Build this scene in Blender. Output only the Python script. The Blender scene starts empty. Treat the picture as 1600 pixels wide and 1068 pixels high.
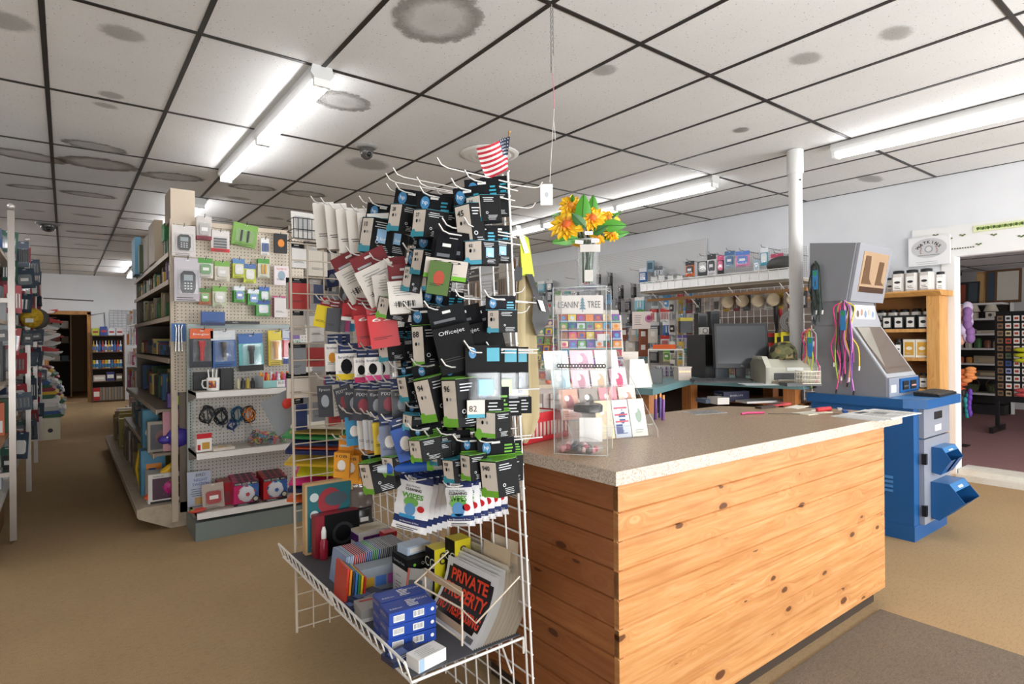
import bpy, bmesh, math, random
from mathutils import Matrix, Vector, Euler
random.seed(7)
R = random.Random(11)
C = bpy.context.scene.collection
S = bpy.context.scene
pi = math.pi
# ------------------------------------------------------------ camera
F, PSI, PX, PY, ROLL, H = 915.6, 0.6516, 800.0, 528.77, 0.0083, 1.35
cP, sP, cR, sR = math.cos(PSI), math.sin(PSI), math.cos(ROLL), math.sin(ROLL)
fwd = Vector((sP, cP, 0)); rgt = Vector((cP, -sP, 0)); up = Vector((0, 0, 1))
ax = cR * rgt - sR * up; ay = sR * rgt + cR * up
cam_d = bpy.data.cameras.new('camera'); cam = bpy.data.objects.new('camera', cam_d); C.objects.link(cam)
rot = Matrix((ax, ay, -fwd)).transposed().to_4x4()
cam.matrix_world = Matrix.Translation((0, 0, H)) @ rot
cam_d.sensor_width = 36; cam_d.lens = F * 36 / 1600; cam_d.shift_y = -(534 - PY) / 1600
cam_d.clip_start = 0.05; cam_d.clip_end = 100
S.camera = cam
def at(u, v, x=None, y=None, z=None):
    a = (u - PX) / F; b = -(v - PY) / F
    a, b = cR * a + sR * b, -sR * a + cR * b
    d = Vector((cP * a + sP, -sP * a + cP, b))
    t = x / d.x if x is not None else (y / d.y if y is not None else (z - H) / d.z)
    return Vector((d.x * t, d.y * t, H + d.z * t))
def pj(p):
    Z = p[2] - H; a = cP * p[0] - sP * p[1]; w = sP * p[0] + cP * p[1]
    a, b = cR * a - sR * Z, sR * a + cR * Z
    w = max(w, .01)
    return PX + F * a / w, PY - F * b / w
# ------------------------------------------------------------ light and exposure
S.view_settings.view_transform = 'Standard'; S.view_settings.look = 'None'
S.view_settings.gamma = 1; S.view_settings.use_curve_mapping = False
S.view_settings.exposure = 0.2
S.cycles.transparent_max_bounces = 32
w = bpy.data.worlds.new('world'); S.world = w; w.use_nodes = True
bg = w.node_tree.nodes['Background']; bg.inputs[0].default_value = (.86, .93, 1, 1); bg.inputs[1].default_value = 1.2
def area(name, loc, size, power, rot, col=(1, 1, 1)):
    l = bpy.data.lights.new(name, 'AREA'); l.shape = 'RECTANGLE'; l.size, l.size_y = size; l.energy = power; l.color = col
    o = bpy.data.objects.new(name, l); C.objects.link(o); o.location = loc; o.rotation_euler = rot
    return o
# daylight entering through the shop-front windows behind the camera, plus an added ceiling fill
area('daylight_shopfront', (3.0, -2.35, 1.45), (7.0, 1.9), 120, (math.radians(82), 0, 0), (1, .985, .96))
area('daylight_side_window', (8.2, -2.3, 1.5), (2.2, 1.9), 30, (math.radians(90), 0, 0), (1, .97, .93))
area('ceiling_fill', (3.0, -2.3, .95), (9.0, .9), 200, (math.radians(122), 0, 0), (.93, .97, 1))  # added fill aimed upward to brighten the ceiling
# ------------------------------------------------------------ materials
def lin(c):
    return tuple(((x / 12.92) if x <= .04045 else ((x + .055) / 1.055) ** 2.4) for x in c)
def hx(h):
    h = h.lstrip('#'); return lin(tuple(int(h[i:i + 2], 16) / 255 for i in (0, 2, 4)))
_m = {}
def M(h, rough=.5, metal=0, glass=0, emit=0, alpha=1, name=None):
    k = (h, rough, metal, glass, emit, alpha)
    if k in _m: return _m[k]
    m = bpy.data.materials.new(name or 'paint_' + h.lstrip('#')); m.use_nodes = True
    b = m.node_tree.nodes['Principled BSDF']; c = hx(h)
    b.inputs['Base Color'].default_value = (*c, 1); b.inputs['Roughness'].default_value = rough
    b.inputs['Metallic'].default_value = metal
    if glass: b.inputs['Transmission Weight'].default_value = glass; b.inputs['IOR'].default_value = 1.3
    if emit: b.inputs['Emission Color'].default_value = (*c, 1); b.inputs['Emission Strength'].default_value = emit
    if alpha < 1: b.inputs['Alpha'].default_value = alpha
    m.diffuse_color = (*c, 1)
    _m[k] = m; return m
class G:
    def __init__(s, name):
        s.m = bpy.data.materials.new(name); s.m.use_nodes = True; s.t = s.m.node_tree; s.b = s.t.nodes['Principled BSDF']
    def n(s, typ, **kw):
        n = s.t.nodes.new('ShaderNode' + typ)
        for k, v in kw.items():
            if k.startswith('i_'):
                key = k[2:]; key = int(key) if key.isdigit() else key.replace('_', ' ')
                inp = n.inputs[key]
                if isinstance(v, bpy.types.NodeSocket): s.t.links.new(v, inp)
                else: inp.default_value = v
            else: setattr(n, k, v)
        return n
    def link(s, a, b): s.t.links.new(a, b)
    def math(s, op, a, b=0.0, c=None):
        n = s.t.nodes.new('ShaderNodeMath'); n.operation = op
        for i, v in enumerate((a, b) if c is None else (a, b, c)):
            if isinstance(v, bpy.types.NodeSocket): s.t.links.new(v, n.inputs[i])
            else: n.inputs[i].default_value = v
        return n.outputs[0]
    def obj(s): return s.n('TexCoord').outputs['Object']
    def ramp(s, f, stops):
        r = s.n('ValToRGB'); s.link(f, r.inputs[0]); e = r.color_ramp.elements
        while len(e) < len(stops): e.new(.5)
        for i, (p, c) in enumerate(stops): e[i].position = p; e[i].color = (*hx(c), 1) if isinstance(c, str) else (c, c, c, 1)
        return r.outputs[0]
    def mix(s, f, a, b, mode='MIX'):
        n = s.t.nodes.new('ShaderNodeMix'); n.data_type = 'RGBA'; n.blend_type = mode
        for i, v in ((0, f), (6, a), (7, b)):
            if isinstance(v, bpy.types.NodeSocket): s.t.links.new(v, n.inputs[i])
            elif isinstance(v, str): n.inputs[i].default_value = (*hx(v), 1)
            else: n.inputs[i].default_value = v
        return n.outputs[2]
    def map(s, scale, v=None, loc=(0, 0, 0)):
        n = s.n('Mapping'); n.inputs['Scale'].default_value = scale; n.inputs['Location'].default_value = loc; s.link(v or s.obj(), n.inputs[0]); return n.outputs[0]
    def noise(s, v, scale, detail=3, rough=.5, dist=0):
        n = s.n('TexNoise', i_Scale=scale, i_Detail=detail, i_Roughness=rough, i_Distortion=dist); s.link(v, n.inputs['Vector']); return n.outputs[0]
    def bump(s, h, st=.3, d=.01):
        n = s.n('Bump', i_Strength=st, i_Distance=d); s.link(h, n.inputs['Height']); s.link(n.outputs[0], s.b.inputs['Normal'])
    def fin(s, col=None, rough=.5, spec=None):
        if col is not None: s.link(col, s.b.inputs['Base Color'])
        s.b.inputs['Roughness'].default_value = rough
        if spec is not None: s.b.inputs['Specular IOR Level'].default_value = spec
        return s.m
def carpet(name, a, b, c):
    g = G(name); v = g.obj()
    n1 = g.noise(v, 260, 2); n2 = g.noise(v, 1.3, 4, .6); n3 = g.noise(g.map((1, 3, 1), v), 30, 3)
    c1 = g.ramp(n1, [(.3, a), (.7, b)]); c2 = g.mix(g.math('MULTIPLY', n2, .55), c1, c)
    c3 = g.mix(g.math('MULTIPLY', g.math('GREATER_THAN', n3, .56), .22), c2, c)
    g.bump(n1, .5, .004); return g.fin(c3, .95, .1)
def wood(name, a, b, dark, plank=0, gx=(1.6, 12, 12), axis=2, knots=True, rough=.45, k2='#4a2410', seed=0):
    g = G(name); v = g.obj(); sp = g.n('SeparateXYZ'); g.link(v, sp.inputs[0])
    if plank:
        idx = g.math('FLOOR', g.math('DIVIDE', sp.outputs[2], plank))
        rnd = g.n('TexWhiteNoise', noise_dimensions='1D'); g.link(idx, rnd.inputs['W']); r = rnd.outputs[0]
    else: r = g.math('ADD', 0.3, 0)
    cb = g.n('CombineXYZ'); off = g.math('MULTIPLY', r, 17.0)
    L = g.math('ADD', g.math('ADD', sp.outputs[0], sp.outputs[1]), off) if axis == 2 else g.math('ADD', sp.outputs[2], off)
    T = g.math('ADD', sp.outputs[2], off) if axis == 2 else g.math('ADD', sp.outputs[0], sp.outputs[1])
    g.link(L, cb.inputs[0]); g.link(T, cb.inputs[1]); g.link(g.math('ADD', off, seed), cb.inputs[2]); q = cb.outputs[0]
    vo = g.n('TexVoronoi', voronoi_dimensions='2D', i_Scale=1.0, i_Randomness=1.0); g.link(g.map((3.4, 7.5, 1), q), vo.inputs['Vector'])
    d = vo.outputs['Distance']
    warp = g.math('MULTIPLY', g.math('SMOOTH_MIN', d, .22, .12), .35)
    cb2 = g.n('CombineXYZ'); g.link(g.math('MULTIPLY', L, gx[0]), cb2.inputs[0])
    g.link(g.math('MULTIPLY', g.math('ADD', T, warp), gx[1] * 3), cb2.inputs[1]); g.link(off, cb2.inputs[2])
    gr = g.noise(cb2.outputs[0], 1.6, 5, .6, .4); fine = g.noise(g.map((3, 160, 1), q), 2, 2)
    col = g.ramp(gr, [(.25, dark), (.45, a), (.7, b)])
    col = g.mix(g.math('MULTIPLY', fine, .25), col, dark)
    col = g.mix(g.math('MULTIPLY', r, .3), col, dark); pat = g.noise(g.map((2.2, 9, 1), q), 1.5, 4, .6); col = g.mix(g.math('MULTIPLY', g.ramp(pat, [(.5, 0), (.72, 1)]), .5), col, dark)
    if knots:
        sel = g.n('SeparateColor'); g.link(vo.outputs['Color'], sel.inputs[0])
        on = g.math('GREATER_THAN', sel.outputs[0], .34)
        sz = g.math('MULTIPLY', g.math('ADD', sel.outputs[1], .25), .1)
        wob = g.noise(g.map((40, 60, 1), q), 1, 2); d2 = g.math('ADD', d, g.math('MULTIPLY', g.math('SUBTRACT', wob, .5), .05)); k = g.math('MULTIPLY', on, g.math('MINIMUM', g.math('MAXIMUM', g.math('MULTIPLY', g.math('SUBTRACT', sz, d2), 40), 0), 1))
        halo = g.math('MULTIPLY', on, g.math('MULTIPLY', g.math('MAXIMUM', g.math('SUBTRACT', 1, g.math('DIVIDE', d, .27)), 0), .55))
        col = g.mix(halo, col, dark); col = g.mix(g.math('MULTIPLY', k, .85), col, k2)
    g.bump(gr, .12, .003); return g.fin(col, rough)
def speck(name, a, b, c, sc=220, rough=.35):
    g = G(name); v = g.obj(); n = g.noise(v, sc, 2); m = g.noise(v, sc * .45, 1); w_ = g.noise(v, 3, 4)
    col = g.ramp(n, [(.36, b), (.5, a), (.66, c)]); col = g.mix(g.math('MULTIPLY', g.math('GREATER_THAN', m, .62), .6), col, b)
    col = g.mix(g.math('MULTIPLY', w_, .25), col, c); return g.fin(col, rough)
def dirty(name, a, b, sc=6, rough=.6, amt=.5, spec=None):
    g = G(name); n = g.noise(g.obj(), sc, 5, .65); return g.fin(g.mix(g.math('MULTIPLY', g.ramp(n, [(.45, 0), (.75, 1)]), amt), a, b), rough, spec)
def printed(name, cols, sc=30, rough=.4, stretch=(1, 1, 1)):
    g = G(name); vo = g.n('TexVoronoi', i_Scale=sc); g.link(g.map(stretch), vo.inputs['Vector'])
    s_ = g.n('SeparateColor'); g.link(vo.outputs['Color'], s_.inputs[0])
    st = [(i / len(cols), c) for i, c in enumerate(cols)]
    r = g.n('ValToRGB'); g.link(s_.outputs[0], r.inputs[0]); r.color_ramp.interpolation = 'CONSTANT'; e = r.color_ramp.elements
    while len(e) < len(st): e.new(.5)
    for i, (p, c) in enumerate(st): e[i].position = p; e[i].color = (*hx(c), 1)
    return g.fin(r.outputs[0], rough)
def clear(name, tint='#f4f8fa', alpha=.16, rough=.06):
    """clear plastic or glass sheet: mostly see-through, a little milky, mirror-like at grazing angles"""
    k = ('clear', tint, alpha, rough)
    if k in _m: return _m[k]
    m = bpy.data.materials.new(name); m.use_nodes = True; t = m.node_tree; N = t.nodes; L = t.links
    out = N['Material Output']; b = N['Principled BSDF']; b.inputs['Base Color'].default_value = (*hx(tint), 1); b.inputs['Roughness'].default_value = rough
    tr = N.new('ShaderNodeBsdfTransparent'); gl_ = N.new('ShaderNodeBsdfGlossy'); gl_.inputs['Roughness'].default_value = rough
    fr = N.new('ShaderNodeLayerWeight'); fr.inputs[0].default_value = .5; pw = N.new('ShaderNodeMath'); pw.operation = 'POWER'; pw.inputs[1].default_value = 4; L.new(fr.outputs['Facing'], pw.inputs[0]); mu = N.new('ShaderNodeMath'); mu.operation = 'MULTIPLY_ADD'; mu.inputs[1].default_value = .5; mu.inputs[2].default_value = .035; L.new(pw.outputs[0], mu.inputs[0])
    m1 = N.new('ShaderNodeMixShader'); m1.inputs[0].default_value = alpha if alpha > .3 else alpha * .3
    L.new(tr.outputs[0], m1.inputs[1]); L.new(b.outputs[0], m1.inputs[2])
    m2 = N.new('ShaderNodeMixShader'); L.new(mu.outputs[0], m2.inputs[0]); L.new(m1.outputs[0], m2.inputs[1]); L.new(gl_.outputs[0], m2.inputs[2]); L.new(m2.outputs[0], out.inputs[0])
    _m[k] = m; return m
def wall_mat():
    g = G('painted_block_wall'); v = g.obj(); n = g.noise(v, 45, 4); m = g.noise(v, 1.1, 4)
    g.bump(n, .12, .004); return g.fin(g.ramp(m, [(.3, '#dcdee2'), (.7, '#eceef1')]), .55)
def ceil_mat():
    g = G('acoustic_ceiling_tile'); v = g.obj(); n = g.noise(g.map((1, 1.8, 1), v), 120, 2, .6); big = g.noise(v, .9, 3)
    base = g.ramp(big, [(.3, '#e2e2e1'), (.7, '#efefee')])
    vo = g.n('TexVoronoi', i_Scale=42.0); g.link(v, vo.inputs['Vector']); sc = g.n('SeparateColor'); g.link(vo.outputs['Color'], sc.inputs[0])
    hole = g.math('MULTIPLY', g.math('LESS_THAN', vo.outputs['Distance'], .12), g.math('GREATER_THAN', sc.outputs[0], .45))
    col = g.mix(g.math('MULTIPLY', hole, .7), base, '#6a6862'); col = g.mix(g.math('MULTIPLY', g.math('GREATER_THAN', n, .68), .5), col, '#908c84')
    g.bump(n, .2, .003); return g.fin(col, .9, .1)
def pegboard_mat(name, base, hole='#2a2622', pitch=.0254, ax_=(0, 2)):
    g = G(name); sp = g.n('SeparateXYZ'); g.link(g.obj(), sp.inputs[0])
    def fr(i): return g.math('SUBTRACT', g.math('FRACT', g.math('DIVIDE', sp.outputs[i], pitch)), .5)
    a, b = fr(ax_[0]), fr(ax_[1])
    d = g.math('SQRT', g.math('ADD', g.math('MULTIPLY', a, a), g.math('MULTIPLY', b, b)))
    h = g.math('LESS_THAN', d, .145)
    g.bump(g.math('SUBTRACT', 1, h), .5, .003)
    return g.fin(g.mix(h, base, hole), .5)
def stain_mat(name, col, ring=True):
    g = G(name); v = g.obj(); L = g.n('VectorMath', operation='LENGTH'); g.link(v, L.inputs[0]); n = g.noise(v, 3.5, 5, .7)
    r = g.math('ADD', L.outputs['Value'], g.math('MULTIPLY', g.math('SUBTRACT', n, .5), .5))
    a = g.ramp(r, [(0, .3), (.45, .22), (.78, .75), (.86, .6), (.9, 0)] if ring else [(0, .55), (.6, .5), (.8, .1), (.9, 0)])
    g.link(g.math('MULTIPLY', a, .85), g.b.inputs['Alpha']); g.b.inputs['Base Color'].default_value = (*hx(col), 1)
    g.b.inputs['Roughness'].default_value = .9; g.b.inputs['Specular IOR Level'].default_value = .05; return g.m
# ------------------------------------------------------------ mesh builder
_glyph = {}
def glyphs(txt, font_bold=False):
    k = (txt, font_bold)
    if k in _glyph: return _glyph[k]
    cu = bpy.data.curves.new('txt', 'FONT'); cu.body = txt; cu.size = 1; cu.resolution_u = 2; cu.align_x = 'CENTER'; cu.align_y = 'CENTER'
    cu.offset = .03 if font_bold else 0
    o = bpy.data.objects.new('txt', cu); me = bpy.data.meshes.new_from_object(o)
    V = [(v.co.x, v.co.y) for v in me.vertices]; P = [tuple(p.vertices) for p in me.polygons]
    bpy.data.objects.remove(o); bpy.data.curves.remove(cu); bpy.data.meshes.remove(me)
    if V:
        x0 = min(a for a, b in V); x1 = max(a for a, b in V); y0 = min(b for a, b in V); y1 = max(b for a, b in V)
        V = [(a - (x0 + x1) / 2, b - (y0 + y1) / 2) for a, b in V]
    else: x0 = x1 = y0 = y1 = 0
    _glyph[k] = (V, P, max(x1 - x0, .01), max(y1 - y0, .01)); return _glyph[k]
I4 = Matrix.Identity(4)
def T(x=0, y=0, z=0, rz=0, rx=0, ry=0):
    return Matrix.Translation((x, y, z)) @ Euler((rx, ry, rz)).to_matrix().to_4x4()
class MB:
    def __init__(s): s.v = []; s.f = []; s.m = []; s.mats = []; s.sm = []; s.X = I4
    def mi(s, m):
        if m not in s.mats: s.mats.append(m)
        return s.mats.index(m)
    def add(s, V, Fs, m, smooth=False):
        b = len(s.v); X = s.X; i = s.mi(m)
        s.v += [tuple(X @ Vector(p)) for p in V]
        s.f += [tuple(b + j for j in f) for f in Fs]; s.m += [i] * len(Fs); s.sm += [smooth] * len(Fs); return s
    def box(s, x0, x1, y0, y1, z0, z1, m, bev=0):
        if bev:
            return s.prism([(x0 + bev, y0), (x1 - bev, y0), (x1, y0 + bev), (x1, y1 - bev), (x1 - bev, y1), (x0 + bev, y1), (x0, y1 - bev), (x0, y0 + bev)], z0, z1, m)
        V = [(x, y, z) for z in (z0, z1) for x, y in ((x0, y0), (x1, y0), (x1, y1), (x0, y1))]
        return s.add(V, [(3, 2, 1, 0), (4, 5, 6, 7), (0, 1, 5, 4), (1, 2, 6, 5), (2, 3, 7, 6), (3, 0, 4, 7)], m)
    def prism(s, pts, z0, z1, m, axis='z', smooth=False):
        n = len(pts)
        if axis == 'z': V = [(a, b, z0) for a, b in pts] + [(a, b, z1) for a, b in pts]
        elif axis == 'x': V = [(z0, a, b) for a, b in pts] + [(z1, a, b) for a, b in pts]
        else: V = [(a, z0, b) for a, b in pts] + [(a, z1, b) for a, b in pts]
        s.add(V, [tuple(range(n))[::-1], tuple(range(n, 2 * n))], m)
        return s.add(V, [(i, (i + 1) % n, n + (i + 1) % n, n + i) for i in range(n)], m, smooth)
    def quad(s, a, b, c, d, m): return s.add([a, b, c, d], [(0, 1, 2, 3)], m)
    def tube(s, pts, r, m, n=6, cap=True):
        pts = [Vector(p) for p in pts]; V = []; Fs = []; k = len(pts)
        prev = None
        for i, p in enumerate(pts):
            d = (pts[min(i + 1, k - 1)] - pts[max(i - 1, 0)]).normalized()
            if prev is None:
                a = d.cross(Vector((0, 0, 1)));
                if a.length < .05: a = d.cross(Vector((0, 1, 0)))
            else: a = prev - d * prev.dot(d)
            a.normalize(); prev = a; b = d.cross(a); rr = r[i] if isinstance(r, (list, tuple)) else r
            V += [p + (a * math.cos(t) + b * math.sin(t)) * rr for t in (2 * pi * j / n for j in range(n))]
        for i in range(k - 1):
            for j in range(n): Fs.append((i * n + j, i * n + (j + 1) % n, (i + 1) * n + (j + 1) % n, (i + 1) * n + j))
        s.add(V, Fs, m, True)
        if cap: s.add(V, [tuple(range(n))[::-1], tuple(range((k - 1) * n, k * n))], m)
        return s
    def lathe(s, prof, m, n=16, c=(0, 0, 0)):
        V = []; Fs = []; k = len(prof)
        for r, z in prof: V += [(c[0] + r * math.cos(2 * pi * j / n), c[1] + r * math.sin(2 * pi * j / n), c[2] + z) for j in range(n)]
        for i in range(k - 1):
            for j in range(n): Fs.append((i * n + j, i * n + (j + 1) % n, (i + 1) * n + (j + 1) % n, (i + 1) * n + j))
        s.add(V, Fs, m, True)
        if prof[0][0] > 1e-4: s.add(V[:n], [tuple(range(n))[::-1]], m)
        if prof[-1][0] > 1e-4: s.add(V[-n:], [tuple(range(n))], m)
        return s
    def disc(s, r, m, n=14, rx=1, ry=1, y=0, c=(0, 0)):   # ellipse facing -Y
        return s.add([(c[0] + r * rx * math.cos(2 * pi * j / n), y, c[1] + r * ry * math.sin(2 * pi * j / n)) for j in range(n)], [tuple(range(n))], m)
    def rect(s, x0, x1, z0, z1, y, m): return s.quad((x0, y, z0), (x1, y, z0), (x1, y, z1), (x0, y, z1), m)
    def text(s, txt, h, m, cx=0, cz=0, y=0, w=None, bold=False, X=None):   # on the plane facing -Y
        V, P, tw, th = glyphs(txt, bold); k = h / th; kx = k if w is None else w / tw
        if w is not None and h is None: k = kx
        A = [(cx + a * kx, y, cz + b * k) for a, b in V]
        if X is not None: A = [tuple(X @ Vector(p)) for p in A]
        return s.add(A, P, m)
    def lines(s, x0, x1, z0, z1, n, y, m, fill=.45):     # small print as bars
        st = (z1 - z0) / n
        for i in range(n):
            a = x0 + (x1 - x0) * (R.random() * .12); b = x1 - (x1 - x0) * R.random() * .35
            s.rect(a, b, z0 + i * st, z0 + i * st + st * fill, y, m)
        return s
    def sphere(s, c, r, m, nu=12, nv=8):
        prof = [(max(math.sin(pi * i / nv), 1e-5) * 1, -math.cos(pi * i / nv)) for i in range(nv + 1)]
        rx, ry, rz = r if isinstance(r, (tuple, list)) else (r, r, r); V = []; Fs = []
        for a, z in prof: V += [(c[0] + rx * a * math.cos(2 * pi * j / nu), c[1] + ry * a * math.sin(2 * pi * j / nu), c[2] + rz * z) for j in range(nu)]
        for i in range(nv):
            for j in range(nu): Fs.append((i * nu + j, i * nu + (j + 1) % nu, (i + 1) * nu + (j + 1) % nu, (i + 1) * nu + j))
        return s.add(V, Fs, m, True)
    def build(s, name, parent=None, loc=None, rz=0, mw=None, **tags):
        me = bpy.data.meshes.new(name); me.from_pydata(s.v, [], s.f)
        for m in s.mats: me.materials.append(m)
        me.polygons.foreach_set('material_index', s.m); me.polygons.foreach_set('use_smooth', s.sm); me.update()
        o = bpy.data.objects.new(name, me); C.objects.link(o)
        if parent: o.parent = parent
        if mw is not None: o.matrix_local = mw
        else:
            if loc is not None: o.location = loc
            if rz: o.rotation_euler.z = rz
        return tag(o, **tags)
def tag(o, label=None, cat=None, group=None, kind=None):
    if label: o['label'] = label
    if cat: o['category'] = cat
    if group: o['group'] = group
    if kind: o['kind'] = kind
    return o
def empty(name, loc=(0, 0, 0), rz=0, mw=None, **tags):
    o = bpy.data.objects.new(name, None); C.objects.link(o); o.empty_display_size = .05
    o.matrix_world = mw if mw is not None else Matrix.Translation(loc) @ Matrix.Rotation(rz, 4, 'Z')
    return tag(o, **tags)
def kids(o): return [c for c in C.objects if c.parent == o]
_kids = {}
def copy_tree(o, mw, label, group=None, parent=None):
    c = o.copy(); C.objects.link(c); c.parent = parent
    if parent is None: c.matrix_world = mw
    if label: c['label'] = label
    if group: c['group'] = group
    if o.name not in _kids: _kids[o.name] = kids(o)
    for ch in _kids[o.name]: copy_tree(ch, None, None, None, c)
    return c
ORD = 'first second third fourth fifth sixth seventh eighth ninth tenth eleventh twelfth thirteenth fourteenth fifteenth sixteenth seventeenth eighteenth nineteenth twentieth'.split()
def nth(i): return ORD[i] if i < 20 else 'farther'
# ------------------------------------------------------------ common materials
WHITE = M('#f2f0ec', .4); BLACK = M('#101012', .4); DGREY = M('#4a4b4e', .5); CREAM = M('#e6ddd0', .5); INKT = M('#2b2b2b', .6)
WIRE = M('#e9e6e1', .3); BEIGE = M('#cdbfae', .45); CHROME = M('#c9c9c8', .22, 1); RED = M('#c8202a', .4)
CLEAR = clear('clear_plastic'); ACRYL = clear('clear_acrylic', '#eef3f4', .04, .03); EDGE = clear('acrylic_edge', '#d9e2e4', .55, .1)
# ------------------------------------------------------------ the room
WX = 6.64; CH = 2.863; BY = 16.39
floor_m = carpet('tan_loop_carpet', '#9f845f', '#c0a681', '#876d50')
MB().box(-3.2, WX + .06, -2.2, BY, -.1, 0, floor_m).build('floor', kind='structure')
wm = wall_mat()
def gx(c): return .536 + .61 * c
def gy(k): return 1.991 + 1.223 * k
ceil_o = MB().box(-3.2, WX, -2.2, BY, CH, CH + .08, ceil_mat()).build('ceiling', kind='structure')
g = MB(); bar = M('#2b2724', .45)
for c in range(-6, 11): g.box(gx(c) - .012, gx(c) + .012, -2.2, BY, CH - .004, CH + .002, bar)
for k in range(-3, 12): g.box(-3.2, WX, gy(k) - .012, gy(k) + .012, CH - .0045, CH + .002, bar)
g.build('ceiling_grid', ceil_o)
sg = stain_mat('water_stain_grey', '#8f8b84'); sb = stain_mat('water_stain_brown', '#7d6a58'); sf = stain_mat('water_stain_faint', '#a3a09a', False)
ST = [(685, 28, .19, .14, sg, 0), (192, 50, .10, .055, sf, 0), (174, 147, .07, .04, sf, 0), (535, 157, .17, .09, sg, 0), (150, 228, .2, .07, sg, 0), (155, 255, .26, .12, sb, 0), (40, 242, .26, .09, sb, 0),
      (270, 275, .24, .09, sg, 0), (575, 255, .2, .11, sf, 0), (139, 303, .22, .07, sb, 0), (47, 291, .17, .05, sb, 0), (395, 292, .2, .07, sg, 0), (476, 302, .2, .08, sg, 0), (372, 309, .13, .05, sf, 0),
      (136, 336, .16, .04, sf, 0), (216, 343, .2, .06, sg, 0), (136, 363, .22, .05, sb, 0), (205, 368, .3, .07, sb, 0), (345, 341, .14, .05, sg, 0), (430, 340, .12, .05, sf, 0), (1158, 202, .06, .04, stain_mat('mildew_spot', '#5a4632', False), 0),
      (1260, 90, .09, .05, sf, 0), (1402, 50, .09, .045, sf, 0), (945, 108, .07, .05, sf, 0), (165, 163, .07, .03, sf, 0), (5, 30, .12, .07, sf, 0), (1360, 278, .2, .06, sf, 0), (55, 328, .1, .03, sf, 0), (135, 382, .14, .03, sg, 0), (65, 398, .16, .04, sf, 0)]
for u, v, a, b, m, _ in ST:
    p = at(u, v, z=CH)
    o = MB().add([(math.cos(2 * pi * j / 40), math.sin(2 * pi * j / 40), 0) for j in range(40)], [tuple(range(40))[::-1]], m).build('water_stain', ceil_o)
    big = 1.25; o.location = (p.x, p.y, CH - .006 - R.random() * .002); o.scale = (a * big, b * big * 1.5, 1); o.rotation_euler.z = R.uniform(-.3, .3)
# left and back walls
MB().box(-3.3, -3.2, -2.2, BY, 0, CH, wm).build('wall_left', kind='structure')
bk = MB().box(-3.3, -.30, BY, BY + .12, 0, CH, wm).box(.42, WX + .1, BY, BY + .12, 0, CH, wm).box(-.30, .42, BY, BY + .12, 2.0, CH, wm).build('wall_back', kind='structure')
oak = wood('door_casing_oak', '#b9813f', '#cf9b58', '#8c5a28', 0, knots=False, axis=0)
MB().box(-.36, -.29, BY - .03, BY + .13, 0, 2.03, oak).box(.40, .47, BY - .03, BY + .13, 0, 2.03, oak).box(-.36, .47, BY - .03, BY + .13, 1.97, 2.05, oak).build('trim_1', kind='structure')
# back room beyond the doorway
brm = M('#a5865f', .7); MB().box(-1.0, 1.6, BY + .12, 20, -.1, 0, M('#9b7850', .8)).build('floor', kind='structure')
MB().box(-1.0, 1.6, 20, 20.1, 0, CH, brm).box(.55, .65, BY + 1.2, 20, 0, CH, brm).box(-1.1, -1.0, BY, 20, 0, CH, brm).box(-1, 1.6, BY + .12, 20, CH - .2, CH, brm).build('wall_back_room', kind='structure')
# right wall with the opening into the next room
OY = 1.86
MB().box(WX, WX + .14, OY, BY, 0, CH, wm).box(WX, WX + .14, -2.2, OY, 2.09, CH, wm).build('wall_right', kind='structure')
wt = M('#e9e8e6', .45)
MB().box(WX - .012, WX + .15, OY - .012, OY + .09, 0, 2.09, wt).build('trim_2', kind='structure')
MB().box(WX - .015, WX, -2.2, 2.19, 2.085, 2.375, wt).build('trim_3', kind='structure')
th = dirty('worn_white_threshold', '#dcd8cd', '#b7a98f', 9); MB().box(WX - .05, WX + .3, -2.2, OY - .02, 0, .055, th).box(WX + .02, WX + .3, -2.2, OY - .02, .055, .095, th).build('trim_4', kind='structure')
# front wall with shop windows (behind the camera)
f = MB(); fy = -2.2
f.box(-3.3, 16, fy - .12, fy, 0, .35, wm).box(-3.3, 16, fy - .12, fy, 2.5, CH, wm)
for x0, x1 in ((-3.3, -.6), (3.0, 3.2), (6.6, 7.0), (9.4, 16)): f.box(x0, x1, fy - .12, fy, .35, 2.5, wm)
f.build('wall_front', kind='structure')
wf = MB()
for x0, x1 in ((-.6, 3.0), (3.2, 6.6), (7.0, 9.4)):
    wf.box(x0, x1, fy - .08, fy - .03, .35, .4, wt).box(x0, x1, fy - .08, fy - .03, 2.45, 2.5, wt).box((x0 + x1) / 2 - .03, (x0 + x1) / 2 + .03, fy - .08, fy - .03, .35, 2.5, wt)
wf.build('window_1', kind='structure')
# next room
mauve = carpet('mauve_carpet', '#8d6a68', '#a98583', '#7a5756')
MB().box(WX + .3, 16, -2.2, 6, -.06, .045, mauve).build('floor', kind='structure')
w2 = M('#d6d2d0', .7)
MB().box(13.2, 13.3, -2.2, 6, 0, 2.6, w2).box(WX + .14, 16, 5.6, 5.7, 0, 2.6, w2).build('wall_next_room', kind='structure')
c2 = MB().box(WX + .14, 16, -2.2, 6, 2.5, 2.56, ceil_mat()).build('ceiling', kind='structure')
g = MB()
for c in range(11, 26, 2): g.box(gx(c) - .012, gx(c) + .012, -2.2, 5.6, 2.494, 2.502, bar)
for k in range(-3, 4): g.box(WX + .14, 13.2, gy(k) - .012, gy(k) + .012, 2.494, 2.502, bar)
g.build('ceiling_grid', c2)
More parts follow.
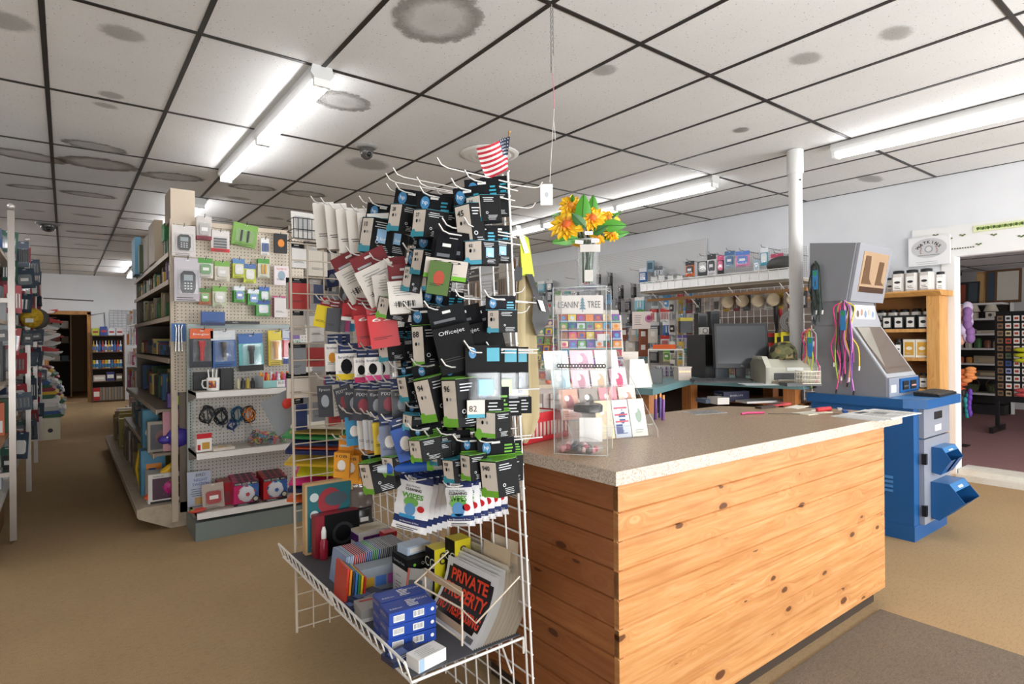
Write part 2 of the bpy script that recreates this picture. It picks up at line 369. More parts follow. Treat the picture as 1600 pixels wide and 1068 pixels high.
# ------------------------------------------------------------ ceiling lights
def strip_light(x, y0, y1, label, group='fluorescent strip lights', em=16):
    r = empty('strip_light', (x, y0, CH), label=label, cat='ceiling light', group=group)
    L = y1 - y0; hs = M('#d9d9d7', .35)
    MB().prism([(-.065, -.045), (-.045, -.07), (.045, -.07), (.065, -.045), (.055, 0), (-.055, 0)], 0, L, hs, 'y').build('housing', r)
    k = max(1, round(L / 1.22)); st = L / k
    for i in range(k):
        for sx in (-.026, .026):
            MB().tube([(sx, i * st + .035, -.105), (sx, (i + 1) * st - .035, -.095)], .0135, M('#fdfdff', .3, emit=em), 8).build('tube', r)
        for q in (i * st + .015, (i + 1) * st - .015):
            b_ = MB(); b_.box(-.046, .046, q - .012, q + .012, -.112, -.065, M('#f3f3f2', .3)); b_.build('lamp_holder', r)
    return r
strip_light(1.14, 3.2, 5.66, 'nearest fluorescent strip light, over the aisle beside the hanging packs')
strip_light(1.14, 6.9, 9.3, 'fluorescent strip light above the top of the tan pegboard display')
strip_light(1.14, 13.0, 15.4, 'farthest fluorescent strip light, near the back wall', em=40)
strip_light(4.86, -.3, 2.14, 'fluorescent strip light above the white column and photo kiosk')
strip_light(4.86, 3.2, 5.66, 'fluorescent strip light above the sunflower vase')
strip_light(4.86, 5.68, 8.1, 'fluorescent strip light just behind the sunflowers, farther along the row')
strip_light(-1.5, 4.0, 6.5, 'added strip light above the left racks, beyond the frame edge', em=30)  # unseen lamp added to brighten the dark back of the shop
strip_light(-1.5, 10.0, 12.5, 'added unseen strip light farther above the left racks', em=60)  # second unseen lamp, added to lighten the back wall and far aisle
strip_light(4.86, 9.5, 12.0, 'far fluorescent strip light toward the back of the shop', em=30)
strip_light(-.4, 17.2, 19.6, 'added unseen strip light inside the storeroom past the back doorway')  # hidden lamp added so the storeroom doorway is not black
strip_light(9.6, -.5, 2.0, 'fluorescent strip light in the next room', em=55)
# ------------------------------------------------------------ sales counter
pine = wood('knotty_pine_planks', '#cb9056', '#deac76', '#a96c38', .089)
pine_s = wood('shaded_side_pine', '#9c6034', '#ac7042', '#7f4824', .089, seed=4)  # darker copy of the front pine, with the side's shade in its colour
terr = speck('speckled_laminate', '#a58a6c', '#7d664c', '#bfa88a'); terr2 = speck('speckled_laminate_edge', '#c9bcac', '#9a8672', '#dcd2c4', 260)
cn = empty('sales_counter', (1.3, 1.2, 0), label='knotty pine plank sales counter with a speckled tan top', cat='counter')
def plank_face(x0, x1, y, z0, z1, m, n):
    b_ = MB(); st = .089; z = z1
    while z > z0 + .01:
        a = max(z - st, z0); b_.prism([(y, a + .0035), (y, z - .0035), (y + .006, z), (y + .02, z), (y + .02, a), (y + .006, a)], x0, x1, m, 'x'); z = a
    return b_
b_ = plank_face(.03, 1.99, .02, .075, .907, pine, 0); b_.build('front_planks', cn)
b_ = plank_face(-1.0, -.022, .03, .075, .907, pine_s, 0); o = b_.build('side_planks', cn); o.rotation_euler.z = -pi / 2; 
b_ = plank_face(.022, .9, .0, .075, .907, pine, 0); o = b_.build('side_planks', cn); o.location = (2.0, 0, 0); o.rotation_euler.z = pi / 2
MB().box(.06, 1.96, .06, .74, 0, .9, M('#3a2c20', .8)).build('plinth', cn)
tp = MB(); pts = [(0, 0), (2.04, -.045), (2.075, -.035), (2.082, 0), (2.06, .3), (1.7, .77), (1.1, .80), (-.01, .98)]
pts = [(a, b) for a, b in pts]
tp.prism(pts, .908, .9505, terr2); tp.add([(a, b, .951) for a, b in pts], [tuple(range(len(pts)))], terr); tp.build('countertop', cn)
MB().box(1.9, 3.18, -1.9, 1.2, 0, .006, carpet('dark_entrance_carpet', '#6d6154', '#8b7f70', '#5b5147')).box(.9, 1.9, -1.9, 1.1, 0, .006, carpet('dark_entrance_carpet', '#6d6154', '#8b7f70', '#5b5147')).build('floor_mat', label='dark grey-brown entrance mat on the floor before the pine counter', cat='floor mat')
# ------------------------------------------------------------ generic packs
_proto = {}
def place(key, fn, mw, label, cat, group=None):
    if key in _proto:
        return copy_tree(_proto[key], mw, label, group)
    o = fn(); o.matrix_world = mw; tag(o, label, cat, group); _proto[key] = o; return o
def facet(p, q):
    d = Vector((q[0] - p[0], q[1] - p[1], 0)).normalized(); n = Vector((-d.y, d.x, 0))
    m = Matrix((d, n, Vector((0, 0, 1)))).transposed().to_4x4(); m.translation = (p[0], p[1], 0); return m
HOLE = M('#e8e6e2', .5)
TEAL = M('#2f97ad', .35); GRN = M('#72b536', .35); BEI = M('#d8cec2', .4); BLK = M('#0a0a0c', .55); BLK2 = M('#131418', .55); LT = M('#c8cacc', .5); BLU = M('#1f4f9c', .35); NAVY = M('#1d2f63', .35)
for m_ in (BLK, BLK2): m_.node_tree.nodes['Principled BSDF'].inputs['Specular IOR Level'].default_value = .18
YEL = M('#e8cf2a', .4); MAG = M('#c22b6b', .4); ORG = M('#e48a22', .4); CYA = M('#2c8ec0', .4)
def ink_box(num, acc, w, h, dp, hh=.058, wide=.44, wsub=None):
    A = {'teal': TEAL, 'green': GRN, 'sky': M('#59b4cf', .35)}[acc]
    def f():
        b = MB(); a0 = (-w / 2, -dp * .5); a1 = (-w / 2 + w * wide, -dp); a2 = (w / 2, -dp * .62)
        z1, z0 = -hh, -hh - h
        b.prism([a0, a1, a2, (w / 2, 0), (-w / 2, 0)], z0, z1, BLK)
        b.prism([a0, a1, a2, (w / 2, 0), (-w / 2, 0)], z1, z1 + .0008, A)
        L1 = math.dist(a0, a1); L2 = math.dist(a1, a2); b.X = facet(a0, a1)
        b.rect(.0, L1, z0, z0 + h * .2, -.0006, A); b.rect(L1 * .1, L1, z0 + h * .18, z1 - h * .03, -.0012, BEI)
        b.disc(L1 * .16, A, 12, 1, 1.5, -.0018, (L1 * .22, z0 + h * .12)); b.text(num, h * .14, INKT, L1 * .42, z1 - h * .2, -.002, bold=True)
        b.disc(.004, BLK, 8, 1, 1.4, -.002, (L1 * .4, z1 - h * .42)); b.disc(.0035, M('#8a8f95'), 8, 1, 1.4, -.002, (L1 * .62, z1 - h * .42))
        b.X = facet(a1, a2); b.lines(L2 * .1, L2 * .85, z1 - h * .26, z1 - h * .06, 3, -.0008, LT, .35)
        b.lines(L2 * .3, L2 * .9, z0 + h * .06, z0 + h * .26, 4, -.0008, LT, .3); b.disc(h * .05, LT, 9, 1, 1, -.0009, (L2 * .3, z0 + h * .32)); b.disc(h * .03, BLK, 9, 1, 1, -.0013, (L2 * .3, z0 + h * .32))
        if wsub: b.rect(L2 * .25, L2 * .7, z0 + h * .3, z0 + h * .7, -.0011, M('#8db9dd', .4)); b.text(wsub, h * .1, WHITE, L2 * .47, z0 + h * .42, -.0016)
        b.X = I4; o = b.build('ink_cartridge_box')
        c = MB(); c.box(-w / 2, w / 2, -.0012, 0, -hh, 0, BLK2); c.rect(w * .2, w / 2, -hh, 0, -.0017, BLK2)
        c.disc(hh * .3, M('#3d7fae', .4), 12, .8, 1.15, -.002, (-w * .26, -hh * .5)); c.text('hp', hh * .28, WHITE, -w * .26, -hh * .5, -.0026)
        c.rect(-.012, .012, -hh * .3, -hh * .18, -.0022, HOLE); c.lines(w * .2, w * .46, -hh * .85, -hh * .3, 3, -.0022, A, .5)
        c.rect(-w / 2, w / 2, -hh, -hh + .003, -.0024, A); c.build('hang_tab', o); return o
    return ('ink', num, acc, round(w, 3), round(h, 3), dp, wsub), f
def hang_box(front, side, tab, w, h, dp, band=None, deco=None, hh=.045, txt=None, txm=None, name='boxed_cartridge', notch=True, barcode=False):
    def f():
        b = MB(); z1, z0 = -hh, -hh - h
        b.box(-w / 2, w / 2, -dp, 0, z0, z1, side); b.rect(-w / 2, w / 2, z0, z1, -dp - .0006, front)
        if band: b.rect(-w / 2, w / 2, z0, z0 + h * .22, -dp - .0012, band)
        if deco: b.disc(w * .26, deco, 12, 1, 1.3, -dp - .0013, (0, z0 + h * .5))
        if txt: b.text(txt, h * .11, txm or INKT, 0, z1 - h * .14, -dp - .002, w=w * .7)
        b.lines(-w * .4, w * .3, z0 + h * .26, z0 + h * .36, 2, -dp - .0018, INKT, .3)
        if barcode:
            for i in range(9): b.rect(-w * .3 + i * w * .07, -w * .3 + i * w * .07 + w * (.02 + .03 * (i % 2)), z0 + h * .2, z0 + h * .38, -dp - .002, INKT)
            b.lines(-w * .35, w * .4, z1 - h * .45, z1 - h * .1, 5, -dp - .002, M('#9c9a98'), .3)
        b.X = Matrix.Translation((w / 2, 0, 0)) @ Matrix.Rotation(pi / 2, 4, 'Z'); b.lines(-dp * .85, -dp * .15, z0 + h * .15, z0 + h * .8, 6, -.0006, M('#8f8f90', .5), .25); b.X = I4
        o = b.build(name)
        if tab: MB().box(-w / 2, w / 2, -.0012, 0, -hh, 0, tab).rect(-.012, .012, -hh * .35, -hh * .22, -.002, HOLE).rect(-w * .4, w * .2, -hh * .75, -hh * .62, -.002, M('#6d7075') if tab is BLK2 else LT).build('hang_tab', o)
        return o
    return ('hb', front.name, side.name, tab and tab.name, w, h, dp, txt, name, barcode), f
def blister(card, w, h, item, accent=None, im=None, txt=None, txm=None, name='blister_pack', dp=.022, a2=None):
    def f():
        b = MB(); b.box(-w / 2, w / 2, -.0015, 0, -h, 0, card)
        if accent: b.rect(-w / 2, w / 2, -h * .26, 0, -.002, accent)
        if a2: b.rect(-w / 2, w / 2, -h, -h * .84, -.002, a2)
        b.rect(-.01, .01, -h * .07, -h * .045, -.0026, HOLE)
        if txt: b.text(txt, h * .07, txm or WHITE, 0, -h * .15, -.003, w=w * .72)
        b.lines(-w * .42, w * .4, -h * .98, -h * .88, 2, -.0026, INKT if card not in (BLK, BLK2) else LT, .3)
        o = b.build(name); im_ = im or BLK; q = MB(); zc = -h * .56; hw = w * .34; hz = h * .25
        if item == 'phone': q.prism([(-hw * .6, zc - hz), (hw * .6, zc - hz), (hw * .8, zc - hz * .6), (hw * .8, zc + hz * .7), (hw * .5, zc + hz), (-hw * .5, zc + hz), (-hw * .8, zc + hz * .7), (-hw * .8, zc - hz * .6)], -dp * .8, -.002, im_, 'y').rect(-hw * .5, hw * .5, zc + hz * .1, zc + hz * .65, -dp * .82, M('#9aa4a8', .2)); [q.rect(-hw * .45 + i * hw * .33, -hw * .25 + i * hw * .33, zc - hz * .7 + j * hz * .25, zc - hz * .58 + j * hz * .25, -dp * .82, LT) for i in range(3) for j in range(3)]
        elif item == 'light': q.tube([(0, -dp * .5, zc - hz), (0, -dp * .5, zc + hz * .3), (0, -dp * .5, zc + hz * .5), (0, -dp * .5, zc + hz)], [dp * .32, dp * .34, dp * .5, dp * .52], im_, 10)
        elif item == 'pair': q.tube([(-hw * .4, -dp * .5, zc - hz), (-hw * .4, -dp * .5, zc + hz)], dp * .35, im_, 8).tube([(hw * .4, -dp * .5, zc - hz), (hw * .4, -dp * .5, zc + hz)], dp * .35, im_, 8)
        elif item == 'strips': [q.box(-hw, hw, -dp * .6, -.002, zc - hz + i * hz * .5, zc - hz + i * hz * .5 + hz * .3, im_) for i in range(4)]
        elif item == 'plug': q.box(-hw * .5, hw * .5, -dp * .8, -.002, zc - hz * .4, zc + hz * .4, im_, .002).tube([(-hw * .2, -dp, zc), (-hw * .2, -dp * .8, zc)], .002, CHROME).tube([(hw * .2, -dp, zc), (hw * .2, -dp * .8, zc)], .002, CHROME)
        elif item == 'pens': [q.tube([(-hw + i * hw * .5, -dp * .5, zc - hz), (-hw + i * hw * .5, -dp * .5, zc + hz)], dp * .2, im_, 6) for i in range(5)]
        else: q.prism([(-hw, zc - hz * .7), (-hw * .7, zc - hz), (hw * .7, zc - hz), (hw, zc - hz * .7), (hw, zc + hz * .7), (hw * .7, zc + hz), (-hw * .7, zc + hz), (-hw, zc + hz * .7)], -dp * .7, -.002, im_, 'y').rect(-hw * .6, hw * .6, zc - hz * .3, zc + hz * .3, -dp * .75, WHITE)
        q.build('packed_item', o)
        c = MB(); c.box(-hw * 1.15, hw * 1.15, -dp, -.0022, zc - hz * 1.12, zc + hz * 1.12, CLEAR, .004); c.build('clear_bubble', o); return o
    return ('bl', card.name, w, h, item, accent and accent.name, im and im.name, txt, name, a2 and a2.name, dp), f
# ------------------------------------------------------------ gridwall product rack
def RXZ(z): return 1.19 - .052 * z
rack = empty('gridwall_rack', (1.16, 2.1, 0), label='white gridwall rack hung with ink cartridges beside the pine counter', cat='display rack')
def rb(b, name): o = b.build(name, rack); o.matrix_parent_inverse = Matrix.Translation((1.16, 2.1, 0)).inverted(); return o
g = MB(); Y0, Y1 = 1.476, 2.69
for i in range(17):
    y = Y0 + (Y1 - Y0) * i / 16; g.tube([(RXZ(.03), y, .03), (RXZ(1.865), y, 1.865)], .0032 if i else .004, WIRE, 6)
g.tube([(RXZ(.03), Y0 - .028, .03), (RXZ(1.865), Y0 - .028, 1.865)], .004, WIRE, 6)
for j in range(25):
    z = .04 + j * .0762; g.tube([(RXZ(z) + .004, Y0 - .03, z), (RXZ(z) + .004, Y1, z)], .003, WIRE, 5)
rb(g, 'side_grid_panel')
g = MB(); bw = M('#d2c5b4', .35)
for i in range(9):
    x = .832 + i * .0762; g.tube([(x, 2.725, .02), (x - .018, 2.725, 1.87)], .0033 if i else .006, bw, 6)
for j in range(25):
    z = .04 + j * .0762; g.tube([(.832 - .01 * z, 2.722, z), (1.44 - .01 * z, 2.722, z)], .003, bw, 5)
rb(g, 'end_grid_panel')
for a, b_ in ((1.48, 2.06), (2.09, 2.69)):
    g = MB(); zb = .39; x0 = .765
    for y in (a, b_): g.tube([(x0 - .02, y, zb + .062), (x0, y, zb), (1.165, y, zb)], .0045, WIRE, 6).tube([(1.165, y, zb), (1.165, y, zb - .05)], .004, WIRE, 6)
    g.tube([(x0 - .02, a, zb + .062), (x0 - .02, b_, zb + .062)], .0045, WIRE, 6).tube([(x0, a, zb), (x0, b_, zb)], .0045, WIRE, 6)
    n = 11
    for i in range(1, n): y = a + (b_ - a) * i / n; g.tube([(x0 - .02, y, zb + .062), (x0, y, zb), (1.165, y, zb)], .0033, WIRE, 5)
    rb(g, 'wire_shelf')
rb(MB().box(.775, 1.16, 1.49, 2.685, .394, .3975, M('#4b4b50', .7)), 'shelf_mat')
rb(MB().tube([(1.17, 1.55, .16), (.95, 1.62, .16), (.92, 1.8, .16), (1.17, 1.95, .16)], .004, WIRE).tube([(1.17, 1.55, .24), (1.17, 1.62, .33)], .004, WIRE), 'wire_brace')
_hk = {}
def hook(p, L, m=M('#cfcbc6', .3, .4)):
    """wire hook leaving the side panel towards the aisle, ending under the hanging point p"""
    k = (round(L, 2), m.name)
    if k not in _hk:
        b = MB(); L = round(L, 2); b.tube([(0, 0, 0), (-L * .6, 0, .004), (-L + .02, 0, .006), (-L, 0, .012), (-L - .014, 0, .03)], .0024, m, 6); _hk[k] = b.build('hook', rack); o = _hk[k]
    else: o = _hk[k].copy(); C.objects.link(o); o.parent = rack
    o.matrix_parent_inverse = Matrix.Translation((1.16, 2.1, 0)).inverted()
    o.location = (RXZ(p.z), p.y, p.z - .016); o.rotation_euler.z = R.uniform(-.06, .06); return o
nhook = 0
def rackp(u, v, key_fn, label, cat='ink cartridge', d=.24, yaw=-42, roll=0, n=1, sp=.032, group='ink cartridge boxes on the gridwall rack', mkhook=True, back=True):
    global nhook
    key, fn = key_fn; p = at(u, v, x=RXZ(1.3) - d)
    for k in range(n):
        q = p.copy(); q.x += k * sp
        mw = Matrix.Translation(q) @ Matrix.Rotation(math.radians(yaw + (R.uniform(-6, 6) if k else 0)), 4, 'Z') @ Matrix.Rotation(math.radians(roll), 4, 'Y')
        place(key, fn, mw, label if k == 0 else label.split(',')[0] + (', %s back on its hook' % nth(k)), cat, group)
    if mkhook and d > .1: hook(p, max(RXZ(p.z) - p.x + .045, .08)); nhook += 1
    return p
ib = ink_box; K = 'black and beige ink box numbered %s with %s trim'
rackp(600, 319, ib('10', 'teal', .115, .118, .06, wsub='2 for'), 'tilted black ink box with teal trim and pale blue patch, beside the white boxes', roll=9, n=2, sp=.05)
rackp(645, 297, ib('28', 'teal', .11, .085, .06), K % (28, 'teal') + ', top row', roll=10, n=2, sp=.05)
rackp(680, 303, ib('27', 'teal', .105, .08, .06), K % (27, 'teal') + ', top row', roll=7, n=2, sp=.045)
rackp(706, 303, ib('22', 'teal', .08, .07, .05), 'narrow black ink box partly behind the number 27 box in the top row', d=.16, roll=3)
rackp(729, 292, ib('45', 'teal', .082, .125, .05, wide=.6), K % (45, 'teal') + ', top row near the flag', d=.2, roll=-6)
rackp(752, 279, ib('56', 'teal', .1, .075, .05), K % (56, 'teal') + ', nearest the post under the flag', d=.16, roll=-4, yaw=-38)
rackp(771, 276, ib('21', 'teal', .085, .07, .04), 'black ink box hanging behind the number 56 box by the post', d=.06, roll=-3)
rackp(622, 322, ib('11', 'teal', .08, .1, .05), 'black ink box half hidden behind the tilted box with the blue patch', d=.1, roll=5)
rackp(655, 330, ib('29', 'teal', .08, .07, .05), 'black ink box low behind the number 28 box', d=.1, roll=10)
rackp(676, 364, ib('60', 'teal', .088, .075, .05), 'small ' + K % (60, 'teal') + ', second row', roll=10)
rackp(654, 390, ib('57', 'teal', .055, .075, .05, wide=.6), K % (57, 'teal') + ', low in the second row', roll=10, d=.26)
rackp(672, 392, ib('59', 'sky', .06, .07, .05, wide=.6), K % (59, 'sky blue') + ', behind number 57', roll=4, d=.2)
rackp(711, 362, hang_box(BEI, BLK, BLK2, .118, .055, .05, band=GRN, txt='60', hh=.085), 'wide black and beige ink box with green base and colour photo, second row', d=.25, roll=9)
rackp(700, 372, hang_box(M('#55703a'), BLK, BLK2, .06, .09, .04, deco=M('#b04a36'), hh=.07), 'ink pack with football photo beside the wide green based box', d=.28, roll=9, mkhook=False)
rackp(751, 352, ib('62', 'sky', .098, .066, .05, hh=.05, wide=.5, wsub='XL'), K % (62, 'pale blue') + ', second row by the post', d=.18, yaw=-32)
rackp(778, 352, ib('63', 'sky', .07, .066, .05, hh=.05, wide=.3, wsub='XL'), 'black ink box with pale blue patch touching the near post', d=.07, yaw=-30)
rackp(625, 440, ib('74', 'green', .1, .065, .05), 'black and beige ink box with striped green base, third row', d=.27, roll=12)
for i, (u, v) in enumerate(((648, 445), (662, 448), (679, 452), (696, 455))):
    rackp(u, v, ib('9%d' % i, 'teal', .07, .05, .04, hh=.05), 'small dark ink box in the crowded third row', d=.2 - .02 * i, roll=R.uniform(-6, 12), n=2)
rackp(662, 480, ib('88', 'green', .078, .13, .05, wide=.5, hh=.055), 'tall ' + K % (88, 'green') + ', centre of the rack', d=.26, yaw=-36, roll=-3)
rackp(695, 478, hang_box(BLK, BLK, BLK2, .105, .13, .06, txt='Officejet', txm=LT, hh=.06, name='ink_cartridge_box'), 'large plain black ink box tilted at the centre of the rack', d=.25, yaw=-30, roll=-13, n=3, sp=.055)
rackp(782, 462, ib('12', 'sky', .085, .062, .055, hh=.042, wide=.35), K % (12, 'sky blue') + ' on the near post', d=.14, yaw=-28)
rackp(612, 512, ib('95', 'teal', .09, .072, .05, hh=.035), K % (95, 'teal') + ', below the red boxes', d=.27, roll=-5, n=2)
rackp(636, 513, ib('98', 'teal', .085, .065, .05, hh=.035), K % (98, 'teal') + ', below the red boxes', d=.22, roll=-4, n=2)
def clam(acc):
    def f():
        w, h = .1, .15; o = MB().box(-w / 2, w / 2, -.0015, 0, -h * .85, 0, BLK).rect(w * .1, w * .45, -h * .3, -h * .05, -.002, TEAL).disc(.013, M('#3d7fae', .4), 12, .8, 1.2, -.002, (-w * .3, -h * .14)).text('hp', .007, WHITE, -w * .3, -h * .14, -.003).build('ink_clamshell')
        b = MB().box(-w / 2, w / 2, -.045, 0, -h - .045, -h * .98, BLK); b.rect(-w / 2, -w * .02, -h - .045, -h * .98, -.0455, BEI); b.rect(-w / 2, -w * .02, -h - .045, -h - .035, -.046, TEAL); b.text('82', .016, INKT, -w * .34, -h - .02, -.047); b.lines(w * .05, w * .45, -h - .035, -h * .99, 4, -.046, LT, .35)
        b.build('printed_base', o); MB().box(-w * .2, w * .25, -.035, -.004, -h * .9, -h * .62, M(acc, .2), .004).build('ink_tank', o)
        MB().box(-w * .45, w * .45, -.044, -.002, -h * .98, -h * .5, CLEAR, .004).build('clear_bubble', o); return o
    return ('clam', acc), f
rackp(755, 539, clam('#3f9fd0'), 'clear ink clamshell numbered 82 with a blue tank on a black card', d=.2, yaw=-28, n=1)
rackp(783, 541, clam('#8fae48'), 'clear ink clamshell with a green tank behind number 82', d=.12, yaw=-28, n=1)
rackp(800, 542, clam('#7d8790'), 'clear ink clamshell with a grey tank against the near post', d=.05, yaw=-28, n=1)
rackp(640, 570, ib('02', 'teal', .08, .075, .07, hh=.03), 'black ink box with bright teal lid, left of the tilted green lidded box', d=.28, roll=-9, yaw=-38)
rackp(672, 566, ib('94', 'green', .115, .125, .08, hh=.04), 'big tilted black ink box with green lid, below the centre', d=.27, roll=-13, yaw=-36)
rackp(716, 567, ib('96', 'green', .1, .13, .08, hh=.04), 'big upright ' + K % (96, 'green'), d=.24, roll=-4, yaw=-36)
rackp(768, 604, ib('564', 'green', .098, .07, .08, hh=.062, wide=.55), K % (564, 'green') + ' lid, near the post', d=.17, yaw=-32)
rackp(655, 630, ib('75', 'sky', .085, .045, .06, hh=.03), 'small black ink box with sky blue lid in the fifth row', d=.26, roll=3, n=2)
rackp(665, 665, ib('901', 'green', .098, .062, .07, hh=.03), K % (901, 'green') + ' lid', d=.28, roll=-8, n=2, sp=.05)
rackp(689, 676, ib('933', 'teal', .07, .065, .06, hh=.02), 'black ink box with dull teal lid, beside number 901', d=.24, roll=-5)
rackp(712, 672, ib('920', 'teal', .085, .065, .06, hh=.075), 'black ink box with teal lid below a tall black tab', d=.22, roll=-5)
rackp(740, 683, ib('951', 'green', .075, .07, .06, hh=.04), K % (951, 'green') + ' lid', d=.2, roll=-3)
rackp(774, 684, ib('940', 'green', .105, .098, .08, hh=.05), 'large ' + K % (940, 'green') + ' lid, lowest by the post', d=.16, roll=-5, yaw=-34)
rackp(798, 684, ib('950', 'green', .065, .075, .07, hh=.042, wide=.1), 'black ink box with green lid overlapping the lower near post', d=.06, yaw=-32)
rackp(624, 682, ib('962', 'green', .11, .055, .08, hh=.05), K % (962, 'green') + ' lid, above the wipes', d=.28, roll=-7)
rackp(590, 706, ib('902', 'green', .115, .1, .08, hh=.02), 'large black ink box with plain green lid, left of number 962', d=.3, roll=-11)
for i, (u, v) in enumerate(((706, 632), (728, 640), (700, 590), (722, 540), (690, 540), (668, 545), (745, 645), (640, 560))):
    rackp(u, v, ib('7%d' % i, 'teal' if i % 2 else 'green', .07, .06, .04, hh=.05), 'dark ink box in shadow deep between the other hooks', d=.1, roll=R.uniform(-6, 6))
# red, white and other makers' packs
wc = M('#e3ddd5', .45); wc2 = M('#cfc5b9', .5); MAR = M('#7d1c24', .4)
for i, (u, v) in enumerate(((505, 316), (524, 318), (541, 325), (557, 326), (574, 329), (590, 331))):
    rackp(u, v, hang_box(wc, wc2, WHITE, .078, .17 - .006 * i, .05, hh=.015, name='boxed_toner'), 'plain cream box in the row of tall boxes on top of the rack', 'boxed toner', d=.32 - .015 * i, yaw=-22, roll=-5, group='tall cream boxes on the rack top', mkhook=True)
for u, v, w_, h_, r_, lb in ((541, 394, .13, .125, -28, 'white ink box with dark red tab and yellow burst, tilted on its hook'), (571, 394, .12, .125, -26, 'second tilted white ink box with dark red tab, behind the burst one'), (606, 403, .11, .115, -8, 'white ink box with barcode and dark red tab, left of number 57'), (630, 412, .1, .1, -5, 'white ink box with dark red tab, half behind the barcode box')):
    rackp(u, v, hang_box(wc, M('#c7bfb6', .5), MAR, w_, h_, .075, hh=.06, name='ink_cartridge_box', barcode=True), lb, d=.32 if u < 600 else .27, yaw=-30, roll=r_)
rackp(515, 466, hang_box(YEL, M('#d9c020', .4), M('#a3202a', .4), .06, .08, .03, hh=.03), 'yellow ink pack with red tab, left of the red boxes', d=.34, roll=12)
for i, (c_, nm) in enumerate((('#55585e', 'grey'), ('#77787e', 'pale grey'), ('#d65a94', 'pink'), ('#2f9ac4', 'blue'))):
    rackp(526 + 7.5 * i, 469, hang_box(M(c_, .4), M(c_, .4), MAR, .05, .085, .02, hh=.03), nm + ' ink pack with dark red tab beside the yellow one', d=.33 - .02 * i, roll=6)
for u, v, lb in ((559, 462, 'red ink pack with white base left of the bright red boxes'), (575, 466, 'red tabbed ink pack above the bright red boxes')):
    rackp(u, v, hang_box(M('#b3222a', .4), M('#8f1b22', .4), M('#8f1b22', .4), .08, .06, .03, band=WHITE, hh=.03), lb, d=.3, roll=6)
for u, v, lb in ((573, 480, 'bright red box with large black and white number 62'), (594, 480, 'bright red box right of the number 62 box')):
    rackp(u, v, hang_box(M('#cf1f27', .35), M('#b51b22', .35), RED, .09, .105, .045, deco=None, hh=.025, txt='62', txm=WHITE), lb, d=.31, roll=-8, yaw=-25, n=1)
for i, (u, v, c_, nm) in enumerate(((523, 522, '#e9e6e2', 'white'), (545, 536, '#e7c81f', 'white and yellow'), (568, 542, '#b3235c', 'white and magenta'), (586, 541, '#de4f8e', 'pink'))):
    rackp(u, v, hang_box(WHITE, M('#d8d4d0', .5), NAVY, (.055, .08, .05, .055)[i], .1 - .008 * i, .03, band=M(c_, .4), deco=M('#e79a24', .4) if i == 0 else BLK2, hh=.035, txt='brother', txm=NAVY), nm + ' ink pack with navy tab in the middle left of the rack', d=.33 - .01 * i, roll=-2, n=2, sp=.03)
for i, (u, v) in enumerate(((519, 588), (541, 590), (556, 592), (576, 594), (594, 594), (610, 592), (627, 593))):
    rackp(u, v, hang_box(M('#3a3c44', .4), M('#dfd9ce', .5), NAVY, .07, .115 - .004 * i, .045, deco=M('#8e3c4a', .5) if i % 2 else M('#9da5ad', .5), hh=.03, txt='PIXMA' if i % 2 else 'Epson', txm=LT), 'dark grey ink box with white side and navy tab', d=.33 - .012 * i, yaw=-60 + 6 * i, roll=(-4, -16, -12, 3, -2, 1, -3)[i])
for u, v, c_, nm, w_ in ((553, 637, '#2a86b4', 'cyan', .06), (565, 641, '#d5d2cd', 'pale grey', .03), (574, 641, '#cfcfd4', 'pale lilac', .03), (583, 641, '#c9ccd2', 'pale blue', .03), (594, 645, '#dfbf22', 'yellow', .05), (607, 649, '#76809a', 'grey blue', .06), (624, 652, '#2450a0', 'bright blue', .07)):
    rackp(u, v, hang_box(M(c_, .4), M(c_, .45), NAVY, w_, .1, .03, hh=.028, deco=M('#e9e6e2', .5) if w_ > .04 else None), nm + ' ink pack with navy tab in the fifth row', d=.31, yaw=-30, roll=-4 if u < 620 else -16)
for i, (u, v) in enumerate(((542, 680), (556, 684), (570, 690), (586, 693))):
    rackp(u, v, hang_box(M('#e39a2a', .35), M('#c97f1c', .35), M('#dd8c22', .4), .058, .09, .04, deco=M('#e8e4de', .5), hh=.055, txt='10B', txm=INKT), 'orange ink box with a white label, lower left of the rack', d=.31 - .03 * i, roll=3)
# spray tube lying over the packs
t = MB().tube([(-.09, 0, 0), (.03, 0, 0)], .017, BLU, 12).tube([(.03, 0, 0), (.05, 0, 0)], .017, GRN, 12).tube([(.05, 0, 0), (.1, 0, 0)], .016, clear('clear_tube', '#dfe8f0', .5), 12).tube([(-.09, 0, 0), (-.12, 0, 0)], [.016, .01], clear('clear_tube', '#dfe8f0', .5), 12)
p = at(652, 728, x=.86); t.build('spray_tube', mw=T(p.x, p.y, p.z, math.radians(-32), 0, math.radians(-3)), label='blue and green labelled clear tube lying across the packs above the wipes', cat='spray tube')
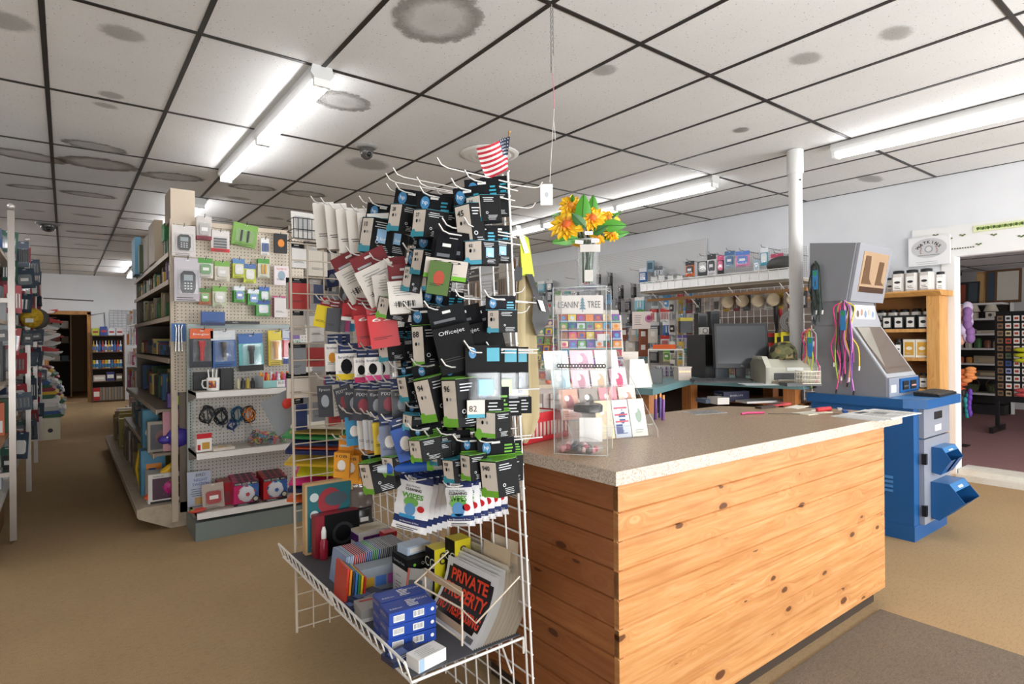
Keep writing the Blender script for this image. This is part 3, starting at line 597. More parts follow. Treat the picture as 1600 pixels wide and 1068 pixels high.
# wipes pouches
def wipes(w=.125, h=.19):
    def f():
        b = MB(); nx, nz = 6, 8; V = []; 
        def dy(i, j): s_ = i / nx * 2 - 1; t_ = j / nz * 2 - 1; return .009 * (1 - s_ * s_) * (1 - t_ ** 4) + .001
        cols = []
        for sgn in (-1, 1):
            V = [((i / nx - .5) * w * (1 + .04 * math.cos(j * 2.1)), sgn * dy(i, j) , -h * (1 - j / nz)) for j in range(nz + 1) for i in range(nx + 1)]
            for j in range(nz):
                mm = NAVY if j == nz - 1 or (j == 1) else M('#eeeef0', .25)
                b.add([V[k] for i in range(nx) for k in (j * (nx + 1) + i, j * (nx + 1) + i + 1, (j + 1) * (nx + 1) + i + 1, (j + 1) * (nx + 1) + i)], [(4 * i, 4 * i + 1, 4 * i + 2, 4 * i + 3) for i in range(nx)], mm, False)
        y = -.0115
        b.text('Blow', .012, WHITE, -w * .1, -h * .05, y + .004, bold=True); b.text('Off', .012, WHITE, -w * .05, -h * .1, y + .001, bold=True)
        b.text('ELECTRONIC', .006, INKT, -w * .02, -h * .19, y); b.text('CLEANING', .009, INKT, 0, -h * .25, y, bold=True); b.text('WIPES', .018, M('#5aa02f', .4), 0, -h * .36, y, w=w * .62, bold=True)
        b.disc(.024, M('#6fae52', .4), 12, 1.1, .7, y, (-w * .02, -h * .47)); b.disc(.02, M('#5c93c4', .4), 12, 1, 1.1, y - .0005, (-w * .02, -h * .6)); b.disc(.011, RED, 10, 1.2, 1, y - .0005, (w * .28, -h * .56)); b.rect(-w * .3, w * .15, -h * .76, -h * .7, y - .0005, CYA)
        b.lines(-w * .4, w * .35, -h * .97, -h * .9, 2, y + .004, INKT, .4); b.text('For Electronics & More', .005, WHITE, 0, -h * .83, y + .002)
        return b.build('wipes_pouch')
    return ('wipes', w, h), f
for k in range(9):
    p = at(652, 742, x=.93) + Vector((.022 * k, .004 * k, 0)); key, fn = wipes()
    place(key, fn, Matrix.Translation(p) @ Euler((0, math.radians(10), math.radians(-52))).to_matrix().to_4x4(), 'white cleaning wipes pouch with navy top, %s in the larger bunch' % ('front' if k == 0 else nth(k)), 'wipes pouch', 'wipes pouches in the larger bunch')
for k in range(6):
    p = at(716, 752, x=.95) + Vector((.03 * k, .006 * k, 0)); key, fn = wipes(.085, .135)
    place(key, fn, Matrix.Translation(p) @ Euler((0, math.radians(-4), math.radians(-50))).to_matrix().to_4x4(), 'small wipes pouch with navy top, %s in the bunch nearer the counter' % ('front' if k == 0 else nth(k)), 'wipes pouch', 'small wipes pouches nearer the counter')
hook(at(652, 744, x=.92), .26); hook(at(716, 754, x=.94), .24)
# bare hooks above
for u, v, x in ((633, 272, .86), (621, 296, .86), (575, 316, .85), (622, 240 + 40, .86), (700, 258, .87), (671, 286, .87), (705, 350, .87), (640, 362, .87), (590, 388, .9), (722, 460, .88), (632, 458, .88), (733, 545, .88), (690, 616, .88), (707, 697, .9), (712, 690, .9), (640, 695, .9)):
    hook(at(u, v, x=x), RXZ(1.4) - x)
for z, y in ((1.86, 1.5), (1.80, 1.54), (1.63, 1.9), (1.52, 1.62), (1.45, 1.6)):   # hooks on the counter side of the panel
    o = hook(Vector((RXZ(z), y, z)), .17); o.rotation_euler.z = pi
# clear card packs on the far side of the panel
tan = M('#c3a98d', .5); tan2 = M('#9c8574', .5)
for r_, (z, n) in enumerate(((1.80, 6), (1.60, 12), (1.38, 12), (1.17, 11), (.98, 6))):
    for i in range(n):
        y = 1.56 + i * .098
        kf = blister((tan, CREAM, M('#b9b2aa', .5))[(i + r_) % 3], .075, .165, 'pens' if (i + r_) % 2 else 'plain', accent=(None, M('#8d8379'), M('#6d6a68'))[i % 3], im=(tan2, M('#54504d', .4))[i % 2], name='pen_pack')
        mw = Matrix.Translation((RXZ(z) + .06 + .05 * (i % 2), y, z)) @ Matrix.Rotation(math.radians(-90 + R.uniform(-12, 12)), 4, 'Z')
        place(kf[0], kf[1], mw, 'clear pen pack behind the rack mesh in the %s row down' % nth(r_), 'pen pack', 'pen packs on the counter side of the rack')
# packs seen through the end panel
for r_, z in enumerate((1.80, 1.64, 1.49, 1.34, 1.20, 1.08)):
    for i in range(6):
        kf = hang_box((WHITE, NAVY, CREAM, M('#8d8f94'), M('#c9bfb4'), M('#b9302f'))[(i * 2 + r_ * 5) % 6], M('#c9c4bc', .5), (BLK2, M('#b9b0a6'))[i % 2], (.075, .1, .06)[(i + r_) % 3], (.09, .12)[(i + r_) % 2], .03, hh=.025, name='label_pack')
        place(kf[0], kf[1], T(.86 + i * .095, 2.78 + .03 * (i % 3), z, R.uniform(-.35, .35)), 'label pack behind the beige end grid, %s row down' % nth(r_), 'label pack', 'label packs behind the beige end grid')

tb = MB(); dk_ = M('#2c2826', .4)
for z in (1.80, 1.84, 1.89): tb.tube([(.80, 2.62, z), (.94, 2.62, z), (.94, 2.72, z), (.80, 2.72, z), (.80, 2.62, z)], .0022, dk_, 4)
for i in range(8): tb.tube([(.80 + i * .02, 2.62, 1.80), (.80 + i * .02, 2.62, 1.89)], .0018, dk_, 4)
rb(tb, 'wire_pocket')
for i in range(4): MB().box(-.05, .05, 0, .006, 0, .12, WHITE).rect(-.035, .035, .03, .1, -.001, LT).build('card_packet', mw=T(.85 + .012 * i, 2.64 + .02 * i, 1.805, R.uniform(-.2, .2), math.radians(-8)), label='white card packet in the dark wire pocket at the rack top', cat='card packet', group='card packets in the wire pocket')
for i in range(26):
    u, v = R.choice(((520, 420), (548, 440), (585, 440), (610, 460), (640, 500), (560, 505), (600, 540), (540, 575), (640, 520), (660, 540), (560, 620), (690, 600), (640, 600), (600, 620), (735, 600), (700, 520)))
    c_ = R.choice((('#3a3c44', 'dark grey'), ('#cfc8be', 'cream'), ('#1f2a55', 'navy'), ('#8b8d92', 'grey'), ('#101012', 'black')))
    rackp(u + R.uniform(-10, 10), v + R.uniform(-8, 8), hang_box(M(c_[0], .5), M('#b9b2a8', .5), BLK2, .065, .085, .03, hh=.03, deco=M('#8a8f95', .5)), c_[1] + ' ink pack deep in the shade close to the rack mesh', d=.075, yaw=R.uniform(-60, -25), roll=R.uniform(-10, 10), mkhook=False)
# ------------------------------------------------------------ things in the wire shelf of the rack
def bx_thing(name, x0, x1, y0, y1, z0, z1, m, label, cat, rz=0, prints=None, group=None, mats=None, bev=0):
    """printed box; prints(b, W, D, Hh) decorates it in a frame whose front (-Y side) is centred"""
    cx_, cy_ = (x0 + x1) / 2, (y0 + y1) / 2; W, D, Hh = x1 - x0, y1 - y0, z1 - z0
    b = MB().box(-W / 2, W / 2, -D / 2, D / 2, 0, Hh, m, bev)
    if prints: prints(b, W, D, Hh)
    return b.build(name, mw=T(cx_, cy_, z0, rz), label=label, cat=cat, group=group)
def side(b, W, D, k):    # move to a side frame: 'f' front -Y, 'l' left -X, 'r' right +X
    b.X = {'f': Matrix.Translation((0, -D / 2, 0)), 'l': Matrix.Translation((-W / 2, 0, 0)) @ Matrix.Rotation(-pi / 2, 4, 'Z'), 'r': Matrix.Translation((W / 2, 0, 0)) @ Matrix.Rotation(pi / 2, 4, 'Z')}[k]
def topf(b, Hh): b.X = Matrix.Translation((0, 0, Hh)) @ Matrix.Rotation(-pi / 2, 4, 'X')
SZ = .398
def pr(b, W, D, Hh):
    side(b, W, D, 'f'); b.rect(-W * .46, W * .46, Hh * .03, Hh * .97, -.001, M('#1f6f78', .4)); b.disc(.055, M('#a8323c', .4), 16, 1, 1.1, -.002, (0, Hh * .72)); b.disc(.045, M('#4a5a63', .4), 16, 1.2, .7, -.003, (.03, Hh * .74))
    b.disc(.02, M('#d7e4e3', .4), 12, 1, 1, -.002, (-W * .32, Hh * .8)); b.disc(.02, M('#d7e4e3', .4), 12, 1, 1, -.002, (-W * .32, Hh * .55)); b.lines(-W * .4, W * .1, Hh * .08, Hh * .3, 5, -.002, LT, .3)
bx_thing('mouse_pad_box', .84, 1.06, 2.62, 2.66, SZ, .71, M('#cfa978', .5), 'teal mouse pad box with a red computer mouse picture standing in the wire shelf', 'box', 0, pr)
def pr(b, W, D, Hh):
    side(b, W, D, 'f'); b.rect(-W * .3, W * .5, 0, Hh, -.001, BLK); b.disc(.05, M('#2c2c30', .3), 18, 1, 1, -.002, (W * .12, Hh * .5)); b.disc(.036, BLK, 18, 1, 1, -.003, (W * .12, Hh * .5)); b.rect(-W * .5, -W * .3, 0, Hh, -.001, M('#8f1e2c', .35))
o = bx_thing('disc_cleaner_kit', .86, 1.06, 2.55, 2.6, SZ, .58, M('#8f1e2c', .35), 'dark red and black disc cleaner pack with a small spray bottle', 'cleaning kit', 0, pr)
MB().lathe([(.016, 0), (.018, .01), (.018, .075), (.01, .09), (.01, .1), (.008, .125)], M('#a3253a', .2), 12).lathe([(.011, .09), (.011, .12), (.006, .14)], WHITE, 10).build('spray_bottle', o, loc=(-.07, -.045, .0))
s_ = empty('disc_spindle', (1.1, 2.645, SZ), label='tall stack of black disc spindles with smoky domes behind the envelope boxes', cat='disc spindle')
for k in range(3):
    MB().lathe([(.066, 0), (.066, .012), (.061, .016), (.061, .07), (.058, .082), (.03, .086)], (M('#26262a', .25), M('#3a3836', .25), M('#6d6058', .2))[k], 24).build('disc_case', s_, loc=(0, 0, k * .088))
MB().add([(-.02, -.0618, .11), (.02, -.0618, .11), (.02, -.0618, .13), (-.02, -.0618, .13)], [(0, 1, 2, 3)], WHITE).build('price_label', s_)
def pr(b, W, D, Hh):
    side(b, W, D, 'l'); b.rect(-D * .5, D * .5, Hh * .55, Hh * .9, -.001, M('#5b2d78', .4)); b.rect(-D * .5, D * .5, Hh * .1, Hh * .3, -.001, M('#3f8a6b', .4))
    side(b, W, D, 'f'); b.rect(-W * .35, W * .5, Hh * .42, Hh * .8, -.001, M('#5b2d78', .4)); b.text('QUALITY PARK', .013, WHITE, W * .06, Hh * .61, -.002, w=W * .75); b.rect(-W * .5, W * .1, Hh * .05, Hh * .3, -.001, M('#3f8a6b', .4)); b.text('750', .012, M('#3f8a6b', .4), W * .2, Hh * .2, -.002)
    topf(b, Hh); b.rect(-W * .5, W * .5, -D * .5, D * .5, -.001, M('#cfc4ac', .5)); b.lines(-W * .4, W * .4, -D * .3, D * .2, 4, -.002, M('#7f6f5c'), .2)
bx_thing('envelope_box', 1.02, 1.2 - .04, 2.46, 2.57, SZ, .5, WHITE, 'white box with purple Quality Park band beside the disc spindle', 'envelope box', 0, pr)
for k in range(5): bx_thing('staple_box', 1.10, 1.16, 2.37, 2.42, SZ + .022 * k, SZ + .022 * k + .02, M('#b8202a', .4), 'small red box stacked behind the disc cases, %s up from the shelf' % nth(k), 'small box', .06 * (k % 3 - 1), lambda b, W, D, Hh: (side(b, W, D, 'f'), b.rect(-W * .4, W * .2, Hh * .3, Hh * .7, -.001, BLACK)), 'small red boxes')
cc = ['#8fa3c8', '#a9b8d2', '#8fa3c8', '#a9b8d2', '#c2342f', '#c2342f', '#a32a3f', '#c2342f', '#a32a3f', '#963048', '#30508f', '#30508f', '#3c5fa8', '#2c8a3c', '#2c8a3c', '#3aa04a', '#3c5fa8', '#6f7276', '#54565a', '#6f7276', '#54565a', '#45474b', '#6f7276', '#45474b', '#54565a', '#3b3d40', '#54565a', '#3b3d40', '#45474b', '#3b3d40']
nm = {'#8fa3c8': 'pale blue', '#a9b8d2': 'icy blue', '#c2342f': 'red', '#a32a3f': 'dark red', '#963048': 'wine red', '#30508f': 'dark blue', '#3c5fa8': 'blue', '#2c8a3c': 'green', '#3aa04a': 'bright green', '#6f7276': 'grey', '#54565a': 'dark grey', '#45474b': 'charcoal', '#3b3d40': 'black'}
for i, c_ in enumerate(cc):
    def f():
        o = MB().box(-.0022, .0022, -.07, .07, 0, .122, M(c_, .15)).build('disc_case'); MB().box(.0024, .0042, -.07, .07, 0, .123, M('#cfd6dc', .1)).build('clear_edge', o); return o
    place(('cdcase', c_), f, T(.835 + i * .0085, 2.24, SZ, 0, 0, math.radians(8)), nm[c_] + ' slim disc case in the row on the wire shelf', 'disc case', 'slim disc cases in a row')
for i, c_ in enumerate(('#c93a2b', '#e08a2b', '#3d3f44', '#3e74b8', '#2f7a46', '#e6c32c', '#c8302a')):
    MB().box(-.0035, .0035, -.065, .065, 0, .13 - .006 * i, M(c_, .3)).build('disc_wallet', mw=T(.797 + i * .0095, 2.1 - i * .004, SZ, -.05, 0, math.radians(5)), label=('orange red', 'orange', 'charcoal', 'blue', 'green', 'yellow', 'bright red')[i] + ' disc wallet at the front of the wire shelf', cat='disc wallet', group='coloured disc wallets')
def pr(b, W, D, Hh):
    side(b, W, D, 'f')
    for i, c_ in enumerate(('#d1a32c', '#4f7fcf', '#b557a8')): b.rect(-W * .42 + i * W * .3, -W * .16 + i * W * .3, Hh * .2, Hh * .62, -.001, M(c_, .4))
bx_thing('disc_sleeve_box', .87, 1.03, 2.08, 2.15, SZ, .49, M('#9aa4ae', .5), 'grey card box printed with yellow, blue and purple squares', 'sleeve box', -.06, pr)
def pr(b, W, D, Hh):
    b.box(-W / 2 - .002, W / 2 + .002, -D / 2 - .002, D / 2 + .002, Hh * .72, Hh + .002, BLK)
    side(b, W, D, 'l'); b.text('Quality Park', .012, LT, 0, Hh * .86, -.004, w=D * .75); b.text('envelopes', .008, INKT, -D * .1, Hh * .5, -.001); b.lines(-D * .35, D * .2, Hh * .15, Hh * .4, 3, -.001, DGREY, .2)
    side(b, W, D, 'f'); b.text('Quality', .014, LT, W * .12, Hh * .86, -.004); b.disc(.006, GRN, 8, 1, 1, -.004, (-W * .28, Hh * .86)); b.rect(-W * .4, -W * .05, Hh * .3, Hh * .6, -.001, M('#c9d2d8', .5))
bx_thing('envelope_box', .985, 1.11, 1.93, 2.05, SZ, .545, WHITE, 'white envelope box with a black Quality Park lid', 'envelope box', 0, pr)
bx_thing('label_box', 1.0, 1.1, 1.97, 2.04, .548, .578, M('#b9cbdf', .4), 'pale blue small box lying on the black lidded envelope box', 'small box', .1, lambda b, W, D, Hh: (side(b, W, D, 'f'), b.rect(-W * .4, W * .4, Hh * .2, Hh * .8, -.001, WHITE)))
o = bx_thing('foil_pack', 0, .1, 0, .02, 0, .13, M('#9d9994', .25, .6), 'silver grey flat pack leaning against the envelope box', 'flat pack', 0, lambda b, W, D, Hh: (side(b, W, D, 'f'), b.rect(-W * .4, W * .1, Hh * .4, Hh * .7, -.001, DGREY), b.rect(-W * .5, -W * .42, 0, Hh, -.001, M('#b2584a'))))
o.matrix_world = T(.985, 1.86, SZ, math.radians(-50), math.radians(-24))
for i, (x, y, z, h) in enumerate(((1.075, 1.865, SZ, .2), (1.12, 1.80, SZ, .24))):
    def pr(b, W, D, Hh):
        side(b, W, D, 'l'); b.rect(-D / 2, D / 2, 0, Hh, -.001, BLK); b.text('CG', .035, M('#d9dcc9'), 0, Hh * .75, -.002); b.rect(-D / 2, D / 2, 0, Hh * .12, -.0015, NAVY)
        side(b, W, D, 'f'); b.text('8', .045, INKT, 0, Hh * .82, -.002); b.rect(-W / 2, W / 2, Hh * .02, Hh * .12, -.0015, NAVY)
    bx_thing('bulb_box', x - .033, x + .033, y - .033, y + .033, z, z + h, M('#d2c21e', .4), ('shorter', 'taller')[i] + ' black and yellow box standing behind the foil pack', 'box', 0, pr, 'black and yellow boxes')
# blue ink boxes, two stacks of three
EB = M('#1c4199', .35); k = 0
for i, (x, y) in enumerate(((.858, 1.68), (.872, 1.765))):
    for j in range(3):
        def pr(b, W, D, Hh):
            side(b, W, D, 'f')
            for a in (-.3, .12): b.rect(W * a - .018, W * a + .018, Hh * .2, Hh * .75, -.001, WHITE); [b.rect(W * a - .015 + q * .004, W * a - .0135 + q * .004, Hh * .3, Hh * .7, -.0015, INKT) for q in range(8)]
            b.disc(.006, WHITE, 10, 1, 1, -.001, (W * .42, Hh * .5)); side(b, W, D, 'l'); b.text('EPSON', .011, M('#c9b8b0'), -D * .1, Hh * .6, -.001)
            topf(b, Hh); b.text('EPSON', .012, WHITE, W * .28, D * .15, -.001); b.text('Ribbon', .010, WHITE, -W * .3, -D * .2, -.001); b.lines(-W * .05, W * .2, -D * .3, D * .35, 5, -.001, WHITE, .5)
        bx_thing('ink_ribbon_box', x - .078, x + .078, y - .04, y + .04, SZ + .04 * j, SZ + .04 * j + .038, EB, 'blue ribbon box, %s of the %s stack' % (('bottom', 'middle', 'top')[j], ('nearer', 'farther')[i]), 'ribbon box', math.radians(-8 + 2 * j), pr, 'blue ribbon boxes in two stacks')
bx_thing('ribbon_box', .79, .89, 1.5, 1.56, SZ, .435, M('#e4e2de', .5), 'small white box at the near corner of the wire shelf', 'small box', .15, lambda b, W, D, Hh: (side(b, W, D, 'f'), b.rect(-W * .48, -W * .3, 0, Hh, -.001, M('#9fb9cf')), topf(b, Hh), b.lines(-W * .4, W * .4, -D * .4, D * .4, 6, -.001, M('#b9b6b1'), .3)))
bx_thing('toner_box', .79, .93, 1.87, 1.96, SZ, .44, M('#a7a39e', .5), 'flat grey box with a red stripe beside the blue ribbon boxes', 'flat box', -.12, lambda b, W, D, Hh: (topf(b, Hh), b.rect(-W * .4, W * .05, D * .2, D * .34, -.001, M('#b5443f')), b.rect(W * .05, W * .2, -.01, .01, -.001, WHITE), side(b, W, D, 'f'), b.rect(-W / 2, W / 2, 0, Hh * .3, -.001, M('#d9d5cf'))))
for i, (x, y, z, r) in enumerate(((.83, 2.0, 0, .1), (.9, 2.02, 0, -.2), (.86, 2.01, .018, .25), (.95, 1.83, 0, -.1), (.93, 1.86, .018, .3), (.80, 1.6, 0, .1))):
    bx_thing('ink_tray_pack', x - .055, x + .055, y - .035, y + .035, SZ + z, SZ + z + .017, M('#222b4a', .3), 'flat navy ink pack lying among the boxes on the wire shelf', 'flat ink pack', r, lambda b, W, D, Hh: (topf(b, Hh), b.rect(-W * .4, W * .1, -D * .2, D * .3, -.001, M('#5b6f9d')), b.lines(-W * .3, W * .4, -D * .45, -D * .2, 2, -.001, LT, .4)), 'flat navy ink packs')
# the signs
TL, TR, BL, BR = at(701, 866, y=1.80), at(780, 904, y=1.50), Vector((.99, 1.80, SZ)), Vector((.985, 1.50, SZ))
def sheet(dx, ztop, mat, rev=False, curve=.035):
    nx, nz = 4, 8; V = []
    for j in range(nz + 1):
        t_ = j / nz
        for i in range(nx + 1):
            s_ = i / nx; a = BL.lerp(BR, s_); b_ = TL.lerp(TR, s_); b_ = b_ + Vector((0, 0, ztop)); p = a.lerp(b_, t_); p.x += dx * (1 - .25 * t_) + curve * math.sin(pi * t_) * .6; V.append(p)
    return MB().add(V, [(j * (nx + 1) + i, j * (nx + 1) + i + 1, (j + 1) * (nx + 1) + i + 1, (j + 1) * (nx + 1) + i) for j in range(nz) for i in range(nx)], mat, True), V
def sheet_pt(s_, t_, off=-.0015, dx=0, curve=.035):
    a = BL.lerp(BR, s_).lerp(TL.lerp(TR, s_), t_); a.x += dx * (1 - .25 * t_) + curve * math.sin(pi * t_) * .6 + off; return a
b, _v = sheet(0, 0, M('#e9e9ea', .35)); sg_ = b.build('warning_sign', label='black and orange Private Property No Trespassing sign, front of the stack', cat='sign')
p_ = MB(); n = 14; bord = []
for i in range(n):
    for j in range(n):
        s0, s1 = .06 + .88 * i / n, .06 + .88 * (i + 1) / n; t0, t1 = .12 + .78 * j / n, .12 + .78 * (j + 1) / n
        if (i in (0, n - 1)) and (j in (0, n - 1)): continue
        p_.add([sheet_pt(s0, t0), sheet_pt(s1, t0), sheet_pt(s1, t1), sheet_pt(s0, t1)], [(0, 1, 2, 3)], M('#141414', .35))
def sign_text(txt, h, w, ct, m):
    V, P, tw, th = glyphs(txt, True)
    p_.add([sheet_pt(.5 + a / tw * w, ct + b_ / th * h, -.003) for a, b_ in V], P, m)
OR = M('#f0441c', .4); sign_text('PRIVATE', .2, .72, .745, OR); sign_text('PROPERTY', .2, .8, .5, OR); sign_text('NO TRESPASSING', .14, .82, .27, OR); sign_text('.', .01, .01, .2, OR)
for q in range(12): s0 = .8 + q * .011; p_.add([sheet_pt(s0, .03, -.002), sheet_pt(s0 + .005 + .003 * (q % 2), .03, -.002), sheet_pt(s0 + .005 + .003 * (q % 2), .1, -.002), sheet_pt(s0, .1, -.002)], [(0, 1, 2, 3)], INKT)
p_.build('printed_face', sg_)
shm = [M('#e4e2df', .4), M('#d8cdbd', .5), M('#cfc2b0', .5)]
for k in range(1, 20):
    zt = (0, .004, .0, .012, .02, .006, .03, .02)[k % 8] + (.02 if k > 11 else 0)
    b, _v = sheet(.0085 * k, zt, shm[0 if k < 5 else 1 + k % 2], curve=.035 + .001 * k); o = b.build('sign_sheet', label=('white' if k < 5 else 'cream') + ' sheet edge in the sign stack, %s behind the front sign' % nth(k - 1), cat='sign', group='signs stacked behind the trespassing sign')
    if k == 9:
        t_ = MB().add([sheet_pt(s, t, -.001, .0085 * k) + Vector((0, 0, .05 * t)) for s, t in ((.45, .88), (.95, .88), (.95, 1.1), (.45, 1.1))], [(0, 1, 2, 3)], M('#d9c3a3', .5)); t_.build('card_tab', o)
    if k == 12:
        t_ = MB().add([sheet_pt(s, t, -.001, .0085 * k) + Vector((0, 0, .05 * t)) for s, t in ((.5, .9), (1.0, .9), (1.0, 1.2), (.5, 1.2))], [(0, 1, 2, 3)], M('#dccab0', .5)); t_.build('card_tab', o)
wp = lambda u, v, x=.955: at(u, v, x=x)
g = MB(); bwr = M('#d3c4b0', .35)
g.tube([wp(664, 888), wp(722, 925), wp(722, 1008)], .0035, bwr, 6).tube([wp(664, 888), wp(666, 960), wp(722, 1000)], .003, bwr, 6).tube([at(648, 910, x=.9), wp(720, 950), wp(744, 973), at(812, 900, x=1.12)], .003, bwr, 6).tube([at(648, 910, x=.9), at(700, 862, x=1.05)], .003, bwr, 6)
a_, b_ = wp(664, 888, .953), wp(722, 918, .953); c_, d_ = wp(722, 932, .953), wp(664, 900, .953); g.quad(a_, b_, c_, d_, M('#c7aa88', .5))
a_, b_ = wp(668, 940, .953), wp(722, 978, .953); c_, d_ = wp(722, 992, .953), wp(668, 953, .953); g.quad(a_, b_, c_, d_, M('#b99f80', .5))
rb(g, 'sign_holder')
# paper pads and folders behind the end grid
pads = [('#e8682a', 'orange', .60), ('#23335f', 'navy', .645), ('#e62a8c', 'hot pink', .68), ('#e6e82a', 'neon yellow', .725), ('#dcb52e', 'mustard yellow', .775), ('#1f2f63', 'dark blue', .83), ('#c8532c', 'thin rust red', .855), ('#2a3a66', 'blue black', .87), ('#3d9a55', 'green patterned', .905), ('#b9a35a', 'olive', .93), ('#e6e2d2', 'cream', .955)]
for i, (c_, nm_, z) in enumerate(pads):
    w_ = .24 + .02 * (i % 3); th_ = .006 if i in (3, 6, 9) else .02 if i in (1, 5) else .012
    b = MB().box(-w_ / 2, w_ / 2, -.15, .15, 0, th_, M(c_, .5))
    if i == 8:
        for q in range(9): b.box(-.1 + .022 * q, -.09 + .022 * q, -.13 + .01 * (q % 4), .1, th_, th_ + .001, M(('#e6efe0', '#c8532c', '#2f7a44')[q % 3], .5))
    b.build('paper_pad', mw=T(1.03 + .008 * (i % 4), 2.95, z, math.radians(-38 + 4 * (i % 4)), math.radians(13), math.radians(3)), label=nm_ + ' paper pad stacked behind the beige end grid', cat='paper pad', group='coloured paper pads behind the end grid')
MB().box(-.13, .16, 0, .01, 0, .2, M('#8d9296', .5)).build('file_folder', mw=T(.95, 2.99, .93, -.2, math.radians(-25), math.radians(-25)), label='plain grey folder leaning above the coloured paper pads', cat='folder')
for i in range(6):
    c_ = ('#e33b2b', '#f0a51f', '#e9d328', '#7b3f9d', '#3c9a4b', '#e0637e')[i]
    MB().sphere((0, 0, 0), (.035, .02, .03), M(c_, .35), 10, 6).build('toy_ball', mw=T(.90 + .04 * i, 3.06, 1.03 + .025 * (i % 3) + .012 * i, .3), label=('red', 'orange', 'yellow', 'purple', 'green', 'pink')[i] + ' toy piece in the bag above the grey folder', cat='toy piece', group='bright toy pieces above the folder')
# the flag on the near post
fl = empty('flag', (1.09, 1.45, 1.86), label='small American flag on a thin stick atop the rack post', cat='flag')
fi = Matrix.Translation((1.09, 1.45, 1.86)).inverted()
q = MB(); hx_ = 1.095; A_, B_, Cc, D_ = at(797, 213, x=hx_), at(797, 264, x=hx_), at(764, 277, x=hx_ - .05), at(750, 230, x=hx_ - .07)
def fp(s, t): p = A_.lerp(D_, s).lerp(B_.lerp(Cc, s), t); p.y += .012 * math.sin(s * 7 + t * 2); p.x += .008 * math.sin(s * 5); p.z += .006 * math.sin(s * 6); return p
for j in range(13):
    for i in range(10):
        m = (M('#c4283a', .5), M('#efe8e4', .5))[j % 2] if not (i < 4 and j < 7) else M('#3b4660', .5)
        q.add([fp(i / 10, j / 13), fp((i + 1) / 10, j / 13), fp((i + 1) / 10, (j + 1) / 13), fp(i / 10, (j + 1) / 13)], [(0, 1, 2, 3)], m, False)
for i in range(4):
    for j in range(5):
        c0 = fp(.05 + .095 * i, .05 + .1 * j); q.sphere(c0, .0022, WHITE, 5, 4)
o = q.build('flag_cloth', fl); o.matrix_parent_inverse = fi
p0 = at(784, 275, x=1.097); p1 = at(796, 206, x=1.097); o = MB().tube([p0 - (p1 - p0) * .6, p1], .0028, M('#8a6a45', .5), 6).sphere(p1, .005, M('#b08a4a', .4), 8, 6).build('flag_stick', fl); o.matrix_parent_inverse = fi
# things on the counter side of the rack
def hung(pts_fn): pass
ap = MB(); P0 = at(822, 380, y=1.66); kh = M('#b6a681', .9); kh2 = M('#a49370', .9)
xs = [at(u, 560, y=1.66).x for u in (806, 846)]
V = []; prof = [(372, 818, 828), (430, 814, 832), (480, 811, 838), (560, 808, 843), (620, 807, 846), (650, 810, 846), (675, 815, 838), (692, 819, 826)]
for v, u0, u1 in prof:
    u1 -= 5
    for i in range(9):
        s_ = i / 8; p = at(u0 + (u1 - u0) * s_, v, y=1.66); p.y += .009 * math.sin(s_ * 9 + v * .004); V.append(p)
for dy in (0, .012):
    ap.add([v_ + Vector((0, dy, 0)) for v_ in V], [(j * 9 + i, j * 9 + i + 1, (j + 1) * 9 + i + 1, (j + 1) * 9 + i) for j in range(len(prof) - 1) for i in range(8)], kh if not dy else kh2, True)
t = ap.build('canvas_apron', label='long khaki canvas cloth hanging from a lime tag beside the near post', cat='apron')
lg = MB(); A1 = [at(812, 362, y=1.645), at(826, 372, y=1.645), at(835, 432, y=1.645), at(816, 430, y=1.645)]; lg.add(A1 + [p + Vector((0, .004, 0)) for p in A1], [(0, 1, 2, 3), (7, 6, 5, 4), (0, 4, 5, 1), (1, 5, 6, 2), (2, 6, 7, 3), (3, 7, 4, 0)], M('#c9d83c', .5)); lg.build('lime_tag', t, label='lime green tag')
MB().quad(at(806, 352, y=1.64), at(813, 352, y=1.64), at(827, 394, y=1.64), at(820, 396, y=1.64), WHITE).build('price_tag', t)
hl = MB(); lth = M('#232220', .4)
def blob(b, pts, y0, y1, m): b.add([at(u, v, y=y0) for u, v in pts] + [at(u, v, y=y1) for u, v in pts], [tuple(range(len(pts)))[::-1], tuple(range(len(pts), 2 * len(pts)))] + [(i, (i + 1) % len(pts), len(pts) + (i + 1) % len(pts), len(pts) + i) for i in range(len(pts))], m)
blob(hl, [(834, 465), (852, 468), (860, 488), (855, 506), (838, 524), (831, 500)], 1.63, 1.70, lth); h_ = hl.build('leather_pouch', label='black leather belt pouch hanging behind the khaki cloth', cat='pouch')
st = MB(); blob(st, [(822, 428), (832, 428), (845, 466), (837, 468)], 1.635, 1.645, lth); st.build('belt_loop', h_); lb = MB(); blob(lb, [(840, 468), (848, 470), (853, 487), (846, 485)], 1.624, 1.628, WHITE); lb.build('price_tag', h_)
cp = MB(); blob(cp, [(802, 422), (808, 415), (816, 418), (816, 436), (808, 440), (801, 433)], 1.63, 1.66, M('#1c1d1f', .5)); cp.build('clip_pouch', label='black clip pouch at the top of the khaki cloth', cat='pouch')
bb = MB(); blob(bb, [(795, 400), (806, 404), (806, 590), (797, 600)], 1.70, 1.712, M('#7d5a3e', .6)); bb.build('cardboard_strip', label='narrow brown board hanging behind the near post', cat='board')
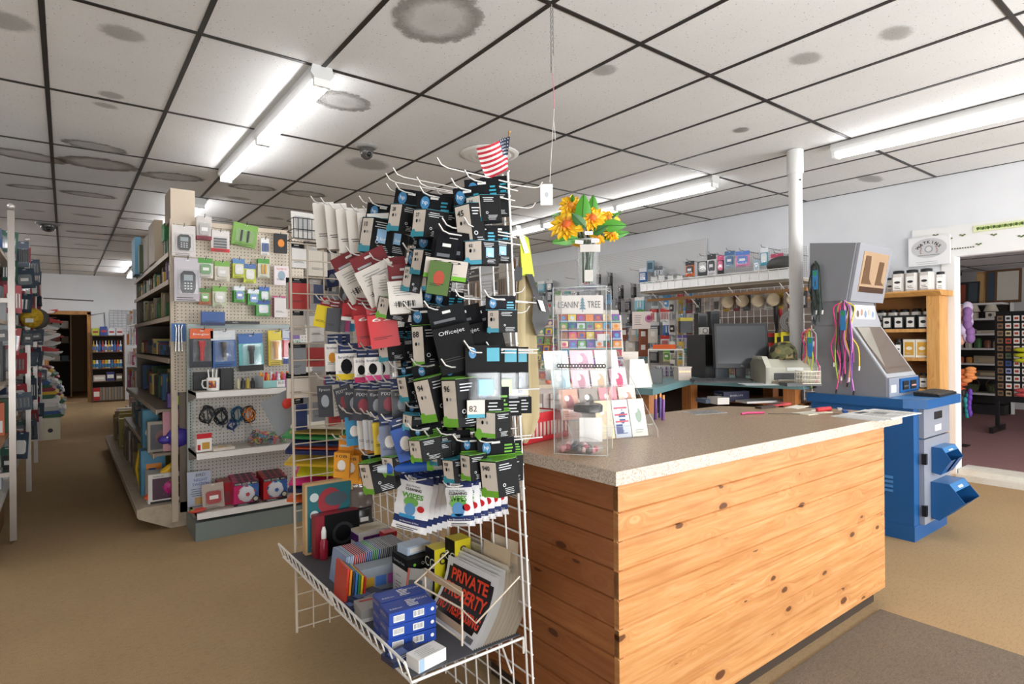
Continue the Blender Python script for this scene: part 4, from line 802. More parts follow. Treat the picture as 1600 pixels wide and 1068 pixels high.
# string, chain and tag from the ceiling
cg = empty('hanging_tag', (1.758, 1.989, CH), label='white card hanging on a thin string from the ceiling', cat='hanging tag'); fi = Matrix.Translation((1.758, 1.989, CH)).inverted()
s_ = MB(); X0, Y0_ = 1.758, 1.989
zz = lambda v: at(862, v, x=X0).z
s_.tube([(X0, Y0_, CH), (X0 + .005, Y0_, zz(115))], .0012, M('#bdb8b4', .5)).tube([(X0 + .005, Y0_, zz(115)), (X0 + .01, Y0_, zz(170))], .002, M('#d98a96', .5)).tube([(X0 + .01, Y0_, zz(170)), (X0 - .01, Y0_, zz(245)), (X0 - .02, Y0_, zz(287))], .0012, WHITE).tube([(X0 + .01, Y0_, zz(190)), (X0 + .015, Y0_, zz(218))], .0012, WHITE)
o = s_.build('string', cg); o.matrix_parent_inverse = fi
b = MB(); p = at(854, 304, x=X0 - .02); b.box(-.028, .028, -.001, .001, -.048, .048, WHITE).disc(.012, LT, 10, .7, 1, -.002, (0, 0)).build('card', cg, mw=fi @ T(p.x, p.y, p.z, -PSI)) 
for k, dx in ((0, 0), (1, .012)):
    b = MB()
    for i in range(22 if k == 0 else 16):
        z = zz(14 + i * 4.7); r = .0045; pts = [(math.cos(a) * r * (.6), 0, math.sin(a) * r * 1.5) for a in [j * pi / 4 for j in range(9)]]
        b.X = T(X0 + dx - .006, Y0_, z, (i % 2) * pi / 2 + .4); b.tube(pts, .0009, M('#3b3a38', .4, .6), 4)
    b.X = I4; o = b.build('chain', cg); o.matrix_parent_inverse = fi
# ceiling fittings
vt = empty('ceiling_vent', (2.771, 3.914, CH), label='round white ceiling air vent behind the flag', cat='air vent')
for i, (r, z) in enumerate(((.235, -.012), (.175, -.022), (.12, -.03), (.065, -.038))): MB().lathe([(r - .03, z - .004), (r, z + .004), (r + .006, z + .01), (r - .026, z + .002)], WHITE, 32).build('vent_ring', vt)
MB().lathe([(.24, 0), (.2, -.006), (.001, -.006)], M('#37312c', .7), 24).build('duct_opening', vt)
def dome(u, v, r, lb, z=CH):
    p = at(u, v, z=z); d = empty('security_camera', p, label=lb, cat='security camera'); MB().lathe([(r, 0), (r, -.01), (r * .8, -.02)], M('#8b8986', .4), 20).build('mount', d); MB().lathe([(r * .62, -.02), (r * .62, -.05), (r * .5, -.085), (r * .2, -.105), (.001, -.108)], M('#4c4a48', .15), 18).build('camera_housing', d); MB().sphere((.0, -r * .42, -.07), r * .25, BLACK, 8, 6).build('lens', d)
dome(573, 228, .085, 'dark dome security camera on the ceiling left of the round vent'); dome(75, 349, .13, 'dome security camera over the far left aisle'); dome(146, 436, .12, 'small far dome camera near the back wall')
# ------------------------------------------------------------ on the counter
CZ = .9515
def frame(pl, pr):     # local frame: x along pl->pr, front facing -y, origin at pl
    d = (pr - pl); d.z = 0; L = d.length; m = facet((pl.x, pl.y), (pl.x + d.x, pl.y + d.y)); m.translation = pl; return m, L
A_, B_ = at(866, 708, z=CZ), at(949, 712, z=CZ); FR, AW = frame(A_, B_)
AH = at(866, 449, x=A_.x).z - CZ; AD = .14
ac = empty('acrylic_display_case', mw=FR, label='tall clear acrylic display case on the counter, under the sunflower vase', cat='display case')
def panel(x0, x1, y0, y1, z0, z1, nm_='clear_panel', par=None):
    b = MB().box(x0, x1, y0, y1, z0, z1, ACRYL)
    return b.build(nm_, par or ac)
panel(0, AW, 0, .003, 0, AH); panel(0, AW, AD - .003, AD, 0, AH); panel(0, .003, 0, AD, 0, AH); panel(AW - .003, AW, 0, AD, 0, AH)
panel(0, AW, 0, AD, AH - .004, AH, 'top_plate'); panel(.003, AW, 0, AD, .29, .294, 'shelf'); panel(.003, AW, 0, AD, .43, .433, 'shelf')
b = MB()
for x, y in ((0, 0), (AW, 0), (0, AD), (AW, AD)): b.tube([(x, y, 0), (x, y, AH)], .0013, EDGE, 4)
for z in (0, .29, AH): b.tube([(0, 0, z), (AW, 0, z), (AW, AD, z), (0, AD, z), (0, 0, z)], .0012, EDGE, 4)
b.build('polished_edges', ac)
for i in range(16):
    MB().tube([(.006 * math.cos(a), 0, .006 * math.sin(a)) for a in [k * pi / 4 for k in range(9)]], .0022, M('#1d1b1a', .3), 5).build('ring', mw=FR @ T(.012 + i * .0105, .03, .302), label='small dark ring on the case shelf, %s along the row' % nth(i), cat='ring', group='dark rings on the case shelf')
bag = MB()
for i in range(34):
    a = R.random() * 6.28; r = R.random() ** .5; bag.sphere((.085 + .07 * r * math.cos(a), .045 + .03 * r * math.sin(a), .012 + .035 * (1 - r) * R.random()), R.uniform(.008, .014), M(R.choice(('#c98a8e', '#2b2a2c', '#b5525e', '#d9b3b0', '#55504f', '#a8434e')), .3), 7, 5)
bg_ = bag.build('candy_bag', mw=FR @ T(0, -.005, 0), label='clear bag of pink and black candies inside the acrylic case', cat='bag')
MB().sphere((.085, .045, .02), (.085, .045, .034), clear('clear_film', '#f2f4f6', .28, .05), 16, 8).build('clear_film', bg_)
# bud vase with sunflowers on the acrylic case
vs = empty('flower_vase', FR @ Vector((AW * .62, AD * .5, AH)), label='clear glass vase of yellow and orange silk sunflowers', cat='vase of flowers'); vo_ = vs.location.copy()
vs.rotation_euler.z = -PSI
gl = clear('clear_glass', '#e8f0f0', .22, .02)
MB().box(-.038, .038, -.038, .038, 0, .012, gl).lathe([(.036, .01), (.037, .09), (.04, .165)], gl, 24).lathe([(.04, .165), (.0415, .168), (.04, .171)], EDGE, 24).build('glass_cylinder', vs)
MB().box(-.034, .036, -.042, -.041, .122, .148, clear('frosted_label', '#e9e4dd', .6)).build('price_sticker', vs); MB().box(-.02, .01, -.042, -.041, .02, .06, clear('frosted_label', '#e9e4dd', .6)).build('price_sticker', vs)
def loc_px(u, v, dy=0):      # point above the vase in the vase's own frame, in the plane through the vase facing the camera
    t_ = at(u, v, y=vo_.y + dy) - vo_
    # keep it in the plane through the vase parallel to the picture plane
    w0 = sP * vo_.x + cP * vo_.y + dy; a = (u - PX) / F; b_ = -(v - PY) / F; a, b_ = cR * a + sR * b_, -sR * a + cR * b_
    p = Vector((cP * a + sP, -sP * a + cP, b_)) * w0; p.z += H; d = p - vo_
    return Vector((cP * d.x - sP * d.y, sP * d.x + cP * d.y, d.z))
stm = M('#2f4a26', .5); gm = M('#4e9a2c', .4); gm2 = M('#2f6a2a', .4); gv = M('#24481f', .5)
heads = [(886, 352, 28, 0, -.03), (926, 342, 21, .3, -.035), (951, 343, 19, -.2, -.02), (892, 322, 19, .2, .01), (915, 336, 17, .6, .02), (933, 372, 13, .4, -.01), (955, 367, 13, 0, 0), (900, 378, 10, .2, .02)]
for k, (u, v, r, tw, dy) in enumerate(heads):
    c = loc_px(u, v, dy); R_ = r * 1.12 / 455; b = MB(); ori = Matrix.Translation(c) @ Euler((math.radians(-15 - 25 * R.random()), 0, R.uniform(-.5, .5))).to_matrix().to_4x4(); b.X = ori
    for ring, (n, rr, y0, cl) in enumerate(((13, 1.0, 0, '#f6c21f'), (12, .82, -.004, '#fbd02e'), (9, .55, -.009, '#f5a52a' if k in (0, 1, 4) else '#f8bc2a'))):
        for i in range(n):
            a = 2 * pi * i / n + ring * .25 + R.uniform(-.06, .06); L = R_ * rr; ww = L * .2; ca, sa = math.cos(a), math.sin(a)
            P = [(0, -ww * .3, 0), (.45, -ww, -.004), (.8, -ww * .8, -.002), (1, 0, .004), (.8, ww * .8, -.002), (.45, ww, -.004), (0, ww * .3, 0), (.5, 0, .003)]
            V = [(ca * t * L - sa * s_, y0 + yy - .008 * t * t * (1 if ring == 0 else -1) * R.uniform(-.5, 1), sa * t * L + ca * s_) for t, s_, yy in P]
            b.add(V, [(0, 1, 7, 6), (1, 2, 3, 7), (7, 3, 4, 5), (7, 5, 6)], M(cl, .55))
    b.sphere((0, -.008, 0), (R_ * .26, .009, R_ * .26), M('#e0672a' if k in (0, 1, 4) else '#d98a25', .6), 10, 6)
    b.X = I4; b.build('flower_head', vs)
    MB().tube([(R.uniform(-.02, .02), R.uniform(-.02, .02), .02), (c.x * .25, 0, .17), (c.x * .7, c.y * .5, (c.z + .17) / 2 + .02), (c.x, c.y + .008, c.z)], .0035, stm, 6).build('stem', vs)
def leaf(u0, v0, u1, v1, wd, m, dy=0):
    a, c = loc_px(u0, v0, dy), loc_px(u1, v1, dy - .02); d = c - a; L = d.length; t_ = d.normalized(); s_ = t_.cross(Vector((.15, 1, .1))).normalized(); n_ = s_.cross(t_)
    N = 8; V = []
    for i in range(N + 1):
        q_ = i / N; w_ = wd * math.sin(pi * q_ ** .75) ** .8 if 0 < q_ < 1 else 0; ctr = a + d * q_ + n_ * (.18 * L * q_ * q_ - .08 * L * q_)
        V += [ctr - s_ * w_ + n_ * w_ * .25, ctr, ctr + s_ * w_ + n_ * w_ * .25]
    b = MB().add(V, [(3 * i + j, 3 * i + j + 1, 3 * i + j + 4, 3 * i + j + 3) for i in range(N) for j in range(2)], m, True)
    b.tube([V[3 * i + 1] + n_ * -.0008 for i in range(N + 1)], .0009, gv, 4); b.build('leaf', vs)
for L_ in ((910, 352, 912, 302, .028, gm, -.03), (925, 340, 927, 304, .02, gm, .02), (915, 356, 893, 333, .018, gm2, -.05), (940, 352, 980, 352, .022, gm, -.04), (935, 356, 962, 336, .014, gm2, -.02), (905, 372, 862, 378, .018, gm, -.02), (900, 345, 862, 336, .024, M('#7fae6c', .4), .03), (944, 345, 972, 330, .008, gm, 0), (925, 365, 950, 352, .016, gm2, -.045), (894, 316, 895, 304, .008, gm, 0), (905, 360, 880, 345, .014, gm2, .02), (940, 372, 985, 362, .016, gm, .03)): leaf(*L_)
for u, v in ((920, 364), (905, 378), (930, 376)): p = loc_px(u, v, -.05); MB().box(-.014, .014, -.001, 0, -.006, .006, WHITE).rect(-.01, .01, -.003, .003, -.002, LT).build('price_tag', vs, mw=T(p.x, p.y, p.z, 0, 0, R.uniform(-.3, .3)))
# jar behind the case
p = at(922, 700, z=CZ) + Vector((.09, .1, 0)); j = empty('candy_jar', p, label='clear square jar with a black lid and white label behind the acrylic case', cat='jar')
MB().box(-.055, .055, -.055, .055, 0, .115, gl, .012).build('jar_body', j); MB().lathe([(.056, .118), (.057, .14), (.05, .146)], M('#17171a', .3), 24).build('lid', j); MB().box(-.04, .045, -.058, -.056, .01, .1, WHITE).build('label', j, rz=-PSI)
# stepped acrylic card display
cA, cB = at(952, 690, z=CZ), at(1028, 683, z=CZ); d_ = (cB - cA).normalized(); cA2 = cA - d_ * .16; CF, CW = frame(cA2, cB)
cd = empty('acrylic_card_stand', mw=CF, label='clear stepped acrylic stand of greeting cards on the counter', cat='card stand')
b = MB()
for x in (0, CW): b.prism([(0, 0), (.30, 0), (.30, .34), (.28, .34), (.0, .03)], x - .0015, x + .0015, ACRYL, 'x')
b.build('side_panel', cd); b = MB()
for k in range(4): b.box(0, CW, .03 + k * .065, .032 + k * .065, k * .075, k * .075 + .05, ACRYL); b.box(0, CW, .03 + k * .065, .09 + k * .065, k * .075, k * .075 + .003, ACRYL)
b.build('step', cd); b = MB()
for x in (0, CW): b.tube([(x, 0, 0), (x, 0, .03), (x, .28, .34), (x, .30, .34), (x, .30, 0)], .0014, EDGE, 4)
for k in range(4): b.tube([(0, .03 + k * .065, k * .075 + .05), (CW, .03 + k * .065, k * .075 + .05)], .001, EDGE, 4)
b.build('polished_edges', cd)
CC = [[('#e3cfa4', '#c9b085'), ('#b9bfca', '#3a4a7a'), ('#e6dccb', '#8a9a8a')], [('#dba58f', '#b56a72'), ('#9a8f86', '#5a5450'), ('#d98a92', '#b03a4a'), ('#e3c8b8', '#b98a7a')], [('#c9dbe0', '#9ab8c4'), ('#e9c9cf', '#c08a98'), ('#e8ddd0', '#c9a98a'), ('#efc3cc', '#d8486a')], [('#f0efec', '#c9d4da'), ('#e5c6d2', '#c89ab0'), ('#efe9e0', '#d9cfc4')]]
cn_ = {0: 'front', 1: 'second', 2: 'third', 3: 'back'}; cdn = ('cream', 'blue grey', 'ivory', 'pale')
for k, row in enumerate(CC):
    n = len(row); 
    for i, (c1, c2) in enumerate(row):
        w_ = (CW - .03) / n - .006 if k else .1; x = .012 + i * (CW - .02) / n if k else CW - .012 - (3 - i) * .079
        w_ = w_ if k else .075; h_ = .15 if k == 0 else .12
        b = MB().box(0, w_, 0, .0015, 0, h_, M(c1, .35)); b.disc(w_ * .3, M(c2, .4), 10, .7, 1.3, -.0006, (w_ * .55, h_ * .55)); b.disc(w_ * .14, WHITE, 8, 1, 1, -.001, (w_ * .4, h_ * .7)); b.lines(w_ * .15, w_ * .8, h_ * .1, h_ * .22, 2, -.0008, M(c2, .4), .35)
        if k == 0 and i == 1:
            for q in range(6): b.rect(w_ * .1, w_ * .9, h_ * (.4 + q * .09), h_ * (.44 + q * .09), -.0012, (M('#b8444c', .4), WHITE)[q % 2])
            b.rect(w_ * .1, w_ * .5, h_ * .1, h_ * .35, -.0014, M('#33437a', .4))
        b.build('greeting_card', mw=CF @ T(x, .04 + k * .065, k * .075 + .004, 0, math.radians(-14)), label='greeting card in the %s tier of the acrylic stand' % cn_[k], cat='greeting card', group='greeting cards in the acrylic stand')
for i, (u, v) in enumerate(((1024, 655), (1031, 652), (1036, 656))):
    p = at(u, v, z=CZ); MB().tube([(0, 0, 0), (.004, 0, .1)], .008, M(('#5a2c7a', '#3b2f6e', '#6c3585')[i], .3), 8).tube([(.004, 0, .1), (.005, 0, .12)], .006, M('#e08a3c', .3), 8).build('marker_tube', mw=T(p.x, p.y, p.z), label='purple upright tube standing at the far end of the card stand', cat='tube', group='purple tubes by the card stand')
# red basket
bA, bB = at(818, 696, z=CZ), at(888, 680, z=CZ); BF, BW = frame(bA, bB); BW *= 1.0
rk = empty('red_basket', mw=BF, label='red slotted plastic basket on the counter behind the khaki cloth', cat='basket')
b = MB(); rd = M('#c6212b', .35); hB = .105
for x0, x1, y0, y1 in ((0, BW, 0, .003), (0, BW, .15, .153), (0, .003, 0, .153), (BW - .003, BW, 0, .153)): b.box(x0, x1, y0, y1, 0, .02, rd).box(x0, x1, y0, y1, .075, hB, rd)
n = 12
for i in range(n + 1): x = i * (BW - .006) / n; b.box(x, x + .006, 0, .003, .018, .077, rd).box(x, x + .006, .15, .153, .018, .077, rd)
b.box(-.006, BW + .006, -.006, .004, hB, hB + .008, rd).box(0, BW, 0, .153, 0, .003, rd); b.build('basket_wall', rk)
MB().box(.01, BW - .01, .02, .14, .01, .1, M('#efe6d8', .5)).build('paper_pack', mw=BF @ T(0, 0, 0), label='cream paper packs inside the red basket', cat='paper pack')
# small things at the far end of the counter
def flat(u, v, w_, d_, h_, m, rz, name, label, cat, z=CZ, fn=None, group=None):
    p = at(u, v, z=z); b = MB().box(-w_ / 2, w_ / 2, -d_ / 2, d_ / 2, 0, h_, m)
    if fn: topf(b, h_); fn(b, w_, d_); b.X = I4
    return b.build(name, mw=T(p.x, p.y, p.z, rz), label=label, cat=cat, group=group)
for i in range(4):
    flat(1360 + 6 * i, 650 - 1.2 * i, .33, .22, .0035, M('#dfdedb', .6), -.05 + .06 * (i % 3), 'newspaper', ('lowest', 'second', 'third', 'topmost')[i] + ' folded newspaper in the pile on the counter end', 'newspaper', CZ + .0042 * i, lambda b, W, D: (b.lines(-W * .42, -W * .02, -D * .4, D * .2, 9, -.0008, M('#8e8d8b'), .35), b.lines(W * .05, W * .45, -D * .4, D * .35, 11, -.0008, M('#9a9997'), .35), b.rect(-W * .3, W * .0, D * .25, D * .4, -.0008, INKT), b.rect(-W * .1, W * .12, -D * .1, D * .18, -.0012, M('#7b7a76'))), 'newspapers on the counter end')
p = at(1287, 639, z=CZ + .014); b = MB().tube([(-.055, 0, 0), (-.05, 0, 0), (.05, 0, 0), (.056, 0, 0)], [.009, .0125, .0125, .009], RED, 8).tube([(-.055, 0, 0), (-.1, .0, 0)], .003, CHROME, 6); b.build('screwdriver', mw=T(p.x, p.y, p.z, -.2), label='screwdriver with a fat red handle lying on the counter', cat='screwdriver')
flat(1270, 645, .2, .09, .004, M('#ece6cf', .5), -.15, 'paper_slip', 'cream paper slips under the red screwdriver', 'paper', fn=lambda b, W, D: b.lines(-W * .4, W * .4, -D * .4, D * .4, 5, -.0006, LT, .3))
flat(1245, 636, .16, .07, .004, M('#f0ead9', .5), .1, 'paper_slip', 'cream card lying behind the screwdriver', 'paper')
flat(1216, 633, .17, .05, .012, M('#b9202a', .4), -.1, 'wallet_pack', 'red and black flat pack at the back edge of the counter', 'flat pack', fn=lambda b, W, D: b.rect(-W * .5, W * .1, -D * .5, D * .5, -.001, BLACK))
flat(1196, 637, .13, .04, .012, M('#3a2a1f', .4), -.1, 'ruler_case', 'dark brown narrow case on the back edge of the counter', 'case')
p = at(1176, 645, z=CZ + .006); MB().tube([(-.07, 0, 0), (-.03, .006, .002), (.07, 0, 0)], .006, M('#d8457c', .35), 6).build('pink_pen', mw=T(p.x, p.y, p.z, -.35), label='pink curved pen on a cord lying on the counter', cat='pen')
q0, q1 = at(1200, 646, z=CZ + .003), at(1312, 646, z=CZ + .003); MB().tube([q0.lerp(q1, i / 24) + Vector((0, .004 * math.sin(i * 1.7), 0)) for i in range(25)], .0015, M('#4a4440', .5), 4).build('beaded_chain', label='thin dark cord stretched across the countertop', cat='cord')
flat(1320, 644, .05, .02, .012, M('#2d5fae', .4), .6, 'binder_clip', 'small blue clip beside the newspapers', 'clip'); flat(1312, 640, .05, .02, .01, M('#d8d8d6', .4), .5, 'binder_clip', 'small pale clip behind the blue clip', 'clip')
flat(1100, 644, .2, .12, .002, clear('clear_sleeve', '#dfe3e4', .5, .2), -.3, 'plastic_sleeve', 'clear plastic sleeve lying on the middle of the countertop', 'sleeve')
# ------------------------------------------------------------ white cabinet behind the counter
p = at(872, 594, z=1.12); cbm = M('#cfc6bf', .5)
cb = empty('display_cabinet', (p.x, p.y, 0), -.35, label='small white cabinet with candy on top behind the red basket', cat='cabinet')
b = MB().box(-.18, .14, 0, .3, 0, 1.08, cbm); b.box(-.2, .16, -.02, .32, 1.08, 1.1, M('#d8c2a4', .5)).build('cabinet_body', cb)
for x0, x1 in ((-.17, -.08), (-.05, .12)): MB().box(x0, x1, -.008, 0, .55, 1.05, M('#b7aaa3', .5)).box(x0, x0 + .012, -.014, 0, .55, 1.05, M('#d6cbc4', .5)).box(x1 - .012, x1, -.014, 0, .55, 1.05, M('#d6cbc4', .5)).build('door', cb)
MB().box(-.16, -.1, -.018, -.0145, .84, 1.0, WHITE).lines(-.155, -.105, .86, .99, 7, -.019, INKT, .4).rect(-.16, -.1, .80, .84, -.018, M('#e0ac2c')).build('notice_sheet', cb)
for i in range(11): MB().sphere((0, 0, 0), .014, M(('#d8552c', '#c9302a', '#e07a2c')[i % 3], .3), 8, 6).build('wrapped_candy', mw=T(p.x - .14 + .03 * i, p.y + .03 + .03 * (i % 3), 1.115), label='orange red wrapped candy on the small white cabinet', cat='candy', group='wrapped candies on the white cabinet')
# ------------------------------------------------------------ greeting card rack with sign
lt0 = at(925, 530, y=3.0); lt = empty('card_rack', (lt0.x, lt0.y, 0), -PSI, label="white Leanin' Tree rack full of small colourful cards", cat='card rack')
LM = Matrix.Translation((lt0.x, lt0.y, 0)) @ Matrix.Rotation(-PSI, 4, 'Z')
wr = M('#e6dfd8', .4); b = MB()
b.prism([(0, .05), (0, .95), (.02, .95), (.2, 1.62), (.26, 1.62), (.45, .95), (.45, .05)], -.235, -.222, wr, 'x'); b.build('side_panel', lt)
MB().prism([(0, .05), (0, .95), (.02, .95), (.2, 1.52), (.26, 1.52), (.45, .95), (.45, .05)], .235, .248, wr, 'x').build('side_panel', lt)
MB().prism([(.06, .05), (.06, .95), (.23, 1.56), (.24, 1.56), (.3, .05)], -.222, .235, M('#cfc6be', .5), 'x').build('back_panel', lt)
sgn = MB().box(-.23, .13, -.006, .0, 0, .14, wr); sgn.text("LEANIN'", .05, M('#3c3a3c'), -.13, .07, -.008, w=.155); sgn.text('TREE', .05, M('#3c3a3c'), .06, .07, -.008, w=.095)
for i in range(4): w_ = .014 + .0045 * i; sgn.add([(-.025 - w_, -.008, .1 - i * .022), (-.025 + w_, -.008, .1 - i * .022), (-.025, -.008, .128 - i * .022)], [(0, 1, 2)], M('#5b8798', .5))
sgn.rect(-.028, -.022, .012, .034, -.008, M('#5b8798', .5)); sgn.build('header_sign', lt, mw=T(-.02, .17, 1.53, 0, math.radians(-6)))
pal = ['#c4553c', '#d98a3c', '#8a5aa8', '#e6c93c', '#5a9ac8', '#6aa85a', '#b83a5a', '#d8b49a', '#3f5a9a', '#e0803a', '#9a6a4a', '#c8d0d8', '#7a4a8a', '#d85a8a', '#4a8a7a', '#f0e0b0']
def mcard(c1, c2):
    def f(): return MB().box(-.029, .029, 0, .004, 0, .052, M(c1, .4)).disc(.017, M(c2, .4), 8, 1, .9, -.001, (.0, .027)).rect(-.029, .029, .0, .009, -.0012, M(c2, .4)).build('picture_card')
    return ('mc', c1, c2), f
for r_ in range(9):
    z = 1.475 - r_ * .066; y = .165 - r_ * .0195; wr_ = 5 if r_ < 3 else 6 + (r_ > 5)
    MB().box(-.222, .235, y - .012, y + .01, z - .005, z, wr).rect(-.22, .235, z - .014, z - .004, y - .013, M('#4b3f78' if r_ % 3 else '#3a6a6a')).build('shelf', lt)
    for i in range(7):
        kf = mcard(pal[(r_ * 5 + i * 3) % 16], pal[(r_ * 3 + i * 7 + 4) % 16]); place(kf[0], kf[1], LM @ T(-.19 + i * .065, y - .004, z + .001, 0, math.radians(-12)), 'small picture card in the white card rack', 'picture card', 'picture cards in the white rack')
lt2 = empty('card_rack', mw=LM @ T(-.26, .12, 0, math.radians(-38)), label='side wing of small colourful cards left of the white card rack', cat='card rack'); LM2 = lt2.matrix_world.copy()
MB().prism([(0, .05), (0, .95), (.17, 1.5), (.2, 1.5), (.2, .05)], -.3, .0, wr, 'x').build('back_panel', lt2)
for r_ in range(9):
    z = 1.44 - r_ * .066; y = .125 - r_ * .0185
    MB().box(-.3, 0, y - .012, y + .01, z - .005, z, M('#d9d32c' if r_ in (2, 3, 4) else '#e6dfd8', .4)).build('shelf', lt2)
    for i in range(4):
        kf = mcard(pal[(r_ * 7 + i * 5 + 2) % 16], pal[(r_ * 3 + i * 3 + 9) % 16]); place(kf[0], kf[1], LM2 @ T(-.265 + i * .07, y - .004, z + .001, 0, math.radians(-12)), 'small picture card in the side wing', 'picture card', 'picture cards in the side wing')
MB().box(-.045, .045, 0, .003, 0, .05, M('#dcd8d4', .5)).build('blank_card', mw=LM @ T(.09, .04, 1.33, 0, -.2), label='blank pale card tucked in front of the white card rack', cat='card')
# ------------------------------------------------------------ cashier desk
DZ = 1.0; tl = M('#6f9396', .4); dw = wood('desk_frame_wood', '#b87540', '#cc8c54', '#9a5c2c', 0, knots=False, axis=0)
dk = empty('cashier_desk', (4.15, 3.0, 0), label='teal topped L shaped cashier desk on wooden posts', cat='desk'); di = Matrix.Translation((4.15, 3.0, 0)).inverted()
def dkb(b, n): o = b.build(n, dk); o.matrix_parent_inverse = di
dkb(MB().prism([(4.33, 2.14), (4.64, 2.15), (4.64, 2.52), (4.9, 2.56), (4.82, 3.5), (4.2, 3.5), (3.1, 3.1), (3.19, 2.6), (4.15, 2.98)], DZ - .045, DZ, tl), 'desktop')
for x, y in ((4.17, 3.0), (4.33, 2.2), (3.22, 2.66), (4.75, 2.6), (4.7, 3.38)): dkb(MB().box(x, x + .09, y, y + .09, 0, DZ - .045, dw), 'post')
dkb(MB().prism([(4.37, 2.2), (4.62, 2.2), (4.85, 2.58), (4.8, 3.4), (4.24, 3.0)], .82, .84, dw), 'lower_shelf'); dkb(MB().prism([(4.37, 2.2), (4.62, 2.2), (4.85, 2.58), (4.8, 3.4), (4.24, 3.0)], .4, .42, dw), 'lower_shelf')
dkb(MB().prism([(4.86, 2.56), (4.89, 2.58), (4.82, 3.48), (4.79, 3.46)], .05, .94, M('#3a2c22', .7)).prism([(3.12, 3.07), (4.2, 3.46), (4.78, 3.46), (4.78, 3.49), (4.2, 3.49), (3.12, 3.1)], .05, .94, M('#3a2c22', .7)), 'back_board')
# monitor: faces the cashier side and the camera
p = Vector((4.3, 2.62, DZ)); mo = empty('monitor', mw=T(p.x, p.y, DZ, math.radians(-42)) @ Matrix.Scale(1.04, 4), label='black square LCD monitor on the cashier desk', cat='monitor')
MB().lathe([(.11, 0), (.11, .012), (.03, .02)], BLACK, 20).box(-.035, .035, .0, .03, .01, .16, BLACK).build('stand', mo)
sc = MB().box(-.205, .205, -.02, .025, 0, .345, BLACK, .008).box(-.12, .12, .02, .06, .06, .28, BLACK); sc.build('screen_housing', mo, mw=T(0, -.02, .095, 0, math.radians(-8)))
MB().box(-.182, .182, -.0215, -.02, .035, .325, M('#45484b', .12)).text('DELL', .008, LT, 0, .016, -.0215).build('screen', mo, mw=T(0, -.02, .095, 0, math.radians(-8)))
p = at(1130, 597, z=DZ); kb = empty('keyboard', (p.x, p.y + .02, DZ), math.radians(-42), label='black keyboard lying below the monitor', cat='keyboard')
def keyb(par, L=.44, D=.15, kc='#2a2a2d'):
    MB().prism([(-D / 2, 0), (D / 2, 0), (D / 2, .026), (-D / 2, .014)], -L / 2, L / 2, BLACK, 'x').build('keyboard_case', par)
    b = MB()
    for j in range(5):
        for i in range(18): x = -L / 2 + .012 + i * (L - .024) / 18; y = -D / 2 + .012 + j * (D - .024) / 5; z = .014 + .012 * (y + D / 2) / D; b.box(x + .001, x + (L - .024) / 18 - .002, y + .001, y + (D - .024) / 5 - .002, z, z + .006, M(kc, .5))
    b.build('keys', par)
keyb(kb)
flat(1185, 600, .24, .2, .002, M('#d9dfe3', .5), -.7, 'mouse_pad', 'pale mouse pad on the cashier desk', 'mouse pad', DZ)
p = at(1187, 594, z=DZ); MB().sphere((0, 0, .004), (.032, .055, .028), BLACK, 12, 8).build('computer_mouse', mw=T(p.x, p.y, DZ + .02, -.6), label='black computer mouse on the pale pad', cat='computer mouse')
p = Vector((4.46, 3.04, DZ)); pt = empty('computer_tower', mw=T(p.x, p.y, DZ, math.radians(-32)) @ Matrix.Scale(1.0, 4), label='black and grey computer tower beside the monitor', cat='computer')
MB().box(-.1, .1, -.2, .2, 0, .37, BLACK).build('tower_case', pt); MB().box(-.02, .102, -.215, -.2, .0, .372, M('#7d8086', .3), .01).disc(.018, M('#a5a8ac', .3), 16, 1, 1, -.216, (.04, .22)).text('DELL', .009, LT, .04, .22, -.217).build('front_bezel', pt)
tM = pt.matrix_world.copy()
for x, y, h_, lb in ((-.06, -.02, .18, 'black desktop speaker on the computer tower, beside the pen cup'), (.06, .0, .2, 'black desktop speaker on the computer tower, behind the monitor edge')):
    s_ = MB().prism([(-.04, -.04), (.04, -.04), (.045, .04), (-.045, .04)], 0, h_, BLACK).build('speaker', mw=tM @ T(x, y, .373), label=lb, cat='speaker'); MB().rect(-.032, .032, .02, h_ - .02, -.0415, M('#26272a', .7)).build('speaker_grille', s_)
tMz = tM @ T(-.08, -.13, .373); k = MB().lathe([(.032, 0), (.034, .0)], WHITE, 18).box(-.04, .035, -.02, .02, 0, .06, M('#dcd9d4', .4)).disc(.022, M('#5a5753', .4), 16, 1, 1, -.021, (0, .03)).disc(.016, WHITE, 16, 1, 1, -.022, (0, .03)); k.build('small_clock', mw=tMz, label='small white clock on the computer tower', cat='clock')
p = at(1071, 520, x=5.8); MB().box(-.07, .07, -.04, .04, 0, .14, M('#2b2c33', .4)).box(-.075, .075, -.045, .045, .14, .18, M('#e0cb23', .4)).build('battery_display', mw=T(p.x, p.y, p.z, -.6), label='dark display tray with yellow packs left of the speakers', cat='display tray')
